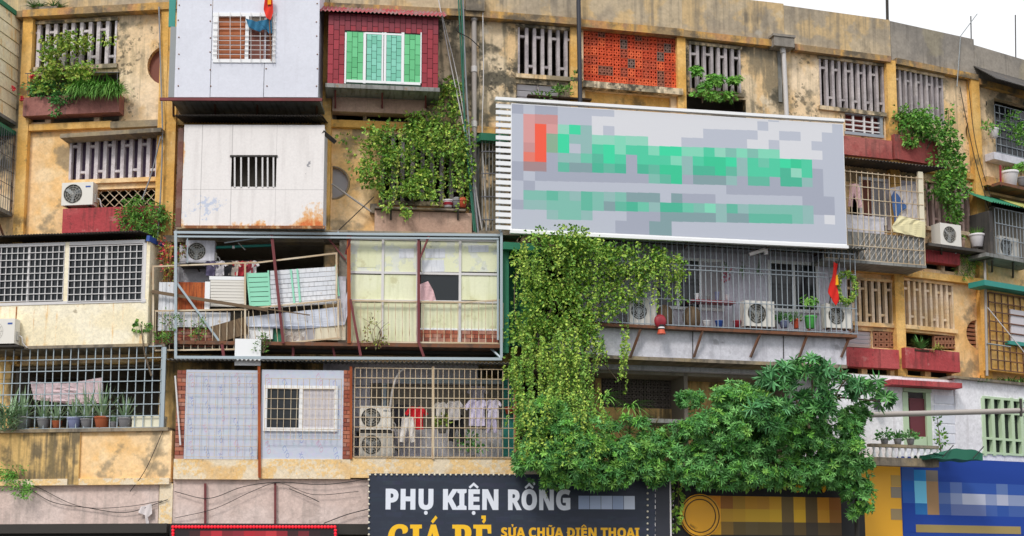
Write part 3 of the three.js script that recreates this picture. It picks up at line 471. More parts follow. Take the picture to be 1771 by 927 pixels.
const rdir = () => { const v = V3(rr(-1, 1), rr(-1, 1), rr(-1, 1)); return v.lengthSq() > 0.01 ? v.normalize() : V3(0, 1, 0); };
// fill lobes given in pixels: [cx, cy, rx, ry, d, rd, count]; fn(point, outward) lays one leaf or clump
function lobes(t, list, fn, hollow = 0.55) {
  for (const [cx, cy, rx, ry, d, rd, n] of list) {
    const c = loc(t, cx, cy, d), ex = loc(t, cx + rx, cy, d)[0] - c[0], ey = loc(t, cx, cy - ry, d)[1] - c[1];
    const cs = n > 60 ? Array.from({ length: Math.ceil(n / 22) }, () => { const o = rdir(), k = rr(0.45, 1.05); return [o.x * k, o.y * k, o.z * k, rr(0.16, 0.34)]; }) : null;
    for (let i = 0; i < n; i++) { if (cs && rnd() < 0.78) { const s = cs[Math.floor(rnd() * cs.length)], o = rdir(), k = s[3] * Math.cbrt(rnd()); fn(V3(c[0] + (s[0] + o.x * k) * ex, c[1] + (s[1] + o.y * k) * ey, c[2] + (s[2] + o.z * k) * rd), o); continue; }
      const o = rdir(), k = hollow + (1 - hollow) * Math.cbrt(rnd()) * rr(0.55, 1.35); const p = V3(c[0] + o.x * ex * k, c[1] + o.y * ey * k, c[2] + o.z * rd * k);
      const hole = Math.sin(p.x * 5.3 + p.y * 3.1) * Math.sin(p.y * 6.1 - p.x * 2.3) * Math.sin(p.z * 4.7 + p.x); if (hole > 0.34 && rnd() < 0.8) continue; fn(p, o); }
  }
}
// hanging shoots: [x0, x1, yTop0, yTop1, dropMin, dropMax, d, count] in pixels
function strands(t, L, list, len, wid) {
  for (const [x0, x1, ya, yb, d0, d1, d, n] of list) for (let i = 0; i < n; i++) {
    const x = rr(x0, x1), y = rr(ya, yb), drop = rr(d0, d1), sw = rr(-14, 14), dd = d + rr(-0.25, 0.25), col = L.pal[Math.floor(rnd() * L.pal.length)], steps = Math.ceil(drop / 3.2); let prev = null;
    for (let k = 0; k <= steps; k++) { const f = k / steps, p = V3(...loc(t, x + sw * f * f + Math.sin(f * 7 + i) * 2, y + drop * f, dd)); if (prev) { const s = V3(0.006, 0, 0); L.tri(prev.clone().sub(s), prev.clone().add(s), p, L.stem || (L.stem = lin(0x5d5a34))); } prev = p; const o = rdir(); o.y -= 0.5; o.z += 0.4; L.leaf(p, o, len * rr(0.7, 1.15) * (1 - f * 0.35), wid * (1 - f * 0.35), rnd() < 0.7 ? col : null); if (rnd() < 0.6) { const o2 = rdir(); o2.y -= 0.4; L.leaf(p, o2, len * rr(0.6, 1), wid * 0.9, col); } }
  }
}
function twigs(t, name, list, mat = M.trunk) { // list of [points..., radius] in px/d: tapered limbs in one mesh
  const gs = list.map(([pts, r]) => { const c = new THREE.CatmullRomCurve3(pts.map((p) => V3(...loc(t, ...p)))), g = new THREE.TubeGeometry(c, 14, r, 6), q = g.attributes.position, n = 7; for (let i = 0; i <= 14; i++) { const ctr = c.getPointAt(i / 14), k = 1 - 0.65 * i / 14; for (let j = 0; j < n; j++) { const x = i * n + j, v = V3().fromBufferAttribute(q, x).sub(ctr).multiplyScalar(k).add(ctr); q.setXYZ(x, v.x, v.y, v.z); } } return g; });
  return mesh(name, mergeGeometries(gs), mat, t);
}
function pot(t, mat, r, h, x, y, z, name = 'pot') {
  const g = new THREE.LatheGeometry([[0.001, 0], [r * 0.72, 0], [r * 0.98, h * 0.85], [r * 1.08, h * 0.86], [r * 1.08, h], [r * 0.96, h], [r * 0.9, h * 0.9], [0.001, h * 0.88]].map((p) => new THREE.Vector2(...p)), 18);
  const m = mesh(name, g, mat, t, true); m.position.set(x, y, z); return m;
}
function potPlant(name, label, cat, pl, px, py, d, r, h, mat, style, size, pal, group) {
  const t = thing(name, label, cat, pl, px, py, d, group); pot(t, mat, r, h, 0, 0, 0);
  const L = new Leaves(pal), top = V3(0, h * 0.88, 0);
  if (style === 'aloe') for (let i = 0; i < 26; i++) { const a = i * 2.4, e = 0.35 + 0.9 * (i / 26); L.blade(top.clone().add(V3(Math.cos(a) * 0.03, 0, Math.sin(a) * 0.03)), V3(Math.cos(a) * (1.3 - e), e + 0.15, Math.sin(a) * (1.3 - e)), size * rr(0.7, 1.1), 0.04, 0.45, 5); }
  if (style === 'bush') for (let i = 0; i < 130; i++) { const o = rdir(); o.y = Math.abs(o.y); L.leaf(top.clone().addScaledVector(o, size * rr(0.3, 1)), o.add(V3(0, -0.2, 0)), 0.1, 0.03); }
  if (style === 'grass') for (let i = 0; i < 90; i++) { const a = rnd() * 6.3; L.blade(top.clone().add(V3(Math.cos(a) * r * 0.5, 0, Math.sin(a) * r * 0.5)), V3(Math.cos(a) * 0.5, 1, Math.sin(a) * 0.5), size * rr(0.6, 1.1), 0.012, 0.9); }
  if (style === 'whorl') { for (let i = 0; i < 16; i++) { const o = rdir(); o.y = Math.abs(o.y) + 0.3; L.whorl(top.clone().add(V3(0, size * 0.5, 0)).addScaledVector(o, size * rr(0.2, 0.55)), o, 0.15, 7, 0.03); } lbar(t, 'stem', M.trunk, [0, h * 0.8, 0], [0, h + size * 0.6, 0], 0.03); }
  L.add(t, 'leaves'); return t;
}
// ---- cloth ----
function clothGeo(pts, fold = 0.045, nx = 10) { // outline in metres (y up), hung and rippled, with thickness
  const s = new THREE.Shape(pts.map((p) => new THREE.Vector2(...p))); const g = new THREE.ExtrudeGeometry(s, { depth: 0.012, bevelEnabled: false, steps: 1, curveSegments: 3 });
  let q = g; for (let k = 0; k < 3; k++) q = subdivide(q); const p = q.attributes.position; for (let i = 0; i < p.count; i++) { const x = p.getX(i), y = p.getY(i); p.setZ(i, p.getZ(i) + fold * Math.sin(x * 17 + y * 3.0) * (0.5 + 0.5 * Math.min(1, Math.abs(y) * 1.4)) + fold * 0.5 * Math.sin(x * 31 - y * 9)); }
  q.computeVertexNormals(); return q;
}
function subdivide(g) { g = g.index ? g.toNonIndexed() : g; const p = g.attributes.position.array, o = []; for (let i = 0; i < p.length; i += 9) { const a = [p[i], p[i + 1], p[i + 2]], b = [p[i + 3], p[i + 4], p[i + 5]], c = [p[i + 6], p[i + 7], p[i + 8]], m = (u, v) => u.map((x, k) => (x + v[k]) / 2), ab = m(a, b), bc = m(b, c), ca = m(c, a); o.push(...a, ...ab, ...ca, ...ab, ...b, ...bc, ...ca, ...bc, ...c, ...ab, ...bc, ...ca); } const r = new THREE.BufferGeometry(); r.setAttribute('position', new THREE.Float32BufferAttribute(o, 3)); return r; }
const SHIRT = [[-0.2, 0], [-0.1, 0.02], [0, -0.02], [0.1, 0.02], [0.2, 0], [0.36, -0.2], [0.27, -0.27], [0.2, -0.18], [0.21, -0.68], [-0.21, -0.68], [-0.2, -0.18], [-0.27, -0.27], [-0.36, -0.2]];
const PANTS = [[-0.17, 0], [0.17, 0], [0.24, -0.75], [0.1, -0.78], [0.01, -0.28], [-0.1, -0.78], [-0.24, -0.75]];
function garment(name, label, pl, px, py, d, geoPts, k, colour, group, rz = 0) {
  const t = thing(name, label, 'clothes', pl, px, py, d, group); const m = mesh('cloth', clothGeo(geoPts.map(([x, y]) => [x * k, y * k])), cloth(colour), t, true); m.rotation.z = rz; return t;
}
function brackets(t, mat, list, d0, d1) { for (const [x, y0, y1] of list) { pbar(t, 'bracket', mat, [x, y1, d0], [x, y0, d1], 0.05, 0.05); } }
// brick course built brick by brick
function courses(t, name, x0, y0, x1, y1, d0, d1, bw, bh, jointMat = M.mortar) {
  const g = sub(t, name), m = META.get(t), r = m.pl.rect(x0, y0, x1, y1, d1), W = r.u1 - r.u0, H = r.v1 - r.v0, ny = Math.max(1, Math.round(H / bh)), hh = H / ny;
  lbox(g, 'mortar', jointMat, W, H, (d1 - d0) * 0.8, (r.u0 + r.u1) / 2 - m.u, (r.v0 + r.v1) / 2 - m.v, d0 + (d1 - d0) * 0.4 - m.d);
  for (let j = 0; j < ny; j++) for (let x = (j % 2 ? -bw / 2 : 0); x < W - 0.02; x += bw) { const a = Math.max(0, x), b = Math.min(W, x + bw); if (b - a < 0.04) continue; lbox(g, 'brick', M.bricks[Math.floor(rnd() * 5)], b - a - 0.014, hh - 0.014, d1 - d0, r.u0 - m.u + (a + b) / 2, r.v0 - m.v + (j + 0.5) * hh, (d0 + d1) / 2 - m.d + rr(0, 0.01)); }
  return g;
}
function windowUnit(t, x0, y0, x1, y1, d, o = {}) { // a sliding window: frame, panes, blinds
  const g = sub(t, 'window'), fr = o.frame || M.white, n = o.n || 2, fw = o.fw || 0.06, m = META.get(t), r = m.pl.rect(x0, y0, x1, y1, d), w = r.u1 - r.u0, h = r.v1 - r.v0, x = r.u0 - m.u, y = r.v0 - m.v, z = d - m.d;
  lbox(g, 'frame', fr, w, fw, 0.07, x + w / 2, y + fw / 2, z); lbox(g, 'frame', fr, w, fw, 0.07, x + w / 2, y + h - fw / 2, z);
  for (let k = 0; k <= n; k++) lbox(g, 'frame', fr, fw, h - 2 * fw, 0.07, x + fw / 2 + (w - fw) * k / n, y + h / 2, z);
  for (let k = 0; k < n; k++) lbox(g, 'pane', (o.panes && o.panes[k]) || M.glassDark, w / n - fw, h - 2 * fw, 0.012, x + w * (k + 0.5) / n, y + h / 2, z - 0.02);
  return g;
}
// ---------- left side ----------
{ // clad box on the far left, seen along its side
  const t = thing('balcony_box', 'cream board clad balcony box with green top edge beside the ochre pillar', 'balcony', S[0], 26, 212, 0), h = loc(t, 26, 34, 0)[1];
  lbox(t, 'core', M.cream, 3.0, h, 1.3, -1.52, h / 2, 0.655);
  for (let i = 0; i < 8; i++) { const b = lbox(t, 'board', M.creamWall, 0.03, h / 8 - 0.02, 1.32, 0.0, h / 8 * (i + 0.5), 0.66); b.rotation.z = 0.05; }
  lbox(t, 'top_edge', M.green, 3.1, 0.14, 1.4, -1.5, h + 0.07, 0.7); lbox(t, 'floor', M.greySheet, 3.1, 0.1, 1.4, -1.5, -0.05, 0.7);
  const c = thing('balcony_cage', 'barred balcony cage with green lip under the cream board clad box', 'balcony', S[0], 22, 372, 0), hc = loc(c, 22, 232, 0)[1];
  lbox(c, 'floor', M.greySheet, 3.0, 0.12, 1.2, -1.5, 0, 0.62); lbox(c, 'top_edge', M.green, 3.0, 0.12, 1.2, -1.5, hc, 0.62); lbox(c, 'back_panel', M.wallTop, 2.9, hc - 0.2, 0.05, -1.5, hc / 2, 0.06);
  for (let i = 0; i <= 9; i++) lbar(c, 'bar', M.barDark, [0, 0.05, 0.06 + i * 0.128], [0, hc, 0.06 + i * 0.128], 0.02); for (let i = 1; i < 6; i++) lbar(c, 'rail', M.barDark, [0.01, hc * i / 6, 0.04], [0.01, hc * i / 6, 1.22], 0.02);
  for (let i = 1; i < 12; i++) lbar(c, 'bar', M.barDark, [-i * 0.25, 0.05, 1.2], [-i * 0.25, hc, 1.2], 0.02);
  lbar(c, 'strut', M.brownSteel, [-0.05, -0.05, 1.0], [-0.05, -1.1, 0.03], 0.05, 0.05);
}
acUnit('white air conditioner with blue badge on the red planter, below a slotted window', S[1], 110, 318, 164, 357, 0.4);
{ // plants of the upper planter
  const t = thing('bougainvillea', 'yellow green bougainvillea climbing over a pale slotted window', 'plant', S[1], 118, 166, 0.25), L = new Leaves([...PAL.bright, ...PAL.olive]);
  twigs(t, 'stem', [[[[100, 166, 0.2], [104, 130, 0.35], [96, 95, 0.45], [88, 70, 0.4]], 0.025], [[[104, 140, 0.3], [125, 115, 0.5], [140, 85, 0.5]], 0.02], [[[125, 118, 0.5], [150, 120, 0.5], [165, 118, 0.45]], 0.015], [[[104, 120, 0.4], [85, 105, 0.5], [70, 100, 0.5]], 0.015]]);
  lobes(t, [[105, 80, 30, 20, 0.45, 0.3, 330], [135, 72, 28, 18, 0.5, 0.3, 260], [85, 95, 20, 12, 0.5, 0.2, 140], [110, 112, 45, 14, 0.5, 0.3, 320], [150, 118, 24, 8, 0.5, 0.2, 110], [185, 68, 16, 8, 0.4, 0.15, 50], [135, 130, 22, 10, 0.5, 0.2, 140], [80, 130, 28, 14, 0.5, 0.25, 220], [95, 148, 40, 14, 0.5, 0.2, 160]], (p, o) => L.leaf(p, o.add(V3(0, -0.5, 0.4)), rr(0.09, 0.15), 0.042), 0.15); L.add(t);
  for (const [x, y] of [[22, 153], [36, 170], [56, 134]]) { const fl = new Leaves(PAL.red), c = V3(...loc(t, x, y, 0.6)); for (let i = 0; i < 14; i++) fl.leaf(c, rdir(), 0.11, 0.05); fl.add(t, 'flower'); }
  twigs(t, 'shoot', [[[[80, 160, 0.3], [60, 150, 0.5], [36, 168, 0.6]], 0.012], [[[60, 150, 0.5], [45, 145, 0.55], [22, 153, 0.6]], 0.01]]);
  const g = thing('grass_clump', 'lush green grassy clump spilling over the pink planter', 'plant', S[1], 180, 168, 0.25), G = new Leaves(PAL.grass);
  for (let i = 0; i < 900; i++) { const b = V3(...loc(g, rr(130, 208), rr(158, 167), rr(0.15, 0.42))); G.blade(b, V3(rr(-0.7, 0.9), rr(0.3, 1.1), rr(0.1, 1.2)), rr(0.5, 0.9), 0.017, rr(1.6, 3.0), 6); } G.add(g);
  const k = thing('leafy_plant', 'dark leafy plant in the pink planter under the bougainvillea', 'plant', S[1], 85, 168, 0.25), K = new Leaves(PAL.deep);
  lobes(k, [[75, 155, 34, 18, 0.35, 0.25, 330], [110, 168, 24, 14, 0.4, 0.2, 200], [95, 185, 9, 22, 0.42, 0.08, 80]], (p, o) => K.leaf(p, o.add(V3(0, -0.3, 0.4)), rr(0.09, 0.15), 0.03), 0.15); K.add(k);
  const s = thing('hanging_shrub', 'green feathery shrub spilling over the red planter beside the ochre pillar', 'plant', S[1], 245, 372, 0.3), H = new Leaves([...PAL.mid, ...PAL.grass]);
  twigs(s, 'stem', [[[[238, 384, 0.25], [245, 360, 0.5], [255, 345, 0.55]], 0.02], [[[238, 380, 0.25], [225, 365, 0.5], [212, 368, 0.6]], 0.02], [[[245, 362, 0.5], [270, 362, 0.6], [284, 375, 0.6]], 0.015]]);
  lobes(s, [[245, 360, 38, 20, 0.5, 0.35, 560], [225, 380, 26, 24, 0.55, 0.3, 380], [265, 380, 34, 26, 0.5, 0.3, 480], [285, 372, 16, 18, 0.5, 0.2, 130], [250, 400, 34, 12, 0.55, 0.25, 220]], (p, o) => H.leaf(p, o.add(V3(0, -0.6, 0.3)), rr(0.09, 0.15), 0.02), 0.15); H.add(s);
  const r = thing('roof_plants', 'dark spiky plants growing on the parapet above the cream bay', 'plant', S[1], 85, 12, 0.2), R = new Leaves(PAL.deep); for (const x of [58, 70, 92, 104]) for (let i = 0; i < 26; i++) { const a = rnd() * 6.3; R.blade(V3(...loc(r, x, 13, 0.2)), V3(Math.cos(a), rr(0.2, 1.2), Math.sin(a)), rr(0.25, 0.45), 0.02, 1); } R.add(r);
  const st = mesh('ledge_stone', boxG(0.6, 0.12, 0.2), M.slab, r); st.position.set(0, -0.08, 0);
}
{ // third floor: cream enclosure with white grilles
  const p = S[1], t = thing('balcony_enclosure', 'cream balcony enclosure with two white grid windows under a dark corrugated roof', 'balcony', p, 125, 598, 0.95);
  const D = 1.3;
  pbox(t, 'parapet_panel', M.creamWall, -40, 526, 254, 597, D - 0.08, D); pbox(t, 'side_panel', M.creamWall, 251, 418, 257, 597, 0.02, D - 0.002);
  pbox(t, 'floor', M.slab, -40, 597, 256, 602, 0.02, D + 0.03); pbox(t, 'post', M.creamWall, 111, 419, 118, 526, D - 0.07, D + 0.012); pbox(t, 'post', M.barWhite, 246, 420, 252, 524, D - 0.07, D + 0.01);
  pbox(t, 'top_beam', M.barWhite, -40, 419, 250, 425, D - 0.06, D + 0.005); pbox(t, 'sill', M.barWhite, -40, 521, 252, 526, D - 0.1, D + 0.02);
  grille(t, 'grille', M.barWhite, -20, 426, 110, 521, 13, 8, D + 0.01, 0.021); grille(t, 'grille', M.barWhite, 119, 425, 246, 520, 12, 8, D + 0.01, 0.021);
  for (const x of [47, 181]) pbox(t, 'mullion', M.barWhite, x, 424, x + 4, 522, D - 0.05, D - 0.01);
  for (const [a, b] of [[-40, 47], [51, 110], [119, 181], [185, 246]]) pbox(t, 'pane', M.glassDark, a, 425, b, 521, D - 0.06, D - 0.05);
  const w = Math.abs(p.at(262, 412, D)[0] - p.at(-40, 412, D)[0]), rf = mesh('roof_sheet', corrugated(w, 1.7), M.darkSheet, t); const q = loc(t, 111, 411, 0.75); rf.position.set(...q); rf.rotation.x = 0.12;
  pbar(t, 'gutter', M.blueTrim, [256, 412, D + 0.1], [282, 425, 0.5], 0.1, 0.16);
  pbox(t, 'rust_strip', M.rusty, 27, 530, 29, 556, D, D + 0.01);
  const a = acUnit('white air conditioner with blue badge mounted on the cream enclosure wall', p, -22, 553, 29, 596, D + 0.36, { fx: -0.2 });
  const br = thing('shelf_bracket', 'dark steel shelf under the white air conditioner on the cream wall', 'bracket', p, 5, 598, D + 0.2); pbox(br, 'shelf', M.dark, -25, 597, 32, 600, D + 0.01, D + 0.38); pbar(br, 'arm', M.dark, [25, 599, D + 0.35], [25, 606, D], 0.03, 0.03);
}
{ // second floor: steel cage with potted plants
  const p = S[1], D = 1.25, t = thing('balcony_cage', 'blue grey steel grid cage full of potted aloes above the yellow wall', 'balcony', p, 140, 745, 0.8);
  pbox(t, 'floor', M.slab, -40, 741, 290, 747, 0.02, D + 0.06); pbox(t, 'ceiling', M.slab, -40, 598, 285, 603, 0.02, D - 0.04);
  grille(t, 'grille', M.frameGrey, -22, 602, 278, 741, 21, 7, D, 0.025); for (let i = 1; i < 6; i++) pbar(t, 'side_bar', M.frameGrey, [282, 602 + i * 1, D - i * 0.2], [284, 741, D - i * 0.2], 0.03, 0.03); pbox(t, 'corner_post', M.frameGrey, 279, 600, 285, 742, D - 0.05, D + 0.01);
  const dry = thing('dry_stick', 'bare dry branch leaning against the steel grid cage', 'branch', p, 258, 660, D + 0.1); twigs(dry, 'stem', [[[[262, 650, D + 0.06], [250, 610, D + 0.08], [245, 572, D + 0.12], [243, 560, D + 0.1]], 0.03]]); const dl = new Leaves(PAL.mid); lobes(dry, [[246, 566, 13, 8, D + 0.12, 0.1, 40]], (q, o) => dl.leaf(q, o, 0.13, 0.06), 0.1); dl.add(dry, 'leaves');
  const cl = thing('hanging_cloth', 'pale pink cloth hung on a line inside the steel cage', 'cloth', p, 115, 655, 0.7); mesh('cloth', clothGeo([[-1.1, -0.06], [0, -0.14], [1.1, 0.02], [1.12, -0.72], [0.2, -0.75], [-0.95, -0.6]], 0.03), cloth(0xe6cdd2), cl, true); lbar(cl, 'line', M.cableBlack, [-2.2, 0.02, 0], [2.2, 0.02, 0], 0.012);
  for (const [x, pm, sz0, st2, pal, r, wd] of [[40, M.potGrey, 1.1, 'aloe', PAL.aloe, 0.22, 'spreading'], [75, M.potGrey, 0.95, 'aloe', PAL.aloe, 0.18, 'upright'], [128, M.potBlue, 0.9, 'aloe', PAL.aloe, 0.2, 'dense'], [150, M.potGrey, 1.2, 'aloe', PAL.aloe, 0.18, 'tall'], [176, M.terracotta, 1.3, 'aloe', PAL.aloe, 0.22, 'stiff'], [216, M.potGrey, 0.9, 'aloe', PAL.aloe, 0.2, 'small'], [196, M.potGrey, 0.3, 'aloe', PAL.aloe, 0.12, 'tiny'], [98, M.terracotta, 0.75, 'aloe', PAL.aloe, 0.14, 'leaning']])
    potPlant('potted_aloe', wd + (pm === M.potBlue ? ' aloe in a patterned blue grey pot' : pm === M.terracotta ? ' aloe in a brown clay pot' : ' aloe in a grey pot') + ' on the steel cage floor', 'potted plant', p, x, 741, 1.13, r, r * 1.5, pm, st2, sz0 * 0.85, pal, 'potted aloes in the steel cage');
  const ag = thing('aloe_clump', 'big pale aloe clump pushing out through the steel grid', 'plant', p, 14, 744, 1.2), A = new Leaves(PAL.aloe); for (let i = 0; i < 90; i++) { const a = rnd() * 6.3; A.blade(V3(rr(-0.25, 0.35), rr(-0.1, 0.5), rr(0, 0.25)), V3(Math.cos(a), rr(0.1, 1.3), Math.sin(a) * 0.5 + 0.3), rr(0.6, 1.0), 0.034, 0.9, 5); } A.add(ag); const rt = lbox(ag, 'root', M.soil, 0.5, 0.12, 0.2, 0, 0.0, -0.05);
  const fb = thing('foam_box', 'cream foam planting box on the steel cage floor', 'box', p, 258, 741, 1.0); for (const i of [0, 1]) lbox(fb, i ? 'lid' : 'tub', M.foam, i ? 0.9 : 0.86, i ? 0.08 : 0.26, 0.4, 0, i ? 0.3 : 0.13, 0);
}
{ // first floor wall, stained, and the pink wall over the shops
  const p = S[1], b = bay(p);
  const y1 = pbox(b, 'stained_wall', M.wallDirty, -60, 746, 118, 838, 0.5, 1.22); pbox(b, 'stained_wall', M.wallDirty, 118, 746, 137, 838, 0.5, 1.28); pbox(b, 'yellow_wall', M.wallYellow, 137, 746, 296, 834, 0.5, 1.2); pbox(b, 'pink_wall', M.pinkWall, -60, 836, 274, 906, 0.5, 1.1); pbox(b, 'wall_end', M.peeling, 275, 836, 298, 906, 0.5, 1.16);
  pbox(b, 'plaster_lip', M.peeling, -60, 828, 292, 839, 1.05, 1.27); pbox(b, 'shop_fascia', M.dark, -60, 906, 288, 922, 0.6, 1.5); pbox(b, 'shop_front', M.black, -60, 922, 290, 985, 0.4, 0.9); commit(b);
  const s = thing('wall_shrub', 'small green shrub rooted in the stained yellow wall', 'plant', p, 30, 838, 1.3), L = new Leaves(PAL.grass); twigs(s, 'stem', [[[[30, 828, 1.2], [28, 815, 1.35], [22, 808, 1.4]], 0.02], [[[30, 828, 1.2], [36, 842, 1.4], [38, 855, 1.4]], 0.02]]); lobes(s, [[22, 815, 26, 12, 1.4, 0.2, 190], [34, 845, 26, 18, 1.45, 0.25, 330], [8, 820, 16, 10, 1.4, 0.2, 80]], (q, o) => L.leaf(q, o.add(V3(0, -0.5, 0.4)), rr(0.06, 0.11), 0.02), 0.1); L.add(s);
}
// ---------- middle: sheds hung on the front ----------
function frontPanel(t, name, mat, x0, y0, x1, y1, d, th, holes, keep) { // sheet with openings
  const m = META.get(t), r = m.pl.rect(x0, y0, x1, y1, d), s = new THREE.Shape(), a = r.u0 - m.u, b = r.u1 - m.u, c = r.v0 - m.v, e = r.v1 - m.v; s.moveTo(a, c); s.lineTo(b, c); s.lineTo(b, e); s.lineTo(a, e); s.closePath();
  for (const h of holes) { const q = m.pl.rect(...h, d), p = new THREE.Path(); p.moveTo(q.u0 - m.u, q.v0 - m.v); p.lineTo(q.u1 - m.u, q.v0 - m.v); p.lineTo(q.u1 - m.u, q.v1 - m.v); p.lineTo(q.u0 - m.u, q.v1 - m.v); p.closePath(); s.holes.push(p); }
  const g = new THREE.ExtrudeGeometry(s, { depth: th, bevelEnabled: false });
  if (keep) { const p = g.attributes.position, uv = g.attributes.uv; for (let i = 0; i < p.count; i++) uv.setXY(i, (p.getX(i) - a) / (b - a), (p.getY(i) - c) / (e - c)); }
  const k = mesh(name, g, mat, t, keep); k.position.z = d - th - m.d; return k;
}
{ // upper white shed
  const p = S[2], D = 1.4, t = thing('balcony_shed', 'smooth white sheet metal balcony shed with a barred window, hanging under the roof', 'shed', p, 430, 170, 0.7);
  for (const [a, b] of [[305, 366], [367, 458], [459, 552]]) frontPanel(t, 'sheet', M.whitePaint, a, -60, b, 168, D, 0.03, a === 367 ? [[372, 24, 457, 106]] : a === 459 ? [[460, 24, 477, 106]] : []);
  pbox(t, 'side_sheet', M.grey, 293, 46, 304, 168, 0.7, 0.76); pbox(t, 'side_sheet', M.teal, 293, -60, 304, 46, 0.7, 0.76); pbox(t, 'left_wall', M.whitePaint, 305, -60, 308, 168, 0.02, D - 0.032); pbox(t, 'right_wall', M.whitePaint, 548, -60, 551, 168, 0.02, D - 0.032);
  pbox(t, 'floor', M.greySheet, 296, 169, 553, 174, 0.02, D); pbox(t, 'edge_beam', M.redOxide, 276, 169, 557, 174, D, D + 0.06); pbox(t, 'inner_wall', M.room, 312, -60, 545, 165, 0.1, 0.14);
  for (const x of [300, 372, 445, 548]) pbar(t, 'bracket', M.brownSteel, [x, 173, D - 0.1], [x, 205, 0.03], 0.06, 0.06);
  const w = sub(t, 'window'); for (const [a, b, c, e] of [[368, 22, 477, 28], [368, 102, 477, 108], [368, 28, 376, 102], [424, 28, 430, 102], [471, 28, 477, 102]]) pbox(w, 'frame', M.white, a, b, c, e, D - 0.05, D + 0.03);
  pbox(w, 'shutter', M.orangeCurtain, 376, 30, 400, 102, D - 0.13, D - 0.09); pbox(w, 'shutter', M.orangeCurtain, 401, 30, 424, 102, D - 0.13, D - 0.09); for (let i = 0; i < 9; i++) { const q = pbox(w, 'shutter_slat', M.orangeCurtain, 377, 32 + i * 7.8, 423, 37 + i * 7.8, D - 0.09, D - 0.07); } pbox(w, 'shutter', M.brownShutter, 431, 46, 470, 102, D - 0.13, D - 0.09);
  const g = sub(t, 'grille'); for (const y of [38, 50, 62, 70, 78, 86, 94]) pbar(g, 'bar', M.barWhite, [368, y, D + 0.06], [478, y + 0.5, D + 0.06], 0.02); for (const x of [378, 398, 416, 434, 450, 474]) pbar(g, 'bar', M.barWhite, [x, 21, D + 0.08], [x, 109, D + 0.08], 0.018);
  { const sg = new THREE.SphereGeometry(0.022, 6, 5); for (const x of [309, 364, 461, 548]) for (const y of [8, 36, 64, 92, 120, 148]) { const s = new THREE.Mesh(sg, M.rustRod); s.name = 'screw'; s.position.set(...loc(t, x + rr(-1, 1), y + rr(-2, 2), D + 0.005)); t.add(s); } }
  const f = thing('flag', 'red flag rolled on a rusty stick outside the barred shed window', 'flag', p, 466, 104, D + 0.14); pbar(f, 'stick', M.rustRod, [469, 106, D + 0.1], [463, -30, D + 0.2], 0.03); const fl = mesh('cloth', clothGeo([[-0.1, 1.75], [0.1, 1.75], [0.13, 1.25], [0.06, 1.0], [-0.06, 1.05], [-0.14, 1.3]], 0.03), cloth(0xe03a2c), f, true); fl.position.set(-0.05, 0.2, 0.05); const f2 = mesh('star_patch', clothGeo([[-0.05, 0], [0.05, 0], [0.06, 0.3], [-0.05, 0.3]], 0.01), cloth(0xf0a020), f, true); f2.position.set(-0.03, 1.65, 0.075);
  const c = thing('blue_cloth', 'blue cloth hung over the bars of the upper white shed window', 'cloth', p, 446, 34, D + 0.12); mesh('cloth', clothGeo([[-0.35, 0.02], [0.0, -0.06], [0.4, 0.04], [0.42, -0.4], [0.33, -0.42], [0.25, -0.3], [0.05, -0.36], [-0.25, -0.25]], 0.04), cloth(0x2f6f92), c, true);
}
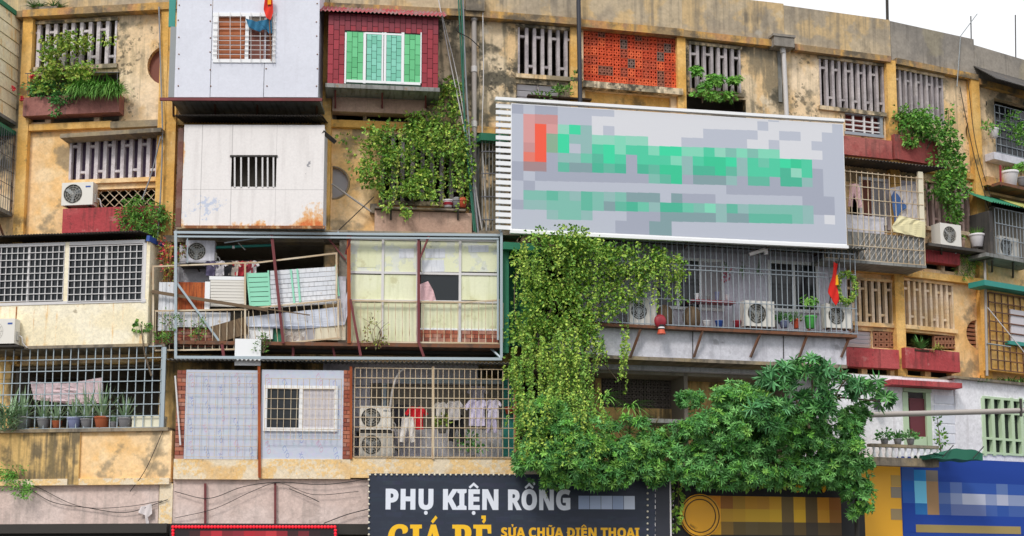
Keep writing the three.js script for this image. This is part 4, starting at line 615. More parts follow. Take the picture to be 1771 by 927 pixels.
{ // lower white shed with rust
  const p = S[2], D = 1.25, rustMap = (() => {
    const W = 512, H = 384, d = new Uint8Array(W * H * 4), G = (f, x, y) => NF[f][(y & 511) * 512 + (x & 511)];
    for (let y = 0; y < H; y++) for (let x = 0; x < W; x++) {
      const u = x / W, v = y / H, i = (y * W + x) * 4, n = G('c', x * 2, y) * 0.6 + G('f', x, y) * 0.4, s2 = G('s', x, y);
      let c = [234, 230, 228]; const mix = (k, col) => { c = c.map((q, j) => q + (col[j] - q) * clamp(k)); };
      mix(sstep(0.5, 0.85, G('t', x, y)) * 0.3, [205, 200, 198]);
      mix(sstep(0.58, 0.70, G('f', x, y) * 0.4 + G('g', x, y) * 0.2 + G('b', x + 90, y) * 0.4 + 0.2 - 1.7 * Math.hypot((u - 0.2) * 0.9, (v - 0.22) * 1.3)) * 0.6, [165, 182, 214]);
      mix(sstep(0.66, 0.70, n + 0.05 - 1.2 * Math.hypot((u - 0.78) * 0.7, v - 0.62)) * 0.6, [95, 98, 108]);
      const corner = Math.max(0, 0.3 - Math.hypot((u - 0.97) * 1.0, (v - 0.08) * 0.8)) * 1.4, foot = Math.max(0, 0.1 - v) * 2.6 + Math.max(0, 0.2 - Math.abs(u - 0.52)) * Math.max(0, 0.22 - v) * 6, edge = Math.max(0, 0.03 - u) * 9;
      const rk = n * 0.62 + s2 * 0.2 + corner + foot + edge; mix(sstep(0.66, 0.86, rk) * 0.85, [222, 158, 92]); mix(sstep(0.84, 1.0, rk) * 0.9, [206, 104, 40]); mix(sstep(0.7, 0.85, G('g', x, y)) * sstep(0.8, 1, rk) * 0.5, [150, 70, 30]);
      for (const q of [0.13, 0.345, 0.66]) if (Math.abs(u - q) < 0.0016) mix(0.5, [120, 116, 116]); if (Math.abs(v - 0.36) < 0.002) mix(0.4, [130, 126, 126]);
      for (let k = 0; k < 3; k++) d[i + k] = c[k] * (1 + (G('g', x, y) - 0.5) * 0.05); d[i + 3] = 255;
    }
    const t = new THREE.DataTexture(d, W, H); t.magFilter = THREE.LinearFilter; t.colorSpace = THREE.SRGBColorSpace; t.needsUpdate = true; return new THREE.MeshStandardMaterial({ map: t, roughness: 0.6 });
  })();
  const t = thing('balcony_shed', 'old white balcony shed with rust and blue flakes and a small barred window', 'shed', p, 438, 395, 0.65);
  frontPanel(t, 'sheet', rustMap, 316, 216, 560, 392, D, 0.03, [[400, 271, 478, 323]], true);
  pbox(t, 'left_wall', M.rusty, 316, 216, 320, 392, 0.02, D - 0.032); pbox(t, 'right_wall', M.whitePaint, 555, 216, 558, 392, 0.02, D - 0.032); pbox(t, 'floor', M.greySheet, 314, 391, 560, 396, 0.02, D - 0.04); pbox(t, 'edge_beam', M.rusty, 314, 390, 562, 395, D + 0.002, D + 0.06); pbox(t, 'inner_wall', M.room, 325, 220, 550, 388, 0.3, 0.34);
  const g = sub(t, 'window_bars'); for (const x of [406, 417, 430, 443, 454, 463, 473]) pbar(g, 'bar', M.barWhite, [x, 324, D + 0.005], [x, 270, D + 0.005], 0.045, 0.03); pbar(g, 'rail', M.dark, [398, 270, D + 0.01], [480, 270, D + 0.01], 0.05, 0.05);
  const w = Math.abs(p.at(566, 212, D)[0] - p.at(308, 212, D)[0]), rf = mesh('roof_sheet', corrugated(w, 1.6), M.darkSheet, t); rf.position.set(...loc(t, 437, 207, 0.7)); rf.rotation.x = 0.16; pbar(t, 'roof_end', M.darkSheet, [558, 228, D], [580, 246, 0.9], 0.05, 0.12);
  pbox(t, 'side_brick', M.brickWall, 306, 222, 315, 392, 0.3, 0.7);
}
{ // red tiled shed
  const p = S[3], D = 1.15, t = thing('balcony_shed', 'dark red tiled balcony shed with green and mint window panels', 'shed', p, 662, 152, 0.6), m = META.get(t), r = p.rect(567, 26, 758, 149, D), W = r.u1 - r.u0, H = r.v1 - r.v0, x0 = r.u0 - m.u, y0 = r.v0 - m.v, z = D - m.d;
  lbox(t, 'backing', M.joint, W, H, 0.05, x0 + W / 2, y0 + H / 2, z - 0.03); lbox(t, 'left_wall', M.redOxide, 0.05, H, 1.05, x0 + 0.02, y0 + H / 2, z - 0.58); lbox(t, 'right_wall', M.redOxide, 0.05, H, 1.05, x0 + W - 0.02, y0 + H / 2, z - 0.58); lbox(t, 'floor', M.greySheet, W + 0.1, 0.12, 1.2, x0 + W / 2, y0 - 0.05, z - 0.56);
  const n = 20, tw = W / n, th = 0.3, win = p.rect(596, 56, 728, 144, D), wa = win.u0 - m.u, wb = win.u1 - m.u, wt = win.v1 - m.v;
  for (let i = 0; i < n; i++) for (let y = y0 + (i % 2 ? -th / 2 : 0); y < y0 + H; y += th) {
    const a = Math.max(y0, y), b = Math.min(y0 + H, y + th); if (b - a < 0.03) continue; const xc = x0 + (i + 0.5) * tw; let lo = a; if (xc > wa && xc < wb) { if (b < wt + 0.02) continue; lo = Math.max(a, wt); if (b - lo < 0.03) continue; }
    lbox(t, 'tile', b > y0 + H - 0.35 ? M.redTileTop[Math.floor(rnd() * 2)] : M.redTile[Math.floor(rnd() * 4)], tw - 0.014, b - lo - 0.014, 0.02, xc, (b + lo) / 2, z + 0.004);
  }
  const w = sub(t, 'window'); lbox(w, 'backing', M.jointGreen, wb - wa, wt - y0 - 0.02, 0.02, (wa + wb) / 2, (wt + y0) / 2, z);
  const tiles = (a, b, mats, name, mg, hh) => { const q = p.rect(a, 58, b, 143, D), uu = q.u0 - m.u, ww = q.u1 - q.u0, c = Math.max(2, Math.round(ww / 0.16)), cw = ww / c; for (let i = 0; i < c; i++) for (let y = y0 + 0.06 + (i % 2 ? -hh / 2 : 0); y < wt - 0.02; y += hh) { const lo = Math.max(y, y0 + 0.06), hi = Math.min(y + hh, wt - 0.03); if (hi - lo < 0.03) continue; lbox(w, name, mats[Math.floor(rnd() * 3)], cw - mg, hi - lo - mg, 0.015, uu + (i + 0.5) * cw, (lo + hi) / 2, z + 0.016); } };
  tiles(599, 628, M.greenTile, 'green_pane', 0.012, 0.31); tiles(699, 727, M.greenTile, 'green_pane', 0.012, 0.31); tiles(634, 660, M.mintTile, 'mint_pane', 0.012, 0.22); tiles(668, 694, M.mintTile, 'mint_pane', 0.012, 0.22);
  for (const [a, b] of [[596, 599], [628, 633], [660, 663], [664, 668], [694, 699], [727, 729]]) pbox(w, 'frame', M.white, a, 56, b, 144, D + 0.0, D + 0.035); pbox(w, 'frame', M.white, 599, 140, 727, 144.5, D, D + 0.03); pbox(w, 'frame', M.white, 632, 57, 697, 60, D, D + 0.03);
  const ww = W + 0.5, rf = mesh('roof_sheet', corrugated(ww, 1.7, 0.12, 0.025), M.redSheet, t); rf.position.set(x0 + W / 2, y0 + H + 0.38, z - 0.55); rf.rotation.x = 0.5; for (let i = 0; i < 12; i++) { }
  for (const x of [580, 661, 736]) { const g = [V3(0, 0, 0), V3(0, 0, 0.7)]; pbar(t, 'bracket', M.redOxide, [x, 186, 0.39], [x, 155, 0.95], 0.05, 0.08); }
}
{ // junk-filled balcony inside a grey steel frame
  const p = PM, t = thing('patched_balcony', 'long grey steel frame balcony patched with sheets, shutters and pale green panels', 'balcony', p, 585, 618, -0.4);
  // outer frame of grey tubes
  for (const [a, b, w] of [[[301, 402, 0], [866, 407, 0], 0.07], [[301, 409, 0], [862, 413, 0], 0.05], [[302, 618, 0], [868, 621, 0], 0.08]]) pbar(t, 'frame_tube', M.frameGrey, a, b, w, w);
  for (const x of [304, 867]) pbar(t, 'frame_tube', M.frameGrey, [x, 619, 0.005], [x, 402, 0.005], 0.075, 0.075); pbar(t, 'frame_tube', M.frameGrey, [861, 588, -0.02], [861, 412, -0.02], 0.05, 0.05); pbar(t, 'brace', M.frameGrey, [306, 490, -0.03], [386, 600, -0.2], 0.06, 0.06); pbar(t, 'brace', M.frameGrey, [848, 602, -0.3], [866, 619, -0.01], 0.05, 0.05); pbar(t, 'brace', M.frameGrey, [324, 410, -0.02], [324, 455, -0.05], 0.03, 0.03); pbar(t, 'brace', M.frameGrey, [388, 420, -0.3], [470, 408, -0.05], 0.03, 0.03);
  for (const x of [304, 585, 866]) pbar(t, 'tie', M.frameGrey, [x, 402, 0], [x, 398, -1.25], 0.05, 0.05);
  pbox(t, 'floor', M.brownSteel, 268, 592, 868, 598, -1.25, -0.06); pbox(t, 'soffit_beam', M.dark, 300, 604, 866, 610, -1.2, -0.7); pbox(t, 'ceiling', M.slab, 304, 398, 866, 401, -1.25, -0.1);
  // rusty rail
  const rail = sub(t, 'railing'); const rz = -0.12;
  for (const [a, b] of [[[264, 461, rz], [440, 454, rz]], [[440, 455, rz], [582, 438, rz]], [[268, 538, rz], [428, 535, rz]], [[428, 534, rz], [588, 518, rz]], [[604, 520, rz], [800, 523, rz]], [[800, 523, rz], [868, 519, rz]], [[268, 606, rz], [430, 604, rz]], [[604, 591, rz], [868, 594, rz]], [[424, 600, rz], [590, 584, rz]]]) pbar(rail, 'rail', M.barCream, a, b, 0.045, 0.045);
  for (let x = 268; x < 432; x += 12.4) pbar(rail, 'bar', M.barCream, [x, 606, rz], [x + 1, 538, rz], 0.022); for (let x = 440; x < 592; x += 12.6) pbar(rail, 'bar', M.barCream, [x + 3, 598 - (x - 440) * 0.1, rz], [x - 3, 533 - (x - 440) * 0.1, rz], 0.022); for (let x = 612; x < 868; x += 12) pbar(rail, 'bar', M.barCream, [x, 592, rz], [x, 521, rz], 0.022);
  for (const [x, a, b] of [[265, 461, 605], [424, 456, 600], [582, 437, 520], [585, 520, 586], [869, 524, 592]]) pbar(rail, 'post', M.barCream, [x, b, rz], [x, a, rz], 0.05, 0.05);
  // red oxide props
  for (const [a, b, w] of [[[470, 406, -0.05], [490, 594, -0.05], 0.08], [[603, 408, -0.08], [604, 594, -0.08], 0.1], [[606, 518, -0.03], [624, 616, -0.03], 0.07], [[724, 412, -0.06], [724, 594, -0.06], 0.08], [[742, 408, 0.0], [725, 450, -0.05], 0.045], [[607, 408, 0], [598, 440, -0.08], 0.05], [[724, 592, -0.05], [733, 617, -0.05], 0.07], [[507, 594, -0.3], [507, 617, -0.3], 0.07], [[574, 594, -0.3], [579, 617, -0.3], 0.06], [[566, 410, -0.2], [598, 450, -0.2], 0.04], [[384, 594, -0.1], [387, 617, -0.1], 0.08]]) pbar(t, 'prop', w === 0.1 ? M.rustSheet : M.redOxide, a, b, w, w);
  // left junk screens
  const z0 = -0.2;
  for (let i = 0; i < 5; i++) pbox(t, 'white_strip', M.paleSheet, 274 + i * 6.4, 488, 280 + i * 6.4, 572, z0 - 0.05, z0 - 0.02 + (i % 2) * 0.015); pbox(t, 'rust_panel', M.rustSheet, 308, 488, 354, 536, z0 - 0.04, z0); pbox(t, 'white_post', M.white, 354, 487, 363, 536, z0 - 0.06, z0 + 0.01);
  for (let i = 0; i < 9; i++) pbox(t, 'shutter_slat', M.offWhite, 364, 484 + i * 5.2, 424, 488.6 + i * 5.2, z0 - 0.04, z0 + (i % 2) * 0.008); pbox(t, 'shutter_head', M.white, 362, 478, 424, 484, z0 - 0.05, z0 + 0.01);
  pbar(t, 'plank', M.wood, [262, 504, z0 + 0.14], [462, 536, z0 + 0.12], 0.09, 0.03); pbox(t, 'white_sheet', M.paleSheet, 306, 540, 398, 566, z0 - 0.08, z0 - 0.04); const gb = pbox(t, 'grey_board', M.wood, 366, 556, 428, 586, z0 - 0.02, z0 + 0.02); gb.rotation.z = 0.3; courses(t, 'brick_patch', 300, 568, 372, 600, z0 - 0.25, z0 - 0.12, 0.24, 0.09); pbox(t, 'inner_panel', M.room, 308, 540, 430, 590, z0 - 0.5, z0 - 0.46);
  // leaning shutters
  const ms = sub(t, 'mint_shutter'); for (let i = 0; i < 7; i++) { const q = pbox(ms, 'slat', M.mint, 427 + i * 0.8, 472 + i * 8.3, 463 + i * 0.4, 479.2 + i * 8.3, z0, z0 + 0.03); q.rotation.z = 0.05; } for (const [a, b] of [[[427, 472, z0 + 0.02], [433, 530, z0 + 0.02]], [[464, 468, z0 + 0.02], [467, 528, z0 + 0.02]]]) pbar(ms, 'stile', M.mint, a, b, 0.05, 0.04);
  const ps = sub(t, 'pale_shutter'); for (let i = 0; i < 8; i++) { const q = pbox(ps, 'slat', M.paleSheet, 467, 464.5 + i * 8.1, 584, 471.8 + i * 8.1, z0 - 0.03, z0 + 0.005 + (i % 3) * 0.006); q.rotation.z = 0.085; } for (const [a, b] of [[[503, 466, z0 + 0.04], [509, 524, z0 + 0.04]], [[514, 465, z0 + 0.04], [519, 522, z0 + 0.04]], [[581, 458, z0 + 0.04], [586, 512, z0 + 0.04]]]) pbar(ps, 'stile', M.mint, a, b, 0.05, 0.02);
  const tp = mesh('tarpaulin', clothGeo([[0, 0], [2.75, 0.35], [3.0, 1.35], [2.95, 1.4], [2.9, 0.2], [2.8, -0.2], [1.4, -0.35], [0, -0.28]], 0.03), cloth(0xcfd5e2), t, true); tp.position.set(...loc(t, 426, 548, z0 - 0.03)); pbox(t, 'rough_panel', M.roughWall, 488, 552, 542, 592, z0 - 0.12, z0 - 0.06); pbox(t, 'cream_panel', M.cream, 542, 552, 598, 588, z0 - 0.12, z0 - 0.05); pbox(t, 'grey_panel', M.greyCurtain, 527, 548, 545, 590, z0 - 0.1, z0 - 0.045); pbox(t, 'white_panel', M.white, 426, 556, 472, 586, z0 - 0.12, z0 - 0.07); pbox(t, 'green_crate', M.green, 472, 562, 490, 592, z0 - 0.4, z0 - 0.15); pbar(t, 'plank', M.wood, [452, 533, 0.03], [536, 545, 0.03], 0.03, 0.03);
  pbox(t, 'side_panel', M.apron, 584, 478, 598, 556, z0 - 0.06, z0 - 0.02); pbox(t, 'white_box_face', M.white, 406, 586, 451, 632, -0.02, 0.03); pbox(t, 'dark_partition', M.ceiling, 586, 415, 602, 592, z0 - 0.5, z0 - 0.1);
  for (const [a, b, c, e] of [[310, 424, 370, 488], [300, 455, 365, 490]]) pbox(t, 'back_panel', M.apron, a, b, c, e, -0.8, -0.75);
  // pale green panels, framed
  const cols = [[606, 660], [663, 720], [728, 794], [797, 860]], rows = [[416, 470, 'top'], [475, 519, 'mid'], [523, 592, 'low']];
  for (let i = 0; i < 4; i++) for (const [a, b, k] of rows) { if (i === 2 && k === 'mid') continue; const y1 = k === 'low' && i > 1 ? 569 : b; pbox(t, 'green_panel', k === 'top' ? M.paleGreenPatched : M.paleGreen, cols[i][0], a, cols[i][1], y1, -0.32, -0.28); }
  const gp = pbox(t, 'glass_pane', M.glassDark, 728, 475, 794, 519, -0.32, -0.3); const pc = mesh('pink_cloth', clothGeo([[-0.18, -0.3], [-0.2, 0.2], [0.05, 0.3], [0.2, 0.05], [0.3, -0.28]], 0.03), cloth(0xd9b4b8), t, true); pc.position.set(...loc(t, 737, 504, -0.27)); pbox(t, 'backing_panel', M.room, 604, 412, 862, 592, -0.5, -0.45);
  for (const x of [661.5, 722, 795.5]) pbox(t, 'mullion', M.barWhite, x - 2.2, 413, x + 2.2, 592, -0.3, -0.24); for (const y of [414, 472.5, 521]) pbox(t, 'transom', M.barWhite, 604, y - 2 + 0, 862, y + 2, -0.3, -0.25); courses(t, 'brick_patch', 727, 571, 862, 592, -0.4, -0.28, 0.24, 0.11); pbox(t, 'brick_cap', M.white, 727, 568, 862, 571, -0.34, -0.27);
  for (const [a, b, c, e] of [[618, 432, 650, 462], [690, 430, 716, 446], [735, 430, 770, 446], [730, 450, 768, 470], [810, 424, 845, 436]]) pbox(t, 'patch', rnd() < 0.5 ? M.paleSheet : M.paleGreen, a, b, c, e, -0.28, -0.272).rotation.z = rr(-0.04, 0.04);
  acUnit('grey air conditioner with dark fan inside the junk filled balcony', p, 322, 418, 372, 456, -0.35, { mat: M.apron, fx: -0.12, badge: false });
  const sh = thing('wall_shelf', 'thin dark shelf under the air conditioner in the junk filled balcony', 'shelf', p, 345, 460, -0.5); pbox(sh, 'board', M.dark, 312, 457, 374, 460, -0.78, -0.35); pbar(sh, 'bracket', M.dark, [340, 459, -0.4], [345, 470, -0.76], 0.03, 0.03);
  const dp = thing('pvc_pipe', 'teal drain pipe crossing the dark back of the junk filled balcony', 'pipe', p, 430, 428, -0.6); pbar(dp, 'pipe', M.teal, [372, 428, -0.6], [470, 424, -0.6], 0.09); pbar(dp, 'hanger', M.barWhite, [412, 420, -0.58], [424, 432, -0.52], 0.02, 0.02); pbar(dp, 'coupling', M.white, [402, 427.5, -0.6], [406, 427.3, -0.6], 0.11);
  // washing on the rail line
  const gm = [['patterned dark top', 365, 0x5a5470], ['grey white towel', 380, 0xc9c6cc], ['black shirt', 394, 0x2a2a2e], ['beige shirt', 406, 0xcabdb0], ['red shirt', 416, 0xb02f3a], ['white cloth', 436, 0xd4cfd2], ['dark red top', 430, 0x9a3a44]];
  for (const [nm, x, c] of gm) garment('garment', nm + ' drying on the line of the junk filled balcony', p, x, 452, -0.28, SHIRT, 0.62, c, 'washing in the junk filled balcony', rr(-0.08, 0.08));
  const wl = thing('washing_line', 'thin washing line strung across the junk filled balcony', 'line', p, 400, 451, -0.28); pbar(wl, 'line', M.cableBlack, [306, 452, -0.28], [466, 450, -0.28], 0.012);
  for (const [x0, y0, n, r, lab] of [[292, 580, 150, 40, 'weedy shrub growing through the rusty rail at the end of the junk balcony'], [650, 590, 110, 45, 'dry weed sprouting from the slab in front of the pale green panels'], [345, 575, 80, 26, 'green weeds behind the rusty rail beside the leaning board'], [455, 597, 70, 24, 'small weed tuft on the slab under the leaning shutters']]) {
    const s = thing('weed', lab, 'plant', p, x0, y0 + 14, -0.05), L = new Leaves(x0 === 650 ? PAL.olive.concat(PAL.brown) : PAL.mid); twigs(s, 'stem', [0, 1, 2, 3, 4].map((i) => [[[x0, y0 + 14, -0.06], [x0 + rr(-10, 10), y0 - r * 0.4, 0.0], [x0 + (i - 2) * r * 0.25, y0 - r * rr(0.6, 1.0), 0.05]], 0.012])); lobes(s, [[x0, y0 - r * 0.4, r * 0.55, r * 0.7, 0.02, 0.2, n], [x0 - r * 0.2, y0 + 4, r * 0.5, 10, 0.0, 0.2, n * 0.6]], (q, o) => L.leaf(q, o.add(V3(0, 0.2, 0.2)), rr(0.06, 0.11), 0.02), 0.1); L.add(s);
  }
  const cr = thing('dry_creeper', 'brown withered creeper hanging beside the grey steel frame', 'plant', S[2], 296, 470, 0.9), C = new Leaves([...PAL.brown, ...PAL.red, ...PAL.olive]); twigs(cr, 'stem', [[[[293, 500, 0.8], [290, 460, 0.9], [296, 415, 0.9]], 0.02], [[[290, 470, 0.9], [300, 440, 0.95], [312, 425, 1.0]], 0.015]]); lobes(cr, [[290, 440, 20, 30, 0.9, 0.25, 200], [312, 430, 10, 14, 1.0, 0.15, 60], [290, 470, 14, 22, 0.9, 0.2, 100]], (q, o) => C.leaf(q, o.add(V3(0, -0.5, 0)), rr(0.06, 0.12), 0.03), 0.1); C.add(cr);
}
{ // first floor extension: printed insulation sheets, window, barred wash balcony
  const p = PM, D = 0.05, ins = canvasMat(1024, 640, (x, W, H) => {
    x.fillStyle = '#c3cad9'; x.fillRect(0, 0, W, H); for (let i = 0; i < 1500; i++) { x.fillStyle = `rgba(${170 + rnd() * 50},${178 + rnd() * 45},${200 + rnd() * 40},0.12)`; x.fillRect(rnd() * W, rnd() * H, 10 + rnd() * 50, 4 + rnd() * 30); }
    
    for (let c = 0; c < 5; c++) for (let r = 0; r < 4; r++) { x.save(); x.translate(40 + c * 210 + (r % 2) * 20, 40 + r * 160 + (c % 3) * 40); x.rotate(1.15 - (c % 2) * 0.25); x.font = '58px sans-serif'; x.fillStyle = (c + r) % 3 ? 'rgba(80,100,180,0.5)' : 'rgba(200,100,140,0.4)'; x.fillText(['ETO', 'XO', 'CTO'][(c * 2 + r) % 3], 0, 0); x.restore(); }
  }, 0.5);
  const t = thing('balcony_extension', 'first floor extension of printed blue insulation sheet with a white sliding window', 'balcony', p, 450, 793, -0.6);
  frontPanel(t, 'insulation_sheet', ins, 320, 640, 447, 794, D, 0.03, [], true); frontPanel(t, 'insulation_sheet', ins, 451, 640, 594, 794, D, 0.03, [[458, 669, 582, 744]], true);
  windowUnit(t, 456, 667, 584, 746, D + 0.02, { n: 2, fw: 0.1, frame: M.white, panes: [M.glassDark, M.blind] }); courses(t, 'brick_column', 304, 640, 320, 794, D - 0.3, D, 0.27, 0.115); courses(t, 'brick_column', 593, 640, 606, 794, D - 0.3, D, 0.22, 0.115);
  pbar(t, 'post', M.rustSheet, [449, 826, D + 0.05], [448, 634, D + 0.05], 0.075, 0.06); pbar(t, 'pipe_run', M.barWhite, [303, 650, D + 0.06], [312, 770, D + 0.1], 0.05); grille(t, 'grille', M.barCream, 458, 655, 590, 760, 12, 6, D + 0.14, 0.014); grille(t, 'grille', M.barCream, 322, 645, 446, 790, 10, 8, D + 0.07, 0.01);
  pbox(t, 'back_panel', M.room, 322, 640, 600, 794, D - 0.5, D - 0.45);
  const w = Math.abs(p.at(892, 628, D)[0] - p.at(294, 628, D)[0]), rf = mesh('roof_sheet', corrugated(w, 1.6, 0.12, 0.025), M.greySheet, t); rf.position.set(...loc(t, 593, 627, -0.55)); rf.rotation.x = 0.1;
  pbox(t, 'parapet_wall', M.peeling, 300, 794, 449, 829, D - 0.25, D + 0.02); pbox(t, 'parapet_wall', M.peeling, 449, 794, 606, 828, D - 0.25, D + 0.025); pbox(t, 'parapet_wall', M.peeling, 606, 792, 893, 827, D - 0.25, D + 0.018);
  // barred wash balcony
  const c = thing('balcony_cage', 'rust flecked cream grid cage of the wash balcony beside the blue sheets', 'balcony', p, 750, 791, -0.4); grille(c, 'grille', M.barCream, 613, 638, 889, 791, 29, 9, D + 0.03, 0.02); for (const [x, mt] of [[607, M.rustSheet], [749, M.barCream], [891, M.rusty]]) pbar(c, 'post', mt, [x, 794, D + 0.03], [x, 634, D + 0.03], 0.07, 0.07); pbox(c, 'floor', M.slab, 606, 789, 893, 793, -1.3, D - 0.03); pbox(c, 'back_wall', M.room, 606, 640, 660, 790, -1.25, -1.2); pbox(c, 'low_wall', M.apron, 606, 742, 893, 790, -1.22, -1.16); pbox(c, 'inner_frame', M.frameGrey, 660, 660, 668, 745, -1.18, -1.12); pbox(c, 'inner_frame', M.frameGrey, 612, 655, 893, 663, -1.18, -1.13); pbox(c, 'back_wall', M.room, 668, 663, 893, 742, -1.3, -1.25); pbox(c, 'side_wall', M.teal, 868, 645, 890, 790, -1.1, -1.05);
  acUnit('beige air conditioner stacked on another in the wash balcony cage', p, 622, 703, 676, 744, -0.12, { badge: M.grey }); acUnit('lower beige air conditioner standing on the wash balcony floor', p, 621, 750, 680, 790, -0.1, { badge: false, mat: M.acGrey }); const sf = thing('wall_shelf', 'dark slim shelf between the two stacked air conditioners', 'shelf', p, 650, 748, -0.25); pbox(sf, 'board', M.dark, 616, 745, 682, 748, -1.12, -0.08);
  const hs = thing('hose', 'white flexible hose curving above the stacked air conditioners', 'hose', p, 676, 690, -0.1); ptube(hs, 'hose', M.pvc, [[674, 712, -0.12], [680, 670, -0.1], [690, 645, -0.1], [702, 636, -0.15]], 0.035);
  garment('garment', 'red shirt drying in the wash balcony', p, 720, 704, -0.25, SHIRT, 0.95, 0xd0202c, 'washing in the wash balcony'); garment('garment', 'white trousers drying in the wash balcony', p, 705, 721, -0.18, PANTS, 0.95, 0xe2dedb, 'washing in the wash balcony'); garment('garment', 'pale lilac shirt drying in the wash balcony', p, 825, 692, -0.2, SHIRT, 1.1, 0xcfc8e2, 'washing in the wash balcony'); garment('garment', 'small lilac top beside the pale lilac shirt', p, 853, 692, -0.22, SHIRT, 0.75, 0xd6d0e6, 'washing in the wash balcony'); garment('garment', 'lilac trousers hanging beside the lilac shirts', p, 850, 716, -0.3, PANTS, 0.72, 0xc3bcd8, 'washing in the wash balcony'); garment('garment', 'grey shirt drying in the wash balcony', p, 786, 694, -0.3, SHIRT, 0.8, 0xc4c0c0, 'washing in the wash balcony'); garment('garment', 'white vest drying in the wash balcony', p, 762, 696, -0.35, SHIRT, 0.6, 0xd8d4cf, 'washing in the wash balcony'); garment('garment', 'black trousers hanging in the wash balcony', p, 790, 718, -0.45, PANTS, 1.0, 0x24262a, 'washing in the wash balcony'); garment('garment', 'dark jacket hanging in the wash balcony', p, 695, 700, -0.5, SHIRT, 1.0, 0x33333a, 'washing in the wash balcony'); garment('garment', 'grey hooded top hung high in the wash balcony', p, 826, 668, -0.6, SHIRT, 0.9, 0x9a969f, 'washing in the wash balcony');
  const wl = thing('washing_line', 'washing line strung through the wash balcony', 'line', p, 760, 691, -0.3); pbar(wl, 'line', M.cableBlack, [609, 691, -0.28], [888, 690, -0.28], 0.014); pbar(wl, 'line', M.cableBlack, [609, 667, -0.6], [888, 667, -0.6], 0.014);
  for (const [x, y, r, lab] of [[765, 725, 12, 'yellow flowered plant hanging in the wash balcony'], [815, 765, 22, 'leafy green plant standing in the wash balcony']]) { const s = thing('wash_plant', lab, 'plant', p, x, y + r, -0.5), L = new Leaves(y < 740 ? [...PAL.olive, ...PAL.bright] : PAL.deep); pot(s, M.potGrey, 0.14, 0.2, 0, -0.2, 0); lobes(s, [[x, y, r * 1.2, r, -0.5, 0.25, 120]], (q, o) => L.leaf(q, o, rr(0.1, 0.16), 0.035), 0.1); L.add(s, 'leaves'); }
  const ob = thing('orange_pot', 'small orange pot fixed on the wash balcony side wall', 'pot', p, 881, 716, -0.95); pot(ob, M.potOrange, 0.14, 0.2, 0, 0, 0);
  // pink wall of the ground floor
  const b = bay(p); pbox(b, 'pink_wall', M.pinkWall, 299, 829, 892, 906, -1.2, -0.05); pbox(b, 'shop_fascia', M.dark, 286, 906, 640, 924, -1.2, 0.05); pbox(b, 'shop_front', M.black, 286, 924, 900, 990, -1.3, -0.8);
  for (const x of [355, 476]) pbar(b, 'steel_strut', M.redOxide, [x, 906, 0.02], [x, 836, 0.02], 0.06, 0.06); commit(b);
}
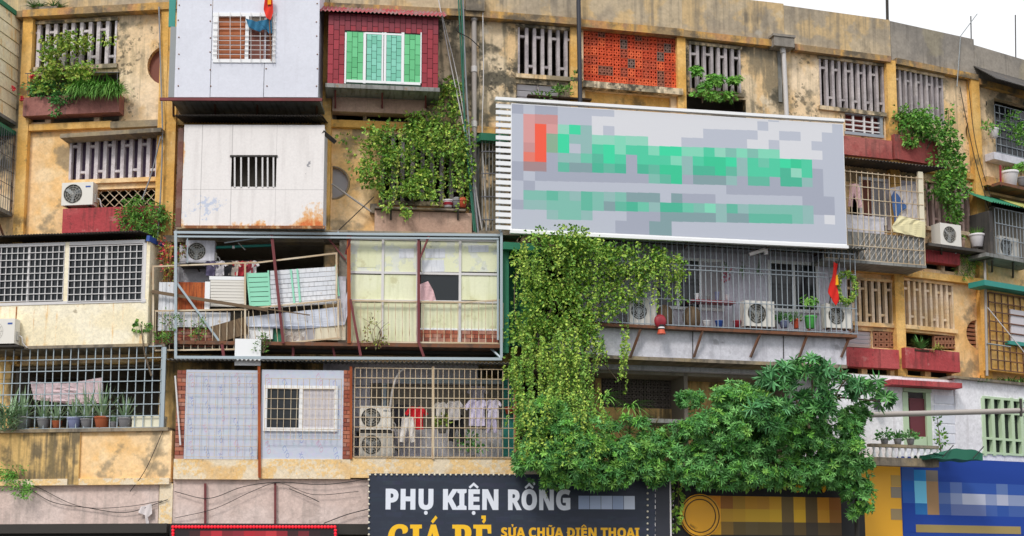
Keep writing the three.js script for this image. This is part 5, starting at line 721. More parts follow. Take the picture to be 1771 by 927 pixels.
// ---------- wall beside the red shed: cables, pipes, vine ----------
{
  const p = S[3], t = thing('rain_pipe', 'grey rain pipe under a concrete hopper beside the red tiled shed', 'pipe', p, 820, 400, 0.12);
  pbar(t, 'pipe', M.pvcDirty, [820, 420, 0.16], [820, 24, 0.16], 0.16); for (const y of [30, 120, 215, 330]) pbar(t, 'collar', M.pvc, [820, y + 5, 0.16], [820, y - 5, 0.16], 0.2); pbox(t, 'hopper', M.slab, 806, -10, 838, 18, 0.0, 0.4); pbox(t, 'stain_strip', M.greySheet, 812, 220, 829, 402, 0.01, 0.06);  // the grey strip behind the pipe stands in for a dark wall stain
  const c = thing('cable_bundle', 'sagging bundle of green and white cables running down past the vine', 'cable', p, 800, 380, 0.3);
  [[[[796, -20, 0.45], [800, 60, 0.45], [803, 200, 0.5], [820, 400, 0.5]], M.cableGreen, 0.03], [[[792, -20, 0.5], [797, 80, 0.5], [805, 220, 0.5], [824, 410, 0.5]], M.cableGreen, 0.025], [[[800, -20, 0.4], [804, 100, 0.45], [812, 240, 0.5], [828, 410, 0.5]], M.cableGrey, 0.028], [[[755, -20, 0.4], [775, 90, 0.45], [800, 210, 0.5], [834, 400, 0.4]], M.pvc, 0.018], [[[763, 20, 0.4], [790, 130, 0.45], [812, 260, 0.5], [836, 410, 0.4]], M.pvc, 0.014], [[[835, 20, 0.3], [836, 140, 0.35], [834, 230, 0.35], [842, 400, 0.35]], M.pvc, 0.016], [[[796, 40, 0.5], [790, 52, 0.55], [812, 66, 0.5], [830, 82, 0.2]], M.cableBlack, 0.014]].forEach(([pts, mt, r]) => ptube(c, 'cable', mt, pts, r));
  const v = thing('climbing_vine', 'big yellow green vine hanging over the slotted window beside the moon window', 'plant', p, 730, 366, 0.3), L = new Leaves([...PAL.bright, ...PAL.bright, PAL.mid[0], PAL.mid[2], PAL.olive[1]]);
  twigs(v, 'stem', [[[[800, 360, 0.4], [790, 290, 0.5], [760, 230, 0.5], [720, 215, 0.5]], 0.035], [[[800, 340, 0.4], [810, 250, 0.5], [790, 170, 0.4], [775, 140, 0.4]], 0.03], [[[720, 360, 0.35], [690, 300, 0.5], [660, 240, 0.5]], 0.03], [[[700, 330, 0.5], [660, 300, 0.5], [632, 300, 0.5]], 0.02]]);
  lobes(v, [[690, 240, 60, 30, 0.6, 0.5, 620], [745, 245, 50, 36, 0.6, 0.5, 420], [655, 275, 36, 45, 0.55, 0.4, 460], [700, 300, 45, 40, 0.6, 0.4, 420], [735, 320, 30, 34, 0.55, 0.35, 480], [780, 240, 40, 50, 0.5, 0.4, 520], [800, 290, 24, 50, 0.5, 0.3, 420], [775, 175, 22, 40, 0.4, 0.25, 420], [730, 208, 40, 14, 0.5, 0.3, 380], [700, 350, 12, 34, 0.6, 0.2, 150], [640, 300, 22, 24, 0.5, 0.3, 230], [600, 240, 22, 12, 0.2, 0.1, 26], [615, 270, 18, 40, 0.2, 0.1, 40], [668, 340, 14, 30, 0.55, 0.2, 140]], (q, o) => L.leaf(q, o.add(V3(0, -0.55, 0.5)), rr(0.09, 0.15), 0.044), 0.2); strands(v, L, [[640, 820, 215, 250, 40, 130, 0.55, 24]], 0.11, 0.036); L.add(v);
  const s = thing('wall_shelf', 'narrow shelf on brackets over the beige band, holding tins', 'shelf', p, 725, 361, 0.35); pbox(s, 'board', M.slab, 648, 359, 806, 362, 0.01, 0.55); brackets(s, M.dark, [[676, 362, 380], [792, 362, 380]], 0.39, 0.54);
  for (const [x, mt, lab] of [[775, M.potWhite, 'white and red tin on the narrow shelf below the vine'], [790, M.potGrey, 'grey plastic bag bundle on the shelf end below the vine'], [799, M.potOrange, 'orange bowl on the shelf end below the vine']]) { const q = thing('tin', lab, 'tin', p, x, 359, 0.4, 'clutter on the vine shelf'); pot(q, mt, 0.15, 0.22, 0, 0, 0, 'body'); if (mt === M.potWhite) { const b = mesh('band', new THREE.CylinderGeometry(0.153, 0.135, 0.08, 18), M.redTile[0], q, true); b.position.y = 0.1; } else { const b = mesh('lump', new THREE.SphereGeometry(0.14, 10, 8), mt, q, true); b.position.y = 0.24; b.scale.y = 0.6; } }
  const k = thing('leaning_pole', 'grey pole and thin rod crossing in front of the moon window', 'pole', p, 610, 340, 0.3); pbar(k, 'pole', M.pvcDirty, [574, 318, 0.3], [642, 366, 0.25], 0.06); pbar(k, 'rod', M.dark, [582, 402, 0.25], [647, 340, 0.3], 0.03); pbox(k, 'junction_box', M.slab, 640, 352, 652, 368, 0.01, 0.2);
  // strip of caged balcony behind the billboard slats
  const g = thing('balcony_cage', 'dark barred balcony with green awning behind the billboard edge', 'balcony', S[4], 845, 400, 0.5); pbox(g, 'back_panel', M.wallTop, 832, 236, 880, 402, 0.02, 0.06); for (let x = 834; x < 876; x += 6) pbar(g, 'bar', M.greySheet, [x, 402, 0.7], [x, 240, 0.7], 0.025, 0.025); for (const y of [262, 300, 340, 380]) pbar(g, 'rail', M.barDark, [832, y, 0.72], [878, y, 0.72], 0.03, 0.03); const aw = pbox(g, 'awning', M.green, 832, 226, 880, 238, 0.02, 0.9); aw.rotation.x = 0.2; pbox(g, 'floor', M.slab, 830, 400, 900, 406, 0.02, 0.75);
}
{ // poles and small things along the top
  const a = thing('steel_pole', 'dark steel pole standing in front of the red lattice bay edge', 'pole', S[5], 1003, 172, 0.5); pbar(a, 'pole', M.pole, [1006, 330, 0.5], [1000, -40, 0.5], 0.14); for (const y of [20, 100]) pbar(a, 'clamp', M.dark, [1002, y, 0.5], [1002, y + 4, 0.05], 0.05, 0.05);
  const r = thing('rain_pipe', 'white rain pipe below the concrete hopper on the parapet', 'pipe', S[6], 1354, 170, 0.3); pbar(r, 'pipe', M.pvc, [1362, 230, 0.25], [1355, 84, 0.25], 0.15); pbar(r, 'collar', M.pvc, [1354, 92, 0.25], [1353.5, 82, 0.25], 0.19); pbox(r, 'hopper', M.parapetGrey, 1339, 62, 1374, 80, 0.02, 0.45); pbox(r, 'hopper_lip', M.parapetGrey, 1337, 59, 1376, 63, 0.02, 0.48); pbox(r, 'stain_strip', M.greySheet, 1346, 84, 1352, 176, 0.005, 0.03);  // thin grey strip by the pipe is a board standing for stained plaster
  for (const [x, y0, y1, lab] of [[1535, 36, -2, 'thick dark post on the parapet by the joint'], [1680, 76, 28, 'thin aerial mast with a slanted rod on the parapet'], [1757, 108, 26, 'bare thin aerial rod at the far parapet']]) { const s = S[x > 1690 ? 9 : x > 1545 ? 8 : 7], t = thing('aerial', lab, 'aerial', s, x, y0, 0); pbar(t, 'mast', M.dark, [x, y0 + 12, 0], [x - 1, y1, 0], x === 1535 ? 0.1 : 0.04); if (x === 1680) { pbar(t, 'rod', M.grey, [1660, 64, 0.1], [1690, 24, 0.1], 0.03); pbar(t, 'stay', M.grey, [1661, 64, 0.15], [1655, 150, 0.3], 0.035); } if (x !== 1680) pbar(t, 'base_clamp', M.grey, [x - 3, y0 + 4, 0.02], [x + 3, y0 + 4, 0.02], 0.05); }
  const p6 = thing('papaya_plant', 'young papaya like plants growing before the small slotted window', 'plant', S[6], 1235, 178, 0.3), L = new Leaves(PAL.grass); twigs(p6, 'stem', [[[[1215, 178, 0.3], [1212, 150, 0.4], [1205, 122, 0.4]], 0.02], [[[1232, 178, 0.3], [1236, 155, 0.4], [1234, 140, 0.4]], 0.02], [[[1268, 175, 0.3], [1270, 150, 0.4], [1268, 138, 0.4]], 0.02]]); lobes(p6, [[1204, 122, 12, 8, 0.4, 0.2, 26], [1236, 138, 18, 10, 0.4, 0.2, 40], [1268, 138, 13, 7, 0.4, 0.2, 26], [1240, 165, 40, 8, 0.35, 0.2, 40], [1218, 148, 10, 8, 0.4, 0.2, 14]], (q, o) => L.whorl(q, o.add(V3(0, 1, 0.3)), 0.16, 7, 0.04), 0.1); L.add(p6);
  const w4 = thing('ledge_weeds', 'weeds growing on the sill beside the dark steel pole', 'plant', S[4], 985, 168, 0.25), W = new Leaves(PAL.mid); lobes(w4, [[975, 158, 20, 10, 0.25, 0.2, 120], [998, 132, 6, 10, 0.3, 0.1, 40], [940, 166, 16, 5, 0.25, 0.15, 50]], (q, o) => W.leaf(q, o.add(V3(0, 0.4, 0.3)), 0.12, 0.025), 0.1); W.add(w4); const so = lbox(w4, 'soil', M.soil, 2.0, 0.05, 0.2, -0.3, -0.02, -0.1);
}
{ // the billboard; its print is blurred out in blocks of colour
  const p = PB, rows = [
    'hihhiiiiiwwwwwwwwwwwwwwiwwwwii', 'iqppiiiwwwwwwwwwwwwwwwiwwwwwwi', 'iqRqgGjwiwwwwwwwwiiiiiwwiiwwii', 'iqRsGjjgglggwwwiiiiiiwwiwwwiii', 'ipRsGijdGlddlGGlldgklkllwwwwii', 'iQRhjjnmGdhdddljdDDGjdndGDdiii', 'hSShKMMNKNhNKDDjNNDKjdddNgdhii', 'hihhhhhhhhhhkKDhMMMjhKKhNNjhii', 'ihiiiiiiiiiiiiiiiiihhhhhhhhhii', 'ikkKkjKkjkMMMiMhhhiiiiiiiihhhi', 'hjjkkkKkMKNnjNNnkljKjkkkkkjhhi', 'iiijkkjiiihhhMMMMMjMMKKKKkjiwi', 'iiiiiiiiihhhMMiiiiiiiiiiiiiiii'];
  const COL = { h: '#a3a9ba', i: '#b9bfcd', w: '#d8dae0', q: '#d89a98', p: '#c98f8e', R: '#f4583a', Q: '#e47866', S: '#a38588', s: '#88ad90', g: '#8fd4bd', G: '#31d7a2', j: '#8fb9b6', l: '#7fd6b8', d: '#48cba2', D: '#2cc795', k: '#7cbcae', K: '#5db79f', M: '#809ea3', N: '#42b595', m: '#50b79b', n: '#68c4a9' };
  const pm = canvasMat(1170, 520, (x, W, H) => { const nr = rows.length, nc = 30; x.fillStyle = '#bcc1ce'; x.fillRect(0, 0, W, H); for (let r = 0; r < nr; r++) for (let c = 0; c < nc; c++) { x.fillStyle = COL[rows[r][c]] || '#bcc1ce'; x.fillRect(c * W / nc, (r - c / nc * 1.1) * H / nr, W / nc + 1, H / nr * 1.06 + (r === nr - 1 ? H : 1)); } }, 0.45);
  const t = thing('billboard', 'large white billboard with blurred red and green print and slatted left edge', 'billboard', p, 1170, 424, 0);
  const a = p.at(884, 290, 0)[0], b = p.at(1461, 300, 0)[0], va = p.at(884, 178, 0)[1], vb = p.at(884, 399, 0)[1], m = META.get(t), w = b - a, h = va - vb;
  lbox(t, 'board', M.white, w, h, 0.1, (a + b) / 2 - m.u, (va + vb) / 2 - m.v, -0.052); const f = mesh('print', new THREE.PlaneGeometry(w - 0.04, h - 0.1), pm, t, true); f.position.set((a + b) / 2 - m.u, (va + vb) / 2 - m.v + 0.02, 0.004);
  lbox(t, 'top_trim', M.white, w + 0.5, 0.09, 0.16, (a + b) / 2 - m.u - 0.22, va - m.v + 0.1, -0.03); lbox(t, 'bottom_trim', M.white, w + 0.06, 0.09, 0.14, (a + b) / 2 - m.u, vb - m.v - 0.03, -0.03);
  const n = 20, u0 = p.at(858, 290, 0)[0], u1 = a; for (let i = 0; i < n; i++) lbox(t, 'slat', M.white, u1 - u0, h / n * 0.62, 0.05, (u0 + u1) / 2 - m.u, vb - m.v + h / n * (i + 0.5), -0.06); lbox(t, 'slat_post', M.barGrey, 0.05, h, 0.04, u0 - m.u + 0.12, (va + vb) / 2 - m.v, -0.11);
  for (const k of [0.05, 0.3, 0.55, 0.8, 0.97]) { lbar(t, 'strut', M.brownSteel, [a + w * k - m.u, vb - m.v + 0.3, -0.12], [a + w * k - m.u, vb - m.v + 0.1, -1.6 - k * 0.5], 0.07, 0.07); lbar(t, 'strut', M.brownSteel, [a + w * k - m.u, va - m.v - 0.3, -0.12], [a + w * k - m.u, va - m.v - 0.4, -1.6 - k * 0.5], 0.07, 0.07); }
}
{ // long caged balcony under the billboard
  const p = PR, t = thing('balcony_cage', 'long grey barred balcony with white apron under the big billboard', 'balcony', p, 1190, 612, -0.6);
  const roofW = Math.abs(p.at(1490, 425, 0)[0] - p.at(1000, 425, 0)[0]), rf = mesh('roof_sheet', corrugated(roofW, 1.6, 0.12, 0.025), M.greySheet, t); rf.position.set(...loc(t, 1245, 421, -0.55)); rf.rotation.x = 0.1;
  grille(t, 'grille', M.barGrey, 1046, 424, 1480, 570, 46, 1, 0, 0.022, { ys: [0.02, 0.32, 0.68, 0.73, 0.98], rw: 1.2 });
  for (let i = 1; i < 6; i++) pbar(t, 'side_bar', M.barGrey, [1480, 575, -i * 0.18], [1478, 434, -i * 0.18], 0.022, 0.022);
  pbox(t, 'ledge', M.brownSteel, 925, 566, 1482, 571, -0.9, 0.03); pbox(t, 'apron', M.apron, 930, 571, 1463, 620, -0.32, -0.25); pbox(t, 'under_slab', M.slab, 925, 620, 1465, 626, -1.3, -0.22); pbox(t, 'top_fascia', M.apron, 1046, 430, 1478, 440, -1.15, -1.1);
  for (const [x0, x1] of [[930, 915], [1022, 1006], [1108, 1090], [1216, 1200], [1318, 1298], [1400, 1382], [1475, 1455]]) pbar(t, 'strut', M.brownSteel, [x0, 569, 0.0], [x1, 618, -0.2], 0.06, 0.06);
  for (const x of [1198, 1355]) pbar(t, 'apron_seam', M.dark, [x, 572, -0.24], [x, 620, -0.24], 0.02, 0.02);
  // wall behind with windows
  frontPanel(t, 'house_wall', M.lilacWall, 1000, 436, 1465, 566, -0.95, 0.06, []); windowUnit(t, 1130, 446, 1252, 536, -0.92, { n: 3, fw: 0.09, panes: [M.glassDark, M.glassDark, M.greyCurtain] }); windowUnit(t, 1328, 452, 1416, 540, -0.92, { n: 2, fw: 0.1, panes: [M.glassDark, M.glassDark] });
  pbox(t, 'side_wall', M.green, 868, 430, 880, 610, -1.25, -0.2); pbox(t, 'side_wall', M.green, 880, 424, 935, 600, -1.0, -0.95); const aw = pbox(t, 'green_awning', M.green, 872, 416, 925, 428, -1.0, 0.1); aw.rotation.x = 0.12;
  const gr = 'air conditioners in the long barred balcony'; acUnit('white air conditioner half hidden by vine leaves in the barred balcony', p, 1086, 516, 1131, 564, -0.12, { group: gr, guard: M.white }); acUnit('white air conditioner below the hanging orchids in the barred balcony', p, 1284, 522, 1336, 566, -0.1, { group: gr, fx: -0.08, badge: false, guard: M.acGrey }); acUnit('white air conditioner below the red flag in the barred balcony', p, 1425, 527, 1470, 569, -0.1, { group: gr, fx: -0.1, badge: false, guard: M.acGrey });
  potPlant('potted_plant', 'leafy plant in a bright green pot in the barred balcony', 'potted plant', p, 1402, 568, -0.2, 0.19, 0.38, M.potGreen, 'whorl', 0.6, PAL.grass); potPlant('potted_plant', 'small plant in an orange pot beside the green pot', 'potted plant', p, 1377, 568, -0.2, 0.13, 0.28, M.potOrange, 'bush', 0.2, PAL.grey); potPlant('potted_plant', 'dark bushy plant in a blue patterned pot in the barred balcony', 'potted plant', p, 1357, 567, -0.2, 0.16, 0.2, M.potBlue, 'bush', 0.3, PAL.deep); potPlant('potted_plant', 'tall thin leaved plant in a grey pot behind the bars', 'potted plant', p, 1340, 566, -0.25, 0.12, 0.2, M.potGrey, 'grass', 0.4, PAL.deep);
  const fl = thing('flag', 'drooping red flag with yellow patch on the barred balcony', 'flag', p, 1440, 525, 0.1); pbar(fl, 'stick', M.dark, [1434, 525, 0.06], [1453, 444, 0.12], 0.03); const c = mesh('cloth', clothGeo([[0.0, 1.25], [0.14, 1.2], [0.06, 0.7], [0.14, 0.05], [0.02, -0.12], [-0.22, 0.3], [-0.08, 0.75]], 0.035), cloth(0xd6281f), fl, true); c.position.set(0.05, 0.05, 0.05); const y = mesh('star_patch', clothGeo([[0, 0], [0.1, 0.02], [0.07, 0.35], [0.02, 0.3]], 0.01), cloth(0xf0b020), fl, true); y.position.set(0.06, 0.55, 0.11);
  const hd = thing('hedge_arch', 'yellow green wreath of leaves on the balcony corner bars', 'plant', p, 1465, 525, 0.06), H = new Leaves(PAL.bright); for (let i = 0; i < 420; i++) { const a = rr(0, 2 * Math.PI); const q = V3(...loc(hd, 1464 + Math.cos(a) * 15 + rr(-4, 4), 498 + Math.sin(a) * 25 + rr(-4, 4), 0.05 + rr(-0.08, 0.1))); H.leaf(q, rdir(), 0.09, 0.035); } H.add(hd, 'foliage'); twigs(hd, 'stem', [[[[1450, 524, 0.04], [1449, 490, 0.05], [1464, 474, 0.05], [1478, 492, 0.05], [1476, 524, 0.04]], 0.02]]);
  const or = thing('orchid_pot', 'hanging orchids beside the balcony window, with pink blooms', 'plant', p, 1256, 480, -0.5, 'orchids hung behind the balcony bars'), O = new Leaves(PAL.grey); for (const x of [1256, 1284, 1312]) for (let i = 0; i < 24; i++) O.blade(V3(...loc(or, x + rr(-3, 3), 462 + rr(-6, 10), -0.5)), rdir(), rr(0.15, 0.4), 0.02, 1.6); O.add(or, 'leaves'); const of = new Leaves([0xa8506a, 0xc07a8a]); for (let i = 0; i < 30; i++) of.leaf(V3(...loc(or, 1256 + rr(-7, 7), 472 + rr(-10, 14), -0.45)), rdir(), 0.09, 0.04); of.add(or, 'blooms'); for (const x of [1256, 1284, 1312]) pbar(or, 'wire', M.dark, [x, 465, -0.5], [x, 432, -0.5], 0.01);
  const bg = thing('straw_bag', 'two brown sacks standing on the ledge of the barred balcony', 'bag', p, 1155, 566, -0.3); for (const [x, w, h] of [[1150, 0.55, 0.75], [1197, 0.6, 0.7]]) { const g = new THREE.SphereGeometry(0.5, 14, 10); g.scale(w, h, 0.4); g.translate(0, h * 0.42, 0); const s = mesh('sack', g, M.wood, bg, true); s.position.set(...loc(bg, x, 566, -0.3)); }
  const rb = thing('red_bundle', 'small red bundle with a striped orange bottom hanging on the balcony ledge', 'bag', p, 1142, 566, 0.08); const g1 = new THREE.SphereGeometry(0.16, 12, 10); g1.scale(1.2, 1.3, 0.7); const s1 = mesh('bundle', g1, M.redTile[2], rb, true); s1.position.y = 0.18; const s2 = mesh('striped_band', new THREE.CylinderGeometry(0.09, 0.1, 0.14, 10), M.black, rb, true); s2.position.set(0.02, 0, 0.03); const s3 = mesh('skirt', new THREE.CylinderGeometry(0.09, 0.13, 0.15, 10), M.potOrange, rb, true); s3.position.set(0.02, -0.13, 0.03); const s4 = mesh('white_band', new THREE.CylinderGeometry(0.096, 0.1, 0.04, 10), M.white, rb, true); s4.position.set(0.02, -0.02, 0.031);
  const tb = thing('cluttered_table', 'low table of bottles and a blue jar behind the balcony bars', 'table', p, 1240, 566, -0.5); pbox(tb, 'tabletop', M.redTile[3], 1196, 519, 1272, 523, -0.7, -0.3); for (const x of [1200, 1268]) pbar(tb, 'leg', M.barGrey, [x, 566, -0.5], [x, 521, -0.5], 0.03, 0.03); for (const [x, mt, hh] of [[1205, M.white, 0.2], [1225, M.grey, 0.15], [1240, M.potBlue, 0.25], [1258, M.potWhite, 0.16]]) { const k = pot(tb, mt, 0.07, hh, 0, 0, 0, 'jar'); k.position.set(...loc(tb, x, 519, -0.5)); } for (const [x, mt] of [[1244, M.blueTrim], [1275, M.redTile[0]], [1222, M.white]]) { const k = pot(tb, mt, 0.12, 0.2, 0, 0, 0, 'bucket'); k.position.set(...loc(tb, x, 566, -0.35)); }
  const dp = thing('pvc_pipe', 'white elbow drain pipe poking out under the balcony roof', 'pipe', p, 1310, 440, 0.0); pbar(dp, 'pipe', M.potWhite, [1296, 440, 0.05], [1322, 432, 0.12], 0.12); pbar(dp, 'elbow', M.potWhite, [1324, 431, 0.12], [1325, 440, 0.12], 0.13);
}
{ // yellow green creeper swallowing the left end of that balcony
  const p = PR, t = thing('creeper', 'large yellow green creeper covering the left end of the long barred balcony', 'plant', p, 960, 620, 0), L = new Leaves([...PAL.bright, ...PAL.bright, PAL.mid[0], PAL.mid[2]]);
  twigs(t, 'stem', [[[[905, 800, 0.1], [915, 700, 0.1], [930, 600, 0.1], [960, 520, 0.2], [1000, 450, 0.2]], 0.05], [[[930, 600, 0.1], [1000, 560, 0.2], [1060, 500, 0.25], [1130, 450, 0.2]], 0.035], [[[925, 625, 0.1], [893, 560, 0], [903, 440, 0], [930, 436, 0]], 0.025], [[[960, 520, 0.2], [1020, 600, 0.2], [1070, 660, 0.2]], 0.025]]);
  lobes(t, [[960, 470, 65, 52, 0.15, 0.55, 1900], [1030, 455, 60, 36, 0.2, 0.5, 1300], [1100, 450, 60, 28, 0.15, 0.4, 900], [1150, 465, 42, 24, 0.12, 0.3, 300], [960, 540, 62, 45, 0.2, 0.5, 1500], [920, 575, 40, 40, 0.2, 0.4, 900], [1030, 520, 50, 45, 0.2, 0.4, 1000], [1000, 575, 50, 24, 0.25, 0.3, 500], [1090, 490, 35, 30, 0.15, 0.3, 420], [900, 470, 16, 60, 0.1, 0.2, 240], [1170, 510, 18, 16, 0.1, 0.15, 40]], (q, o) => L.leaf(q, o.add(V3(0, -0.4, 0.5)), rr(0.08, 0.14), 0.042), 0.3);
  lobes(t, [[965, 408, 62, 18, 0.6, 0.3, 420], [990, 425, 60, 20, 0.3, 0.4, 500]], (q, o) => L.leaf(q, o.add(V3(0, -0.2, 0.5)), rr(0.08, 0.14), 0.042), 0.2);
  lobes(t, [[900, 640, 36, 34, 0.2, 0.35, 380], [960, 615, 50, 22, 0.3, 0.3, 260], [940, 680, 40, 36, 0.3, 0.4, 340], [990, 660, 40, 34, 0.3, 0.4, 320], [930, 735, 40, 36, 0.9, 0.5, 300], [1000, 725, 46, 34, 0.9, 0.5, 320], [960, 770, 46, 34, 2.2, 0.5, 260], [915, 745, 24, 50, 1.9, 0.4, 200], [1010, 770, 40, 34, 2.2, 0.4, 200]], (q, o) => L.leaf(q, o.add(V3(0, -0.6, 0.4)), rr(0.08, 0.13), 0.038), 0.2);
  strands(t, L, [[885, 1020, 560, 640, 60, 240, 1.0, 70], [900, 1060, 660, 720, 40, 110, 2.1, 40], [1000, 1090, 560, 600, 30, 90, 0.4, 22], [1060, 1185, 440, 480, 20, 70, 0.3, 22], [900, 1040, 410, 450, 30, 90, 0.6, 20]], 0.11, 0.04); L.add(t);
}
// ---------- right side ----------
{ // caged balcony box
  const p = S[7], D = 1.15, t = thing('balcony_cage', 'projecting cream barred balcony with wire mesh base beside the climbing plant', 'balcony', p, 1535, 462, 0.5);
  const w = Math.abs(p.at(1614, 292, D)[0] - p.at(1420, 292, D)[0]), rf = mesh('roof_sheet', corrugated(w, 1.5, 0.12, 0.025), M.darkSheet, t); rf.position.set(...loc(t, 1517, 286, 0.55)); rf.rotation.x = 0.14;
  grille(t, 'grille', M.barCream, 1425, 298, 1597, 452, 18, 1, D, 0.022, { ys: [0, 0.16, 0.34, 0.52, 0.68, 0.82, 0.98] }); for (let i = 0; i < 6; i++) pbar(t, 'side_bar', M.barCream, [1600, 458, D - i * 0.2], [1596, 300, D - i * 0.2], 0.022, 0.022);
  pbox(t, 'floor', M.greySheet, 1425, 452, 1602, 457, 0.02, D + 0.03); pbox(t, 'corner_post', M.cream, 1590, 297, 1598, 400, D - 0.06, D + 0.02); pbox(t, 'apron_mesh', M.greySheet, 1430, 404, 1598, 452, D - 0.06, D - 0.03); pbox(t, 'pale_sheet', M.apron, 1430, 372, 1530, 450, D - 0.12, D - 0.08);
  const mg = sub(t, 'wire_mesh'); for (let i = 0; i < 15; i++) { pbar(mg, 'wire', M.barWhite, [1470 + i * 8.4, 452, D + 0.02], [Math.min(1598, 1470 + i * 8.4 + 30), 404 + Math.max(0, i - 11) * 12, D + 0.02], 0.01); pbar(mg, 'wire', M.barDark, [1470 + i * 8.4, 404, D + 0.015], [Math.min(1598, 1470 + i * 8.4 + 30), 452 - Math.max(0, i - 11) * 12, D + 0.015], 0.01); }
  windowUnit(t, 1486, 308, 1532, 388, 0.1, { n: 2, fw: 0.09, panes: [M.brownShutter, M.greyCurtain] }); pbox(t, 'side_panel', M.lilacWall, 1534, 312, 1590, 400, 0.05, 0.09);
  const c = thing('blanket', 'cream quilted blanket hung over the mesh of the projecting cage', 'cloth', p, 1565, 376, D + 0.06); mesh('cloth', clothGeo([[-0.2, 0.05], [0.75, -0.1], [0.72, -0.62], [-0.45, -0.5], [-0.5, -0.35]], 0.03), cloth(0xe2d9ae), c, true);
  garment('garment', 'pale pink shirt drying in the projecting cage', p, 1477, 318, D - 0.15, PANTS, 1.0, 0xdcb9bd, 'washing in the projecting cage'); const sh = thing('hanging_sheet', 'white sheet with a blue edge drying in the projecting cage', 'cloth', p, 1562, 322, 0.7); mesh('cloth', clothGeo([[-0.5, -0.1], [0.42, 0.1], [0.6, -1.2], [-0.3, -1.3]], 0.04), cloth(0xd5d0d2), sh, true); const be = mesh('blue_edge', clothGeo([[-0.5, -0.4], [-0.38, -0.2], [0.1, -0.7], [-0.2, -0.9], [-0.42, -1.25]], 0.02), cloth(0x4a6fa8), sh, true); be.position.z = 0.06; const ln = lbar(sh, 'line', M.cableBlack, [-2.4, 0, 0], [0.8, 0.1, 0], 0.012);
  const bt = thing('blue_tub', 'blue plastic tub behind the wire mesh of the projecting cage', 'tub', p, 1503, 452, D - 0.3); pot(bt, M.blueTrim, 0.16, 0.4, 0, 0, 0);
}
{ // shelf with air conditioner and pots
  const p = S[8], t = thing('wall_shelf', 'dark steel shelf holding an air conditioner and flower pots at the pillar', 'shelf', p, 1655, 430, 0.3); pbox(t, 'board', M.darkSheet, 1606, 426, 1706, 431, 0.02, 0.75); brackets(t, M.dark, [[1628, 430, 446], [1690, 430, 446]], 0.02, 0.7);
  acUnit('pale air conditioner behind wire on the dark steel shelf', p, 1619, 390, 1655, 427, 0.72, { fx: -0.05, badge: false, dep: 0.4 }); potPlant('potted_plant', 'grassy plant in a cream flower pot on the dark steel shelf', 'potted plant', p, 1690, 427, 0.5, 0.24, 0.42, M.potWhite, 'grass', 0.35, PAL.grass); potPlant('potted_plant', 'small pinkish flower pot between the air conditioner and the cream pot', 'potted plant', p, 1663, 428, 0.45, 0.13, 0.3, M.beigePanel, 'bush', 0.1, PAL.mid);
  const v = thing('climbing_plant', 'thick green climber falling from the planter down past two slotted windows', 'plant', p, 1600, 300, 0.4), L = new Leaves([...PAL.grass, ...PAL.mid, 0x5a9a34]); twigs(v, 'stem', [[[[1562, 270, 0.2], [1560, 225, 0.35], [1566, 195, 0.4]], 0.03], [[[1600, 262, 0.3], [1615, 240, 0.45], [1640, 290, 0.5], [1645, 370, 0.4]], 0.035], [[[1632, 240, 0.3], [1640, 215, 0.3], [1640, 190, 0.3]], 0.02]]);
  lobes(v, [[1565, 195, 18, 12, 0.4, 0.3, 160], [1600, 190, 16, 8, 0.4, 0.25, 90], [1580, 215, 30, 22, 0.45, 0.4, 560], [1610, 222, 28, 22, 0.5, 0.4, 520], [1632, 245, 24, 24, 0.5, 0.4, 480], [1640, 285, 28, 30, 0.5, 0.4, 620], [1640, 325, 30, 30, 0.5, 0.4, 640], [1655, 300, 16, 30, 0.4, 0.3, 220], [1650, 360, 18, 26, 0.4, 0.3, 300], [1643, 200, 4, 20, 0.2, 0.1, 50], [1578, 245, 14, 10, 0.5, 0.2, 120]], (q, o) => L.leaf(q, o.add(V3(0, -0.6, 0.4)), rr(0.09, 0.16), 0.042), 0.3); L.add(v);
  const ag = thing('agave', 'spiky green agave growing in the red planter beside the pillar', 'plant', p, 1592, 606, 0.3), A = new Leaves(PAL.deep); for (let i = 0; i < 46; i++) { const a = rnd() * 6.3; A.blade(V3(0, 0, 0), V3(Math.cos(a), rr(0.1, 1.6), Math.sin(a) * 0.6 + 0.2), rr(0.45, 0.75), 0.035, 1.0, 5); } A.add(ag, 'leaves'); lbox(ag, 'soil', M.soil, 0.6, 0.06, 0.25, 0, -0.02, -0.05);
  const y = thing('fern', 'yellowish fern beside the agave in the red planter', 'plant', p, 1622, 606, 0.3), Y = new Leaves(PAL.olive); for (let i = 0; i < 60; i++) { const a = rnd() * 6.3; Y.blade(V3(rr(-0.1, 0.1), 0, 0), V3(Math.cos(a), rr(0.3, 1.2), Math.sin(a) * 0.5 + 0.3), rr(0.3, 0.6), 0.012, 2, 5); } Y.add(y, 'leaves'); lbox(y, 'soil', M.soil, 0.3, 0.06, 0.2, 0, -0.02, -0.05);
  const d = thing('hanging_weeds', 'dark weeds hanging under the shelf at the stained corner', 'plant', p, 1672, 470, 0.2), W = new Leaves([...PAL.mid, ...PAL.olive]); lobes(d, [[1672, 462, 18, 20, 0.25, 0.2, 190], [1690, 452, 12, 12, 0.25, 0.15, 70]], (q, o) => W.leaf(q, o.add(V3(0, -0.5, 0.3)), rr(0.1, 0.2), 0.014), 0.1); W.add(d); twigs(d, 'stem', [[[[1672, 490, 0.02], [1674, 470, 0.2], [1670, 450, 0.25]], 0.015]]);
}
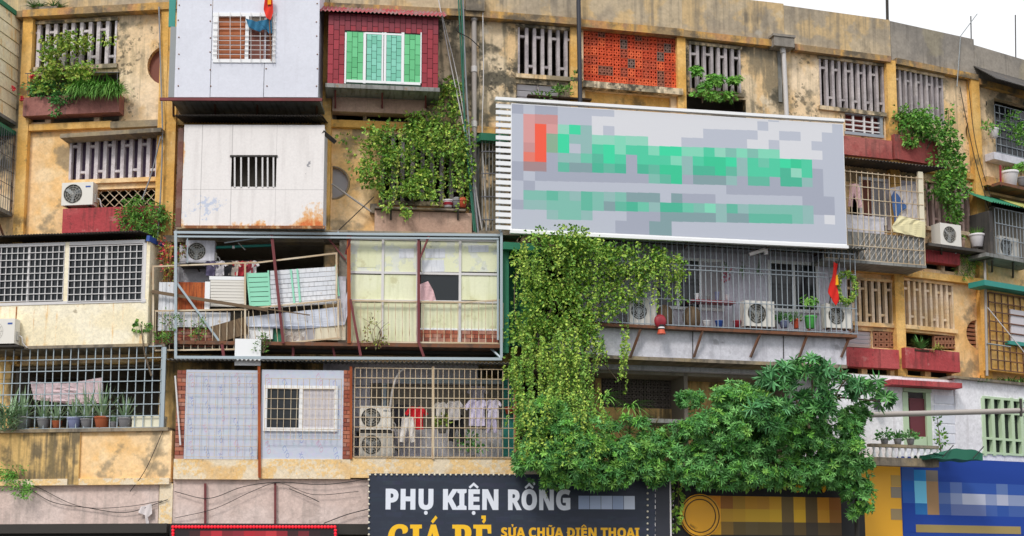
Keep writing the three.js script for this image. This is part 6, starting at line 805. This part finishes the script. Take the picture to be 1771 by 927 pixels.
{ // far bay: awnings, cages
  const p = S[9], t = thing('window_awning', 'dark grey awning over a barred window at the far bay', 'awning', p, 1740, 185, 0.4); const r = p.rect(1702, 138, 1830, 178, 0.5), aw = lbox(t, 'canopy', M.darkSheet, r.u1 - r.u0, 1.3, 0.03, 0, 0, 0); aw.position.set((r.u0 + r.u1) / 2 - META.get(t).u, (r.v0 + r.v1) / 2 - META.get(t).v + 0.3, 0.15); aw.rotation.x = -0.9; for (const x of [1706, 1770]) pbar(t, 'arm', M.dark, [x, 182, 0.05], [x, 176, 0.9], 0.03, 0.03);
  const g = thing('window_grille', 'blue grey window grille with a sill box under the dark awning', 'grille', p, 1745, 275, 0.05); grille(g, 'grille', M.barGrey, 1722, 192, 1800, 272, 9, 6, 0.06, 0.025); pbox(g, 'sill_box', M.apron, 1720, 272, 1800, 284, 0.01, 0.4); pbox(g, 'curtain', M.glassDark, 1722, 190, 1800, 272, -0.3, -0.25);
  const hp = thing('hanging_planter', 'small white hanging pot with trailing green leaves by the barred window', 'plant', p, 1719, 238, 0.4), H = new Leaves(PAL.grass); pot(hp, M.potWhite, 0.17, 0.3, 0, 0, 0); lobes(hp, [[1716, 220, 12, 14, 0.4, 0.25, 130], [1754, 215, 16, 24, 0.4, 0.3, 260], [1765, 240, 10, 14, 0.4, 0.2, 100]], (q, o) => H.leaf(q, o.add(V3(0, -0.3, 0.3)), rr(0.09, 0.15), 0.03), 0.1); H.add(hp, 'leaves'); pbar(hp, 'wire', M.dark, [1719, 230, 0.4], [1717, 200, 0.05], 0.012);
  const sh = thing('wall_shelf', 'brown shelf with a red side post below the barred far window', 'shelf', p, 1745, 325, 0.4); pbox(sh, 'board', M.brownSteel, 1730, 322, 1800, 327, 0.02, 0.75); pbar(sh, 'post', M.redTile[1], [1731, 322, 0.7], [1730, 286, 0.7], 0.05, 0.05); potPlant('potted_plant', 'big white plastic pot on the brown shelf under the far window', 'potted plant', p, 1747, 322, 0.5, 0.28, 0.5, M.potWhite, 'bush', 0.2, PAL.mid); potPlant('potted_plant', 'broad leaved green plant beside the big white pot', 'potted plant', p, 1767, 322, 0.45, 0.16, 0.3, M.potGrey, 'whorl', 0.5, PAL.grass);
  const ga = thing('corrugated_awning', 'green and yellow corrugated awning over the dark cage at the far bay', 'awning', p, 1740, 355, 0.4), cg = mesh('canopy', corrugated(3.2, 1.2, 0.12, 0.025), M.green, ga); cg.position.set(...loc(ga, 1748, 352, 0.6)); cg.rotation.x = 0.5; const yl = mesh('canopy_sheet', corrugated(1.2, 1.0, 0.12, 0.025), flat(0xa8a860, 0.6), ga, true); yl.position.set(...loc(ga, 1768, 355, 0.75)); yl.rotation.x = 0.5; pbar(ga, 'arm', M.dark, [1712, 352, 0.02], [1712, 360, 1.0], 0.03, 0.03);
  const c = thing('balcony_cage', 'dark barred cage below the green corrugated awning', 'balcony', p, 1745, 448, 0.4); pbox(c, 'floor', M.greySheet, 1706, 445, 1800, 451, 0.02, 0.9); grille(c, 'grille', M.barGrey, 1722, 368, 1800, 445, 13, 3, 0.85, 0.022); pbox(c, 'side_sheet', M.darkSheet, 1712, 365, 1718, 446, 0.05, 0.85); pbox(c, 'back_panel', M.room, 1715, 365, 1800, 445, 0.02, 0.06); brackets(c, M.dark, [[1716, 451, 470], [1752, 453, 480]], 0.03, 0.8);
  acUnit('pale louvred air conditioner inside the dark barred cage', p, 1722, 412, 1756, 448, 0.8, { badge: false, mat: M.acGrey, guard: M.grey });
  const tw = thing('barred_wall', 'yellow wall with brown square grid and teal top edge at the far bay', 'wall', p, 1745, 645, 0.4); pbox(tw, 'wall', M.ochre, 1706, 512, 1850, 648, 0.3, 0.5); pbox(tw, 'top_edge', M.teal, 1703, 496, 1850, 505, 0.3, 0.95); grille(tw, 'grid', M.brownSteel, 1712, 514, 1810, 644, 9, 8, 0.56, 0.035); const pw = sub(tw, 'white_window'); pbox(pw, 'pane', M.blind, 1749, 538, 1790, 592, 0.5, 0.58); pbox(pw, 'sill', M.teal, 1745, 592, 1790, 598, 0.5, 0.66);
  const ps = thing('drain_pipe', 'grey drain pipe at the corner of the yellow gridded wall', 'pipe', p, 1706, 645, 0.5); pbar(ps, 'pipe', M.pvcDirty, [1707, 650, 0.62], [1703, 445, 0.5], 0.09); pbar(ps, 'stay', M.grey, [1707, 594, 0.66], [1748, 600, 0.9], 0.05); pbar(ps, 'rod', M.barWhite, [1708, 532, 0.7], [1772, 610, 1.0], 0.035);
}
{ // white house in front, low right
  const p = span(S[7], 1480, 1.5, S[8], 1660, 1.5, 720), q = span(S[8], 1655, 1.55, S[9], 1800, 1.3, 720);
  const t = thing('white_house', 'low white house with green framed door and window under a red eave', 'house', p, 1560, 800, 0); frontPanel(t, 'wall', M.whiteHouse, 1440, 652, 1655, 830, 0, 0.2, [[1563, 672, 1611, 772]]); pbox(t, 'eave', M.planterRed, 1543, 659, 1664, 668, 0.01, 0.5); pbox(t, 'top_band', M.whiteHouse, 1440, 648, 1560, 656, -0.2, 0.15); pbox(t, 'roof_slab', M.slab, 1440, 650, 1660, 653, -1.4, -0.02);
  const dr = sub(t, 'door'); const gm = flat(0xb9cfae, 0.6); for (const [a, b, c, e] of [[1563, 672, 1611, 678], [1563, 678, 1572, 772], [1603, 678, 1611, 772], [1572, 755, 1603, 772]]) pbox(dr, 'frame', gm, a, b, c, e, -0.12, 0.03); pbox(dr, 'panel', flat(0x6a2f38, 0.6), 1574, 689, 1602, 756, -0.14, -0.06); for (let i = 0; i < 5; i++) pbox(t, 'vent_slot', M.whitePaint, 1616, 684 + i * 17, 1652, 698 + i * 17, 0.002, 0.02);
  const m = META.get(t), qg = bay(q); frontPanel(qg, 'side_wall', M.whiteHouse, 1655, 664, 1850, 830, 0, 0.2, [[1702, 690, 1772, 786]]); const wn = sub(qg, 'window'); for (const x of [1702, 1718, 1735, 1752, 1768]) pbox(wn, 'frame', gm, x - 2, 688, x + 3, 788, -0.1, 0.04); for (const y of [688, 712, 758, 783]) pbox(wn, 'frame', gm, 1700, y, 1774, y + 4, -0.08, 0.035); pbox(wn, 'pane', M.glassDark, 1702, 690, 1772, 786, -0.12, -0.1); pbox(qg, 'roof_slab', M.slab, 1650, 660, 1850, 664, -1.4, 0.15); qg.updateMatrixWorld(true); t.updateMatrixWorld(true); for (const c of [...qg.children]) t.attach(c); scene.remove(qg);
  const rp = thing('roof_plants', 'row of low green plants along the white house roof', 'plant', q, 1725, 662, 0), R = new Leaves(PAL.deep); for (let i = 0; i < 150; i++) { const a = rnd() * 6.3; R.blade(V3(...loc(rp, rr(1690, 1800), 661, rr(-0.3, 0.1))), V3(Math.cos(a), rr(0.3, 1.2), Math.sin(a)), rr(0.25, 0.45), 0.02, 1.2); } R.add(rp, 'leaves'); pbox(rp, 'soil', M.soil, 1690, 659, 1800, 661, -0.4, 0.1);
  const pole = thing('horizontal_pole', 'long rusty horizontal steel pipe in front of the white house', 'pipe', p, 1640, 715, 1.2); pbar(pole, 'pipe', M.pvcDirty, [1478, 718, 1.2], [1850, 708, 1.6], 0.17); pbar(pole, 'strap', M.dark, [1765, 690, 1.5], [1766, 720, 1.6], 0.06, 0.06); pbar(pole, 'post', M.dark, [1482, 720, 1.18], [1482, 990, 1.18], 0.14);
  const ba = thing('balustrade', 'little weathered balustrade with white posts in front of the white house', 'balustrade', p, 1560, 800, 1.0); pbox(ba, 'rail', M.slab, 1506, 769, 1624, 774, 0.85, 1.05); for (let i = 0; i < 11; i++) { const b = mesh('baluster', new THREE.LatheGeometry([[0.03, 0], [0.07, 0.1], [0.03, 0.22], [0.05, 0.36]].map((k) => new THREE.Vector2(...k)), 8), M.white, ba, true); b.position.set(...loc(ba, 1512 + i * 11, 793, 0.95)); } pbox(ba, 'base', M.slab, 1506, 792, 1624, 806, 0.8, 1.1);
  for (const [x, lab] of [[1530, 'dark leafy pot plant on the balustrade rail'], [1553, 'tall spiky pot plant on the balustrade rail'], [1575, 'bushy pot plant on the balustrade rail by the door']]) potPlant('potted_plant', lab, 'potted plant', p, x, 769, 0.95, 0.12, 0.18, M.potGrey, x === 1553 ? 'aloe' : 'bush', 0.3, PAL.deep);
  const tp = thing('green_tarpaulin', 'green tarpaulin cover with black straps above the blue sign', 'tarpaulin', p, 1640, 800, 1.1), tg = new THREE.BoxGeometry(1.9, 0.26, 0.8, 14, 4, 6), tpq = tg.attributes.position; for (let i = 0; i < tpq.count; i++) { const x = tpq.getX(i), y = tpq.getY(i); tpq.setY(i, y + (y > 0 ? 0.1 * Math.sin(x * 2.2 + 0.5) - Math.abs(x) * 0.1 : 0) + 0.02 * Math.sin(x * 9 + tpq.getZ(i) * 5)); } tg.computeVertexNormals(); const tm = mesh('cover', tg, M.tarp, tp, true); tm.position.y = 0.2; for (const x of [-0.6, 0.5]) lbar(tp, 'strap', M.black, [x, 0.1, 0.52], [x + 0.5, 0.48, 0.4], 0.03);
  const fl = thing('flower_spray', 'tall flowering stem in front of the white house wall', 'plant', p, 1626, 775, 0.5), F2 = new Leaves(PAL.mid); twigs(fl, 'stem', [[[[1628, 790, 0.5], [1624, 750, 0.5], [1621, 722, 0.5]], 0.02]]); lobes(fl, [[1628, 760, 8, 16, 0.5, 0.15, 60], [1621, 726, 4, 8, 0.5, 0.1, 16]], (k, o) => F2.leaf(k, o, 0.12, 0.04), 0.1); F2.add(fl, 'leaves');
  const lp = thing('wall_lamp', 'dark lantern on the white house wall half hidden by plumeria', 'lamp', p, 1517, 705, 0.2); lbox(lp, 'bracket', M.dark, 0.05, 0.05, 0.2, 0, 0.25, -0.1); lbox(lp, 'body', M.glassDark, 0.16, 0.3, 0.16, 0, 0.08, 0.03); lbox(lp, 'cap', M.dark, 0.24, 0.05, 0.24, 0, 0.26, 0.03);
}
// ---------- shop signs ----------
{
  const p = PM, D = 0.75, t = thing('shop_sign', 'navy blue shop sign with white and yellow lettering edged with small bulbs', 'sign', p, 898, 985, D - 0.3);
  const txt = canvasMat(1400, 480, (x, W, H) => {
    x.fillStyle = '#232c3d'; x.fillRect(0, 0, W, H); for (let i = 0; i < 700; i++) { x.fillStyle = `rgba(${40 + rnd() * 20},${50 + rnd() * 20},${70 + rnd() * 20},0.2)`; x.fillRect(rnd() * W, rnd() * H, 20 + rnd() * 60, 4 + rnd() * 20); }
    const put = (s, a, b, px, wd, col, font) => { // letters with their marks drawn by hand: ^ circumflex, ` grave, ' acute, ? hook, . dot below, h horn
      x.save(); x.font = `bold ${px}px ${font}`; x.fillStyle = x.strokeStyle = col; x.lineWidth = px * 0.05; const base = s.replace(/\{[^}]*\}/g, ''), m = x.measureText(base).width; x.translate(a, b); x.scale(wd / m, 1); let cx = 0;
      for (const [, ch, mk] of s.matchAll(/(.)(?:\{([^}]*)\})?/g)) { const w = x.measureText(ch).width, c = cx + w / 2, t = -px * 0.76, e = px * 0.11; x.fillText(ch, cx, 0); x.strokeText(ch, cx, 0); const ln = (p) => { x.lineWidth = px * 0.09; x.beginPath(); p.forEach((q, i) => (i ? x.lineTo(c + q[0] * e, t + q[1] * e) : x.moveTo(c + q[0] * e, t + q[1] * e))); x.stroke(); x.lineWidth = px * 0.05; };
        for (const k of mk || '') { if (k === '^') ln([[-1.6, -0.3], [0, -1.6], [1.6, -0.3]]); if (k === '`') ln([[1.2, -2.8], [2.2, -1.4]]); if (k === "'") ln([[-0.4, -0.3], [1, -1.7]]); if (k === '?') ln([[-0.5, -1.6], [0.5, -1.6], [0.5, -0.9], [0, -0.3]]); if (k === '.') { x.beginPath(); x.arc(c, px * 0.14, px * 0.075, 0, 7); x.fill(); } if (k === 'h') ln([[w / e / 2 - 1.2, 0.6], [w / e / 2 + 0.1, 0]]); if (k === '-') ln([[-w / e / 2 + 0.1, 3.6], [-0.6, 3.6]]); if (k === '~') ln([[-1.3, -0.7], [-0.5, -1.2], [0.4, -0.7], [1.3, -1.2]]); } cx += w; }
      x.restore(); };
    put('PHU{.} KIE{^.}N', 74, 178, 136, 562, '#dfe5f0', 'sans-serif'); put('RO{^`}NG', 668, 178, 136, 318, '#dfe5f0', 'sans-serif'); for (const [a, c] of [[1020, '#98a9c8'], [1076, '#a8b8d4'], [1132, '#b4c2dc'], [1188, '#98a9c8'], [1244, '#c8d2e4']]) { x.fillStyle = c; x.fillRect(a, 108, 54, 68); }
    put("GIA{'} RE{?}", 90, 396, 190, 510, '#f4bf1a', 'serif'); put('SU{h?}A CHU{h~}A D{-}IE{^.}N THOA{.}I', 640, 318, 66, 680, '#eeb412', 'sans-serif');
  }, 0.5);
  const m = META.get(t), r = p.rect(637, 820, 1134, 985, D), w = r.u1 - r.u0, h = r.v1 - r.v0; lbox(t, 'board', M.dark, w, h, 0.2, (r.u0 + r.u1) / 2 - m.u, (r.v0 + r.v1) / 2 - m.v, D - 0.104 - m.d); const f = mesh('lettering', new THREE.PlaneGeometry(w, h), txt, t, true); f.position.set((r.u0 + r.u1) / 2 - m.u, (r.v0 + r.v1) / 2 - m.v, D - m.d);
  const sp = new THREE.SphereGeometry(0.032, 8, 6), bulb = flat(0xd8d2c0, 0.4); const strip = sub(t, 'bulb_border'); const bb = (px, py) => { const k = new THREE.Mesh(sp, bulb); k.name = 'bulb'; k.castShadow = true; k.position.set(...loc(strip, px, py, D + 0.02)); strip.add(k); }; for (let x = 640; x < 900; x += 9.3) bb(x, 821); for (let y = 830; y < 930; y += 10.5) bb(638, y); for (let y = 832; y < 930; y += 10.5) bb(1120, y);
  const side = sub(t, 'side_panel'); pbox(side, 'panel', M.pole, 1134, 820, 1160, 985, D - 0.2, D - 0.02); pbox(side, 'strip', M.potWhite, 1158.5, 822, 1161, 930, D - 0.06, D); for (let y = 824; y < 930; y += 10) pbox(side, 'dash', M.potWhite, 1132.5, y, 1134, y + 6, D - 0.02, D - 0.0);
}
{
  const p = PR, D = 0.9, t = thing('shop_sign', 'black and gold shop sign with a round gold medallion, half behind the trees', 'sign', p, 1330, 985, D - 0.2); pbox(t, 'board', M.black, 1160, 822, 1496, 985, D - 0.2, D);
  const c = canvasMat(1024, 384, (x, W, H) => { x.fillStyle = '#1d1a1c'; x.fillRect(0, 0, W, H); const row = ['#d68a1c', '#f09a1a', '#a4691f', '#b68a24', '#cc931e', '#c89024', '#dca41f', '#766030', '#dca61c', '#64502a', '#d08c20', '#9c5f1c'], r2 = ['#f4b61c', '#ffc31c', '#cc9c26', '#d0a124', '#d8ac24', '#d8ac24', '#e0b220', '#766030', '#e8b61c', '#6a542c', '#d49826', '#9c6722'], r3 = ['#d8a018', '#e8ac14', '#8c6c28', '#665428', '#6a5a34', '#66562e', '#6a5a30', '#4a4030', '#6a5428', '#443a2c', '#5e4c2a', '#5a4426']; [row, r2, r3].forEach((q, j) => q.forEach((k, i) => { x.fillStyle = k; x.fillRect(i * W / 12, j * H * 0.27 + 4, W / 12 + 1, H * 0.27 + 1); })); x.fillStyle = '#7d8090'; x.fillRect(W * 0.1, H * 0.86, W * 0.4, H * 0.14); x.fillRect(W * 0.72, H * 0.86, W * 0.26, H * 0.14); }, 0.5);
  const r = p.rect(1204, 858, 1455, 940, D), m = META.get(t), f = mesh('lettering', new THREE.PlaneGeometry(r.u1 - r.u0, r.v1 - r.v0), c, t, true); f.position.set((r.u0 + r.u1) / 2 - m.u, (r.v0 + r.v1) / 2 - m.v, D - m.d + 0.006);
  const gold = flat(0xf6b01c, 0.4), md = mesh('medallion', new THREE.CylinderGeometry(0.62, 0.62, 0.06, 40), gold, t, true); md.rotation.x = Math.PI / 2; md.position.set(...loc(t, 1211, 892, D + 0.035)); for (const k of [0.58, 0.47]) { const tr = mesh('medallion_ring', new THREE.TorusGeometry(k, 0.014, 6, 40), M.dark, t, true); tr.position.set(...loc(t, 1211, 892, D + 0.068)); }
  const lt = canvasMat(256, 128, (x, W, H) => { x.fillStyle = '#e0a018'; x.fillRect(0, 0, W, H); x.fillStyle = '#2a1c10'; x.font = 'bold 96px sans-serif'; x.fillText('NGL', 20, 100); }, 0.5); const lm = mesh('medallion_lettering', new THREE.PlaneGeometry(0.26, 0.1), lt, t, true); lm.position.set(...loc(t, 1199, 911, D + 0.07)); lm.rotation.z = -0.5;
  for (const [x, y] of [[1379, 846], [1384, 840], [1424, 846]]) { const s = new THREE.Shape(); s.moveTo(0, 0); s.quadraticCurveTo(0.13, 0.1, 0, 0.32); s.quadraticCurveTo(-0.13, 0.1, 0, 0); pgeo(t, 'flame_ornament', gold, new THREE.ExtrudeGeometry(s, { depth: 0.04, bevelEnabled: false }), x, y + 6, D + 0.004, 0, rr(-0.2, 0.2), 0, true); } const bo = sub(t, 'bulb_border'), sp = new THREE.SphereGeometry(0.03, 8, 6); for (let y = 826; y < 930; y += 8) { const k = new THREE.Mesh(sp, M.potWhite); k.name = 'bulb'; k.castShadow = true; k.position.set(...loc(bo, 1164, y, D + 0.02)); bo.add(k); }
}
{
  const p = span(S[7], 1500, 1.9, S[9], 1790, 1.6, 850), t = thing('shop_sign', 'blue sign with a yellow left panel and blurred pale print', 'sign', p, 1640, 985, -0.2);
  const c = canvasMat(1024, 560, (x, W, H) => { x.fillStyle = '#123f9a'; x.fillRect(0, 0, W, H); const cw = W / 10.6, ch = H / 6.6; const B = (i, j, k, w = 1, h = 1) => { x.fillStyle = k; x.fillRect(i * cw, j * ch, w * cw + 1, h * ch + 1); }; B(0, 0, '#2f56a2'); B(0, 1, '#365ba4'); B(0, 2, '#1f5cb0', 1, 2); B(1, 1, '#2a86c8'); B(2, 1, '#7d746c'); B(1, 2, '#72c6e8', 1, 2); B(2, 2, '#a5835e', 1, 3); B(1, 4, '#2470b4'); B(3, 2, '#2c55a8', 8); B(4, 2, '#5b74b0'); B(8, 2, '#5d78b0'); B(3, 3, '#5a72a8'); B(4, 3, '#8a98bc', 7); B(5, 3, '#b6bcd0', 2); B(8, 3, '#b0b6cc'); B(3, 4, '#3c5ca2', 8); B(4, 4, '#6474a6', 3); B(8, 4, '#264f9e'); B(0, 3, '#2a5cae'); B(1, 5.9, '#a08c58', 9, 0.7); }, 0.85);
  const y = sub(t, 'yellow_panel'); pbox(y, 'panel', flat(0xe8aa20, 0.5), 1488, 793, 1562, 985, -0.15, 0.02); for (const [a, b, k] of [[1541, 822, 0xb8964a], [1541, 842, 0x8a8070], [1541, 880, 0x9a8660]]) pbox(y, 'print_block', flat(k, 0.5), a, b, 1561, b + 19, 0.02, 0.026);
  const r = p.rect(1561, 796, 1850, 985, 0.04), m = META.get(t); lbox(t, 'board', flat(0x12409a, 0.8), r.u1 - r.u0, r.v1 - r.v0, 0.16, (r.u0 + r.u1) / 2 - m.u, (r.v0 + r.v1) / 2 - m.v, 0.155); const f = p.rect(1561, 797, 1774, 922, 0.04), k = mesh('print', new THREE.PlaneGeometry(f.u1 - f.u0, f.v1 - f.v0), c, t, true); k.position.set((f.u0 + f.u1) / 2 - m.u, (f.v0 + f.v1) / 2 - m.v, 0.242);
}
{ // red light chain sign
  const p = PM, D = 0.4, t = thing('led_sign', 'dark sign bordered by glowing red lights at the bottom edge', 'sign', p, 440, 985, D); pbox(t, 'board', M.black, 293, 906, 584, 985, D - 0.12, D); const em = new THREE.MeshStandardMaterial({ color: 0x701018, emissive: 0xe0142a, emissiveIntensity: 0.9, roughness: 0.4 }), sp = new THREE.SphereGeometry(0.045, 8, 6), b = sub(t, 'light_chain'); const put = (x, y) => { const k = new THREE.Mesh(sp, em); k.name = 'light'; k.position.set(...loc(b, x, y, D + 0.03)); b.add(k); }; for (let x = 299; x < 582; x += 5.6) put(x, 911); for (let y = 917; y < 935; y += 5.6) { put(299, y); put(580, y); }
  const c = canvasMat(512, 64, (x, W, H) => { x.fillStyle = '#1c1216'; x.fillRect(0, 0, W, H); ['#3a1418', '#8f1c28', '#b82434', '#7a1c28', '#8a2030', '#b01c2c', '#a8222e', '#c03038', '#8f1a28', '#3a161c', '#701c26', '#2a1418'].forEach((k, i) => { x.fillStyle = k; x.fillRect(40 + i * 36, 8, 37, 48); }); }, 0.5), r = p.rect(306, 915, 574, 940, D), m = META.get(t), f = mesh('print', new THREE.PlaneGeometry(r.u1 - r.u0, r.v1 - r.v0), c, t, true); f.position.set((r.u0 + r.u1) / 2 - m.u, (r.v0 + r.v1) / 2 - m.v, 0.006);
}
{ // ground floor of the dark recess behind the trees
  const b = bay(PR); pbox(b, 'shop_front', M.black, 860, 640, 900, 990, -1.4, -1.35); pbox(b, 'corrugated_lean_to', M.greySheet, 1110, 725, 1230, 732, -1.3, -0.3); pbox(b, 'shop_head', M.room, 895, 800, 1500, 990, -1.2, 0.3); commit(b);
}
// ---------- trees in front ----------
function tree(name, label, pl, px, d, trunk, list, cfg) {
  const t = thing(name, label, 'tree', pl, px, cfg.foot, d, cfg.group), L = new Leaves(cfg.pal);
  twigs(t, 'trunk', trunk); lobes(t, list, (q, o) => (cfg.whorl ? L.whorl(q, o.add(V3(0, 0.45, 0.5)), cfg.len * rr(0.6, 1.3), cfg.whorl - Math.floor(rnd() * 3), cfg.wid * rr(0.7, 1.1)) : L.leaf(q, o.add(V3(0, -0.3, 0.4)), cfg.len * rr(0.8, 1.2), cfg.wid)), 0.45); L.add(t, 'crown'); return t;
}
tree('umbrella_tree', 'dense dark green umbrella tree left of the dark recess, above the navy sign', PR, 985, 0.1, [[[[985, 806, 0.1], [982, 780, 0.6], [960, 720, 1.3]], 0.12], [[[983, 795, 0.3], [1040, 790, 1.0], [1090, 780, 1.5]], 0.06], [[[976, 770, 0.7], [940, 720, 1.2], [925, 690, 1.4]], 0.05]], [[935, 790, 42, 38, 1.7, 0.8, 468], [990, 790, 48, 46, 1.8, 0.9, 600], [940, 725, 38, 40, 1.6, 0.7, 412], [1000, 745, 50, 34, 1.7, 0.8, 450], [1090, 752, 50, 30, 1.2, 0.6, 240], [1150, 765, 36, 28, 1.3, 0.5, 180], [1060, 790, 48, 30, 1.7, 0.7, 431], [1040, 825, 60, 22, 1.8, 0.6, 412], [1100, 800, 46, 34, 1.7, 0.7, 431], [1150, 800, 40, 36, 1.7, 0.6, 360], [960, 830, 30, 16, 1.7, 0.5, 131]], { pal: [...PAL.deep, PAL.mid[0], 0x46803a, PAL.grass[2], PAL.grass[0]], whorl: 8, len: 0.165, wid: 0.03, foot: 806 });
tree('umbrella_tree', 'broad bright green umbrella tree over the black and gold sign', PR, 1340, 0.1, [[[[1340, 806, 0.1], [1338, 780, 0.8], [1330, 740, 1.6]], 0.14], [[[1339, 790, 0.5], [1270, 770, 1.4], [1220, 745, 1.8]], 0.08], [[[1339, 785, 0.6], [1400, 760, 1.6], [1440, 740, 1.9]], 0.08], [[[1400, 760, 1.6], [1460, 790, 1.9], [1485, 840, 1.9]], 0.05]], [[1280, 690, 50, 32, 1.9, 0.7, 506], [1230, 745, 55, 36, 2.0, 0.8, 600], [1300, 750, 60, 44, 2.2, 0.9, 780], [1370, 740, 60, 46, 2.2, 0.9, 750], [1440, 760, 55, 44, 2.1, 0.8, 675], [1230, 800, 52, 40, 2.0, 0.8, 562], [1310, 815, 50, 32, 2.1, 0.7, 487], [1390, 815, 55, 34, 2.1, 0.7, 525], [1470, 815, 40, 40, 2.0, 0.7, 487], [1488, 862, 24, 26, 2.0, 0.5, 206], [1200, 830, 24, 22, 2.0, 0.5, 168], [1480, 720, 24, 24, 2.0, 0.5, 206], [1200, 690, 22, 16, 1.9, 0.5, 112]], { pal: [...PAL.deep, ...PAL.deep, PAL.grass[0], PAL.grass[1], 0x4f8f40, PAL.grass[2]], whorl: 8, len: 0.165, wid: 0.03, foot: 806 });
tree('plumeria_tree', 'plumeria tree with pointed whorled leaves and bare forked twigs before the white house', PR, 1400, 0.0, [[[[1400, 806, 0.0], [1398, 770, 1.2], [1400, 720, 2.5]], 0.11], [[[1400, 740, 2.6], [1370, 680, 2.6], [1345, 645, 2.6]], 0.05], [[[1400, 730, 2.6], [1440, 690, 2.6], [1480, 690, 2.6], [1530, 695, 2.6]], 0.045], [[[1440, 692, 2.6], [1460, 660, 2.6], [1475, 650, 2.6]], 0.035], [[[1480, 690, 2.6], [1505, 670, 2.6], [1520, 680, 2.6]], 0.03], [[[1400, 720, 2.6], [1405, 670, 2.6], [1400, 630, 2.6]], 0.04]], [[1345, 650, 30, 22, 2.6, 0.5, 44], [1400, 636, 34, 20, 2.6, 0.5, 48], [1380, 690, 60, 40, 2.8, 0.7, 90], [1450, 665, 36, 24, 2.6, 0.5, 44], [1500, 668, 26, 14, 2.6, 0.4, 22], [1530, 690, 14, 10, 2.6, 0.3, 12], [1330, 715, 40, 30, 2.8, 0.6, 46]], { pal: [0x3f7a3a, 0x54905a, 0x2f602c, 0x5f9a50], whorl: 9, len: 0.3, wid: 0.045, foot: 806 });
{
  const t = thing('palm_clump', 'spray of long pointed palm leaves between the two umbrella trees', 'plant', PR, 1085, 806, 0.1), L = new Leaves(PAL.grass); for (const [x, y, n, l] of [[1045, 690, 40, 0.7], [1090, 705, 40, 0.8], [1110, 740, 36, 0.9], [1140, 750, 30, 0.7], [1060, 740, 30, 0.8]]) for (let i = 0; i < n; i++) { const a = rnd() * 6.3; L.blade(V3(...loc(t, x, y, 0.9)), V3(Math.cos(a), rr(-0.2, 1), Math.sin(a) * 0.6 + 0.3), l * rr(0.6, 1.1), 0.035, 1.3, 5); } L.add(t, 'leaves'); twigs(t, 'stem', [1045, 1090, 1140].map((x) => [[[1085, 806, 0.1], [(x + 1085) / 2, 780, 0.6], [x, 720, 0.9]], 0.05]));
  const i = thing('ivy_trail', 'light green creeper hanging down the edge of the gold sign', 'plant', PR, 1180, 860, 1.2), I = new Leaves(PAL.bright); lobes(i, [[1172, 860, 7, 40, 1.2, 0.15, 60], [1168, 905, 6, 20, 1.2, 0.1, 26], [1330, 832, 30, 12, 1.9, 0.3, 60]], (q, o) => I.leaf(q, o.add(V3(0, -0.8, 0.3)), 0.16, 0.05), 0.1); I.add(i, 'leaves'); twigs(i, 'stem', [[[[1172, 820, 1.2], [1174, 860, 1.2], [1168, 915, 1.2]], 0.015]]);
}
{ // loose wires on the pink wall
  const t = thing('wire_tangle', 'black service wires drooping along the pink wall above the shops', 'cable', PM, 450, 870, 0.05); [[[[302, 850, 0.05], [360, 862, 0.08], [420, 842, 0.08], [480, 834, 0.08], [560, 838, 0.08], [640, 828, 0.08]], 0.011], [[[302, 896, 0.05], [370, 880, 0.08], [440, 848, 0.08], [480, 835, 0.08], [540, 855, 0.08], [620, 850, 0.08]], 0.009], [[[560, 905, 0.08], [600, 890, 0.08], [638, 880, 0.08]], 0.014], [[[500, 845, 0.08], [540, 862, 0.1], [552, 868, 0.1]], 0.012]].forEach(([q, r]) => ptube(t, 'wire', M.cableBlack, q, r));
  const u = thing('wire_tangle', 'sagging black wires with torn plastic on the left pink wall', 'cable', S[1], 150, 870, 1.15); [[[[50, 845, 1.16], [90, 868, 1.2], [150, 878, 1.2], [220, 886, 1.2], [290, 864, 1.2]], 0.011], [[[60, 840, 1.16], [140, 876, 1.22], [220, 876, 1.2], [280, 866, 1.2]], 0.009], [[[282, 745, 1.25], [250, 815, 1.3], [225, 850, 1.2]], 0.01]].forEach(([q, r]) => ptube(u, 'wire', M.cableBlack, q, r)); const pl = mesh('torn_plastic', clothGeo([[-0.18, 0], [0.12, 0.08], [0.15, -0.2], [0.02, -0.3], [0.08, -0.6], [-0.02, -0.55], [-0.06, -0.25], [-0.25, -0.16]], 0.03), cloth(0xd8d0d0), u, true); pl.position.set(...loc(u, 255, 876, 1.22));
  const c = thing('service_cable', 'pale cable dropping down the ochre pillar beside the slotted windows', 'cable', S[1], 280, 420, 0.4); [[[[275, 12, 0.35], [278, 120, 0.35], [281, 230, 0.4], [278, 330, 0.4], [272, 420, 0.5]], 0.022], [[[278, 236, 0.5], [262, 300, 0.4], [246, 345, 0.45]], 0.02]].forEach(([q, r]) => ptube(c, 'cable', M.cableGrey, q, r));
  const k = thing('service_cable', 'thin dark cables slanting across the ochre pillar of the climber bay', 'cable', S[8], 1690, 350, 0.35); [[[[1660, 150, 0.25], [1676, 230, 0.3], [1690, 290, 0.35], [1710, 360, 0.35]], 0.014], [[[1674, 140, 0.3], [1688, 250, 0.35], [1716, 350, 0.35]], 0.012]].forEach(([q, r]) => ptube(k, 'cable', M.cableBlack, q, r));
}
// ---------- finish: a thing of one mesh is that mesh ----------
for (const g of [...scene.children]) {
  if (!g.isGroup || g.children.length !== 1 || g.children[0].children.length || !g.children[0].isMesh) continue;
  const c = g.children[0]; g.updateMatrixWorld(true); scene.attach(c); c.name = g.name; c.userData = { ...g.userData }; scene.remove(g);
}
renderer.render(scene, camera);
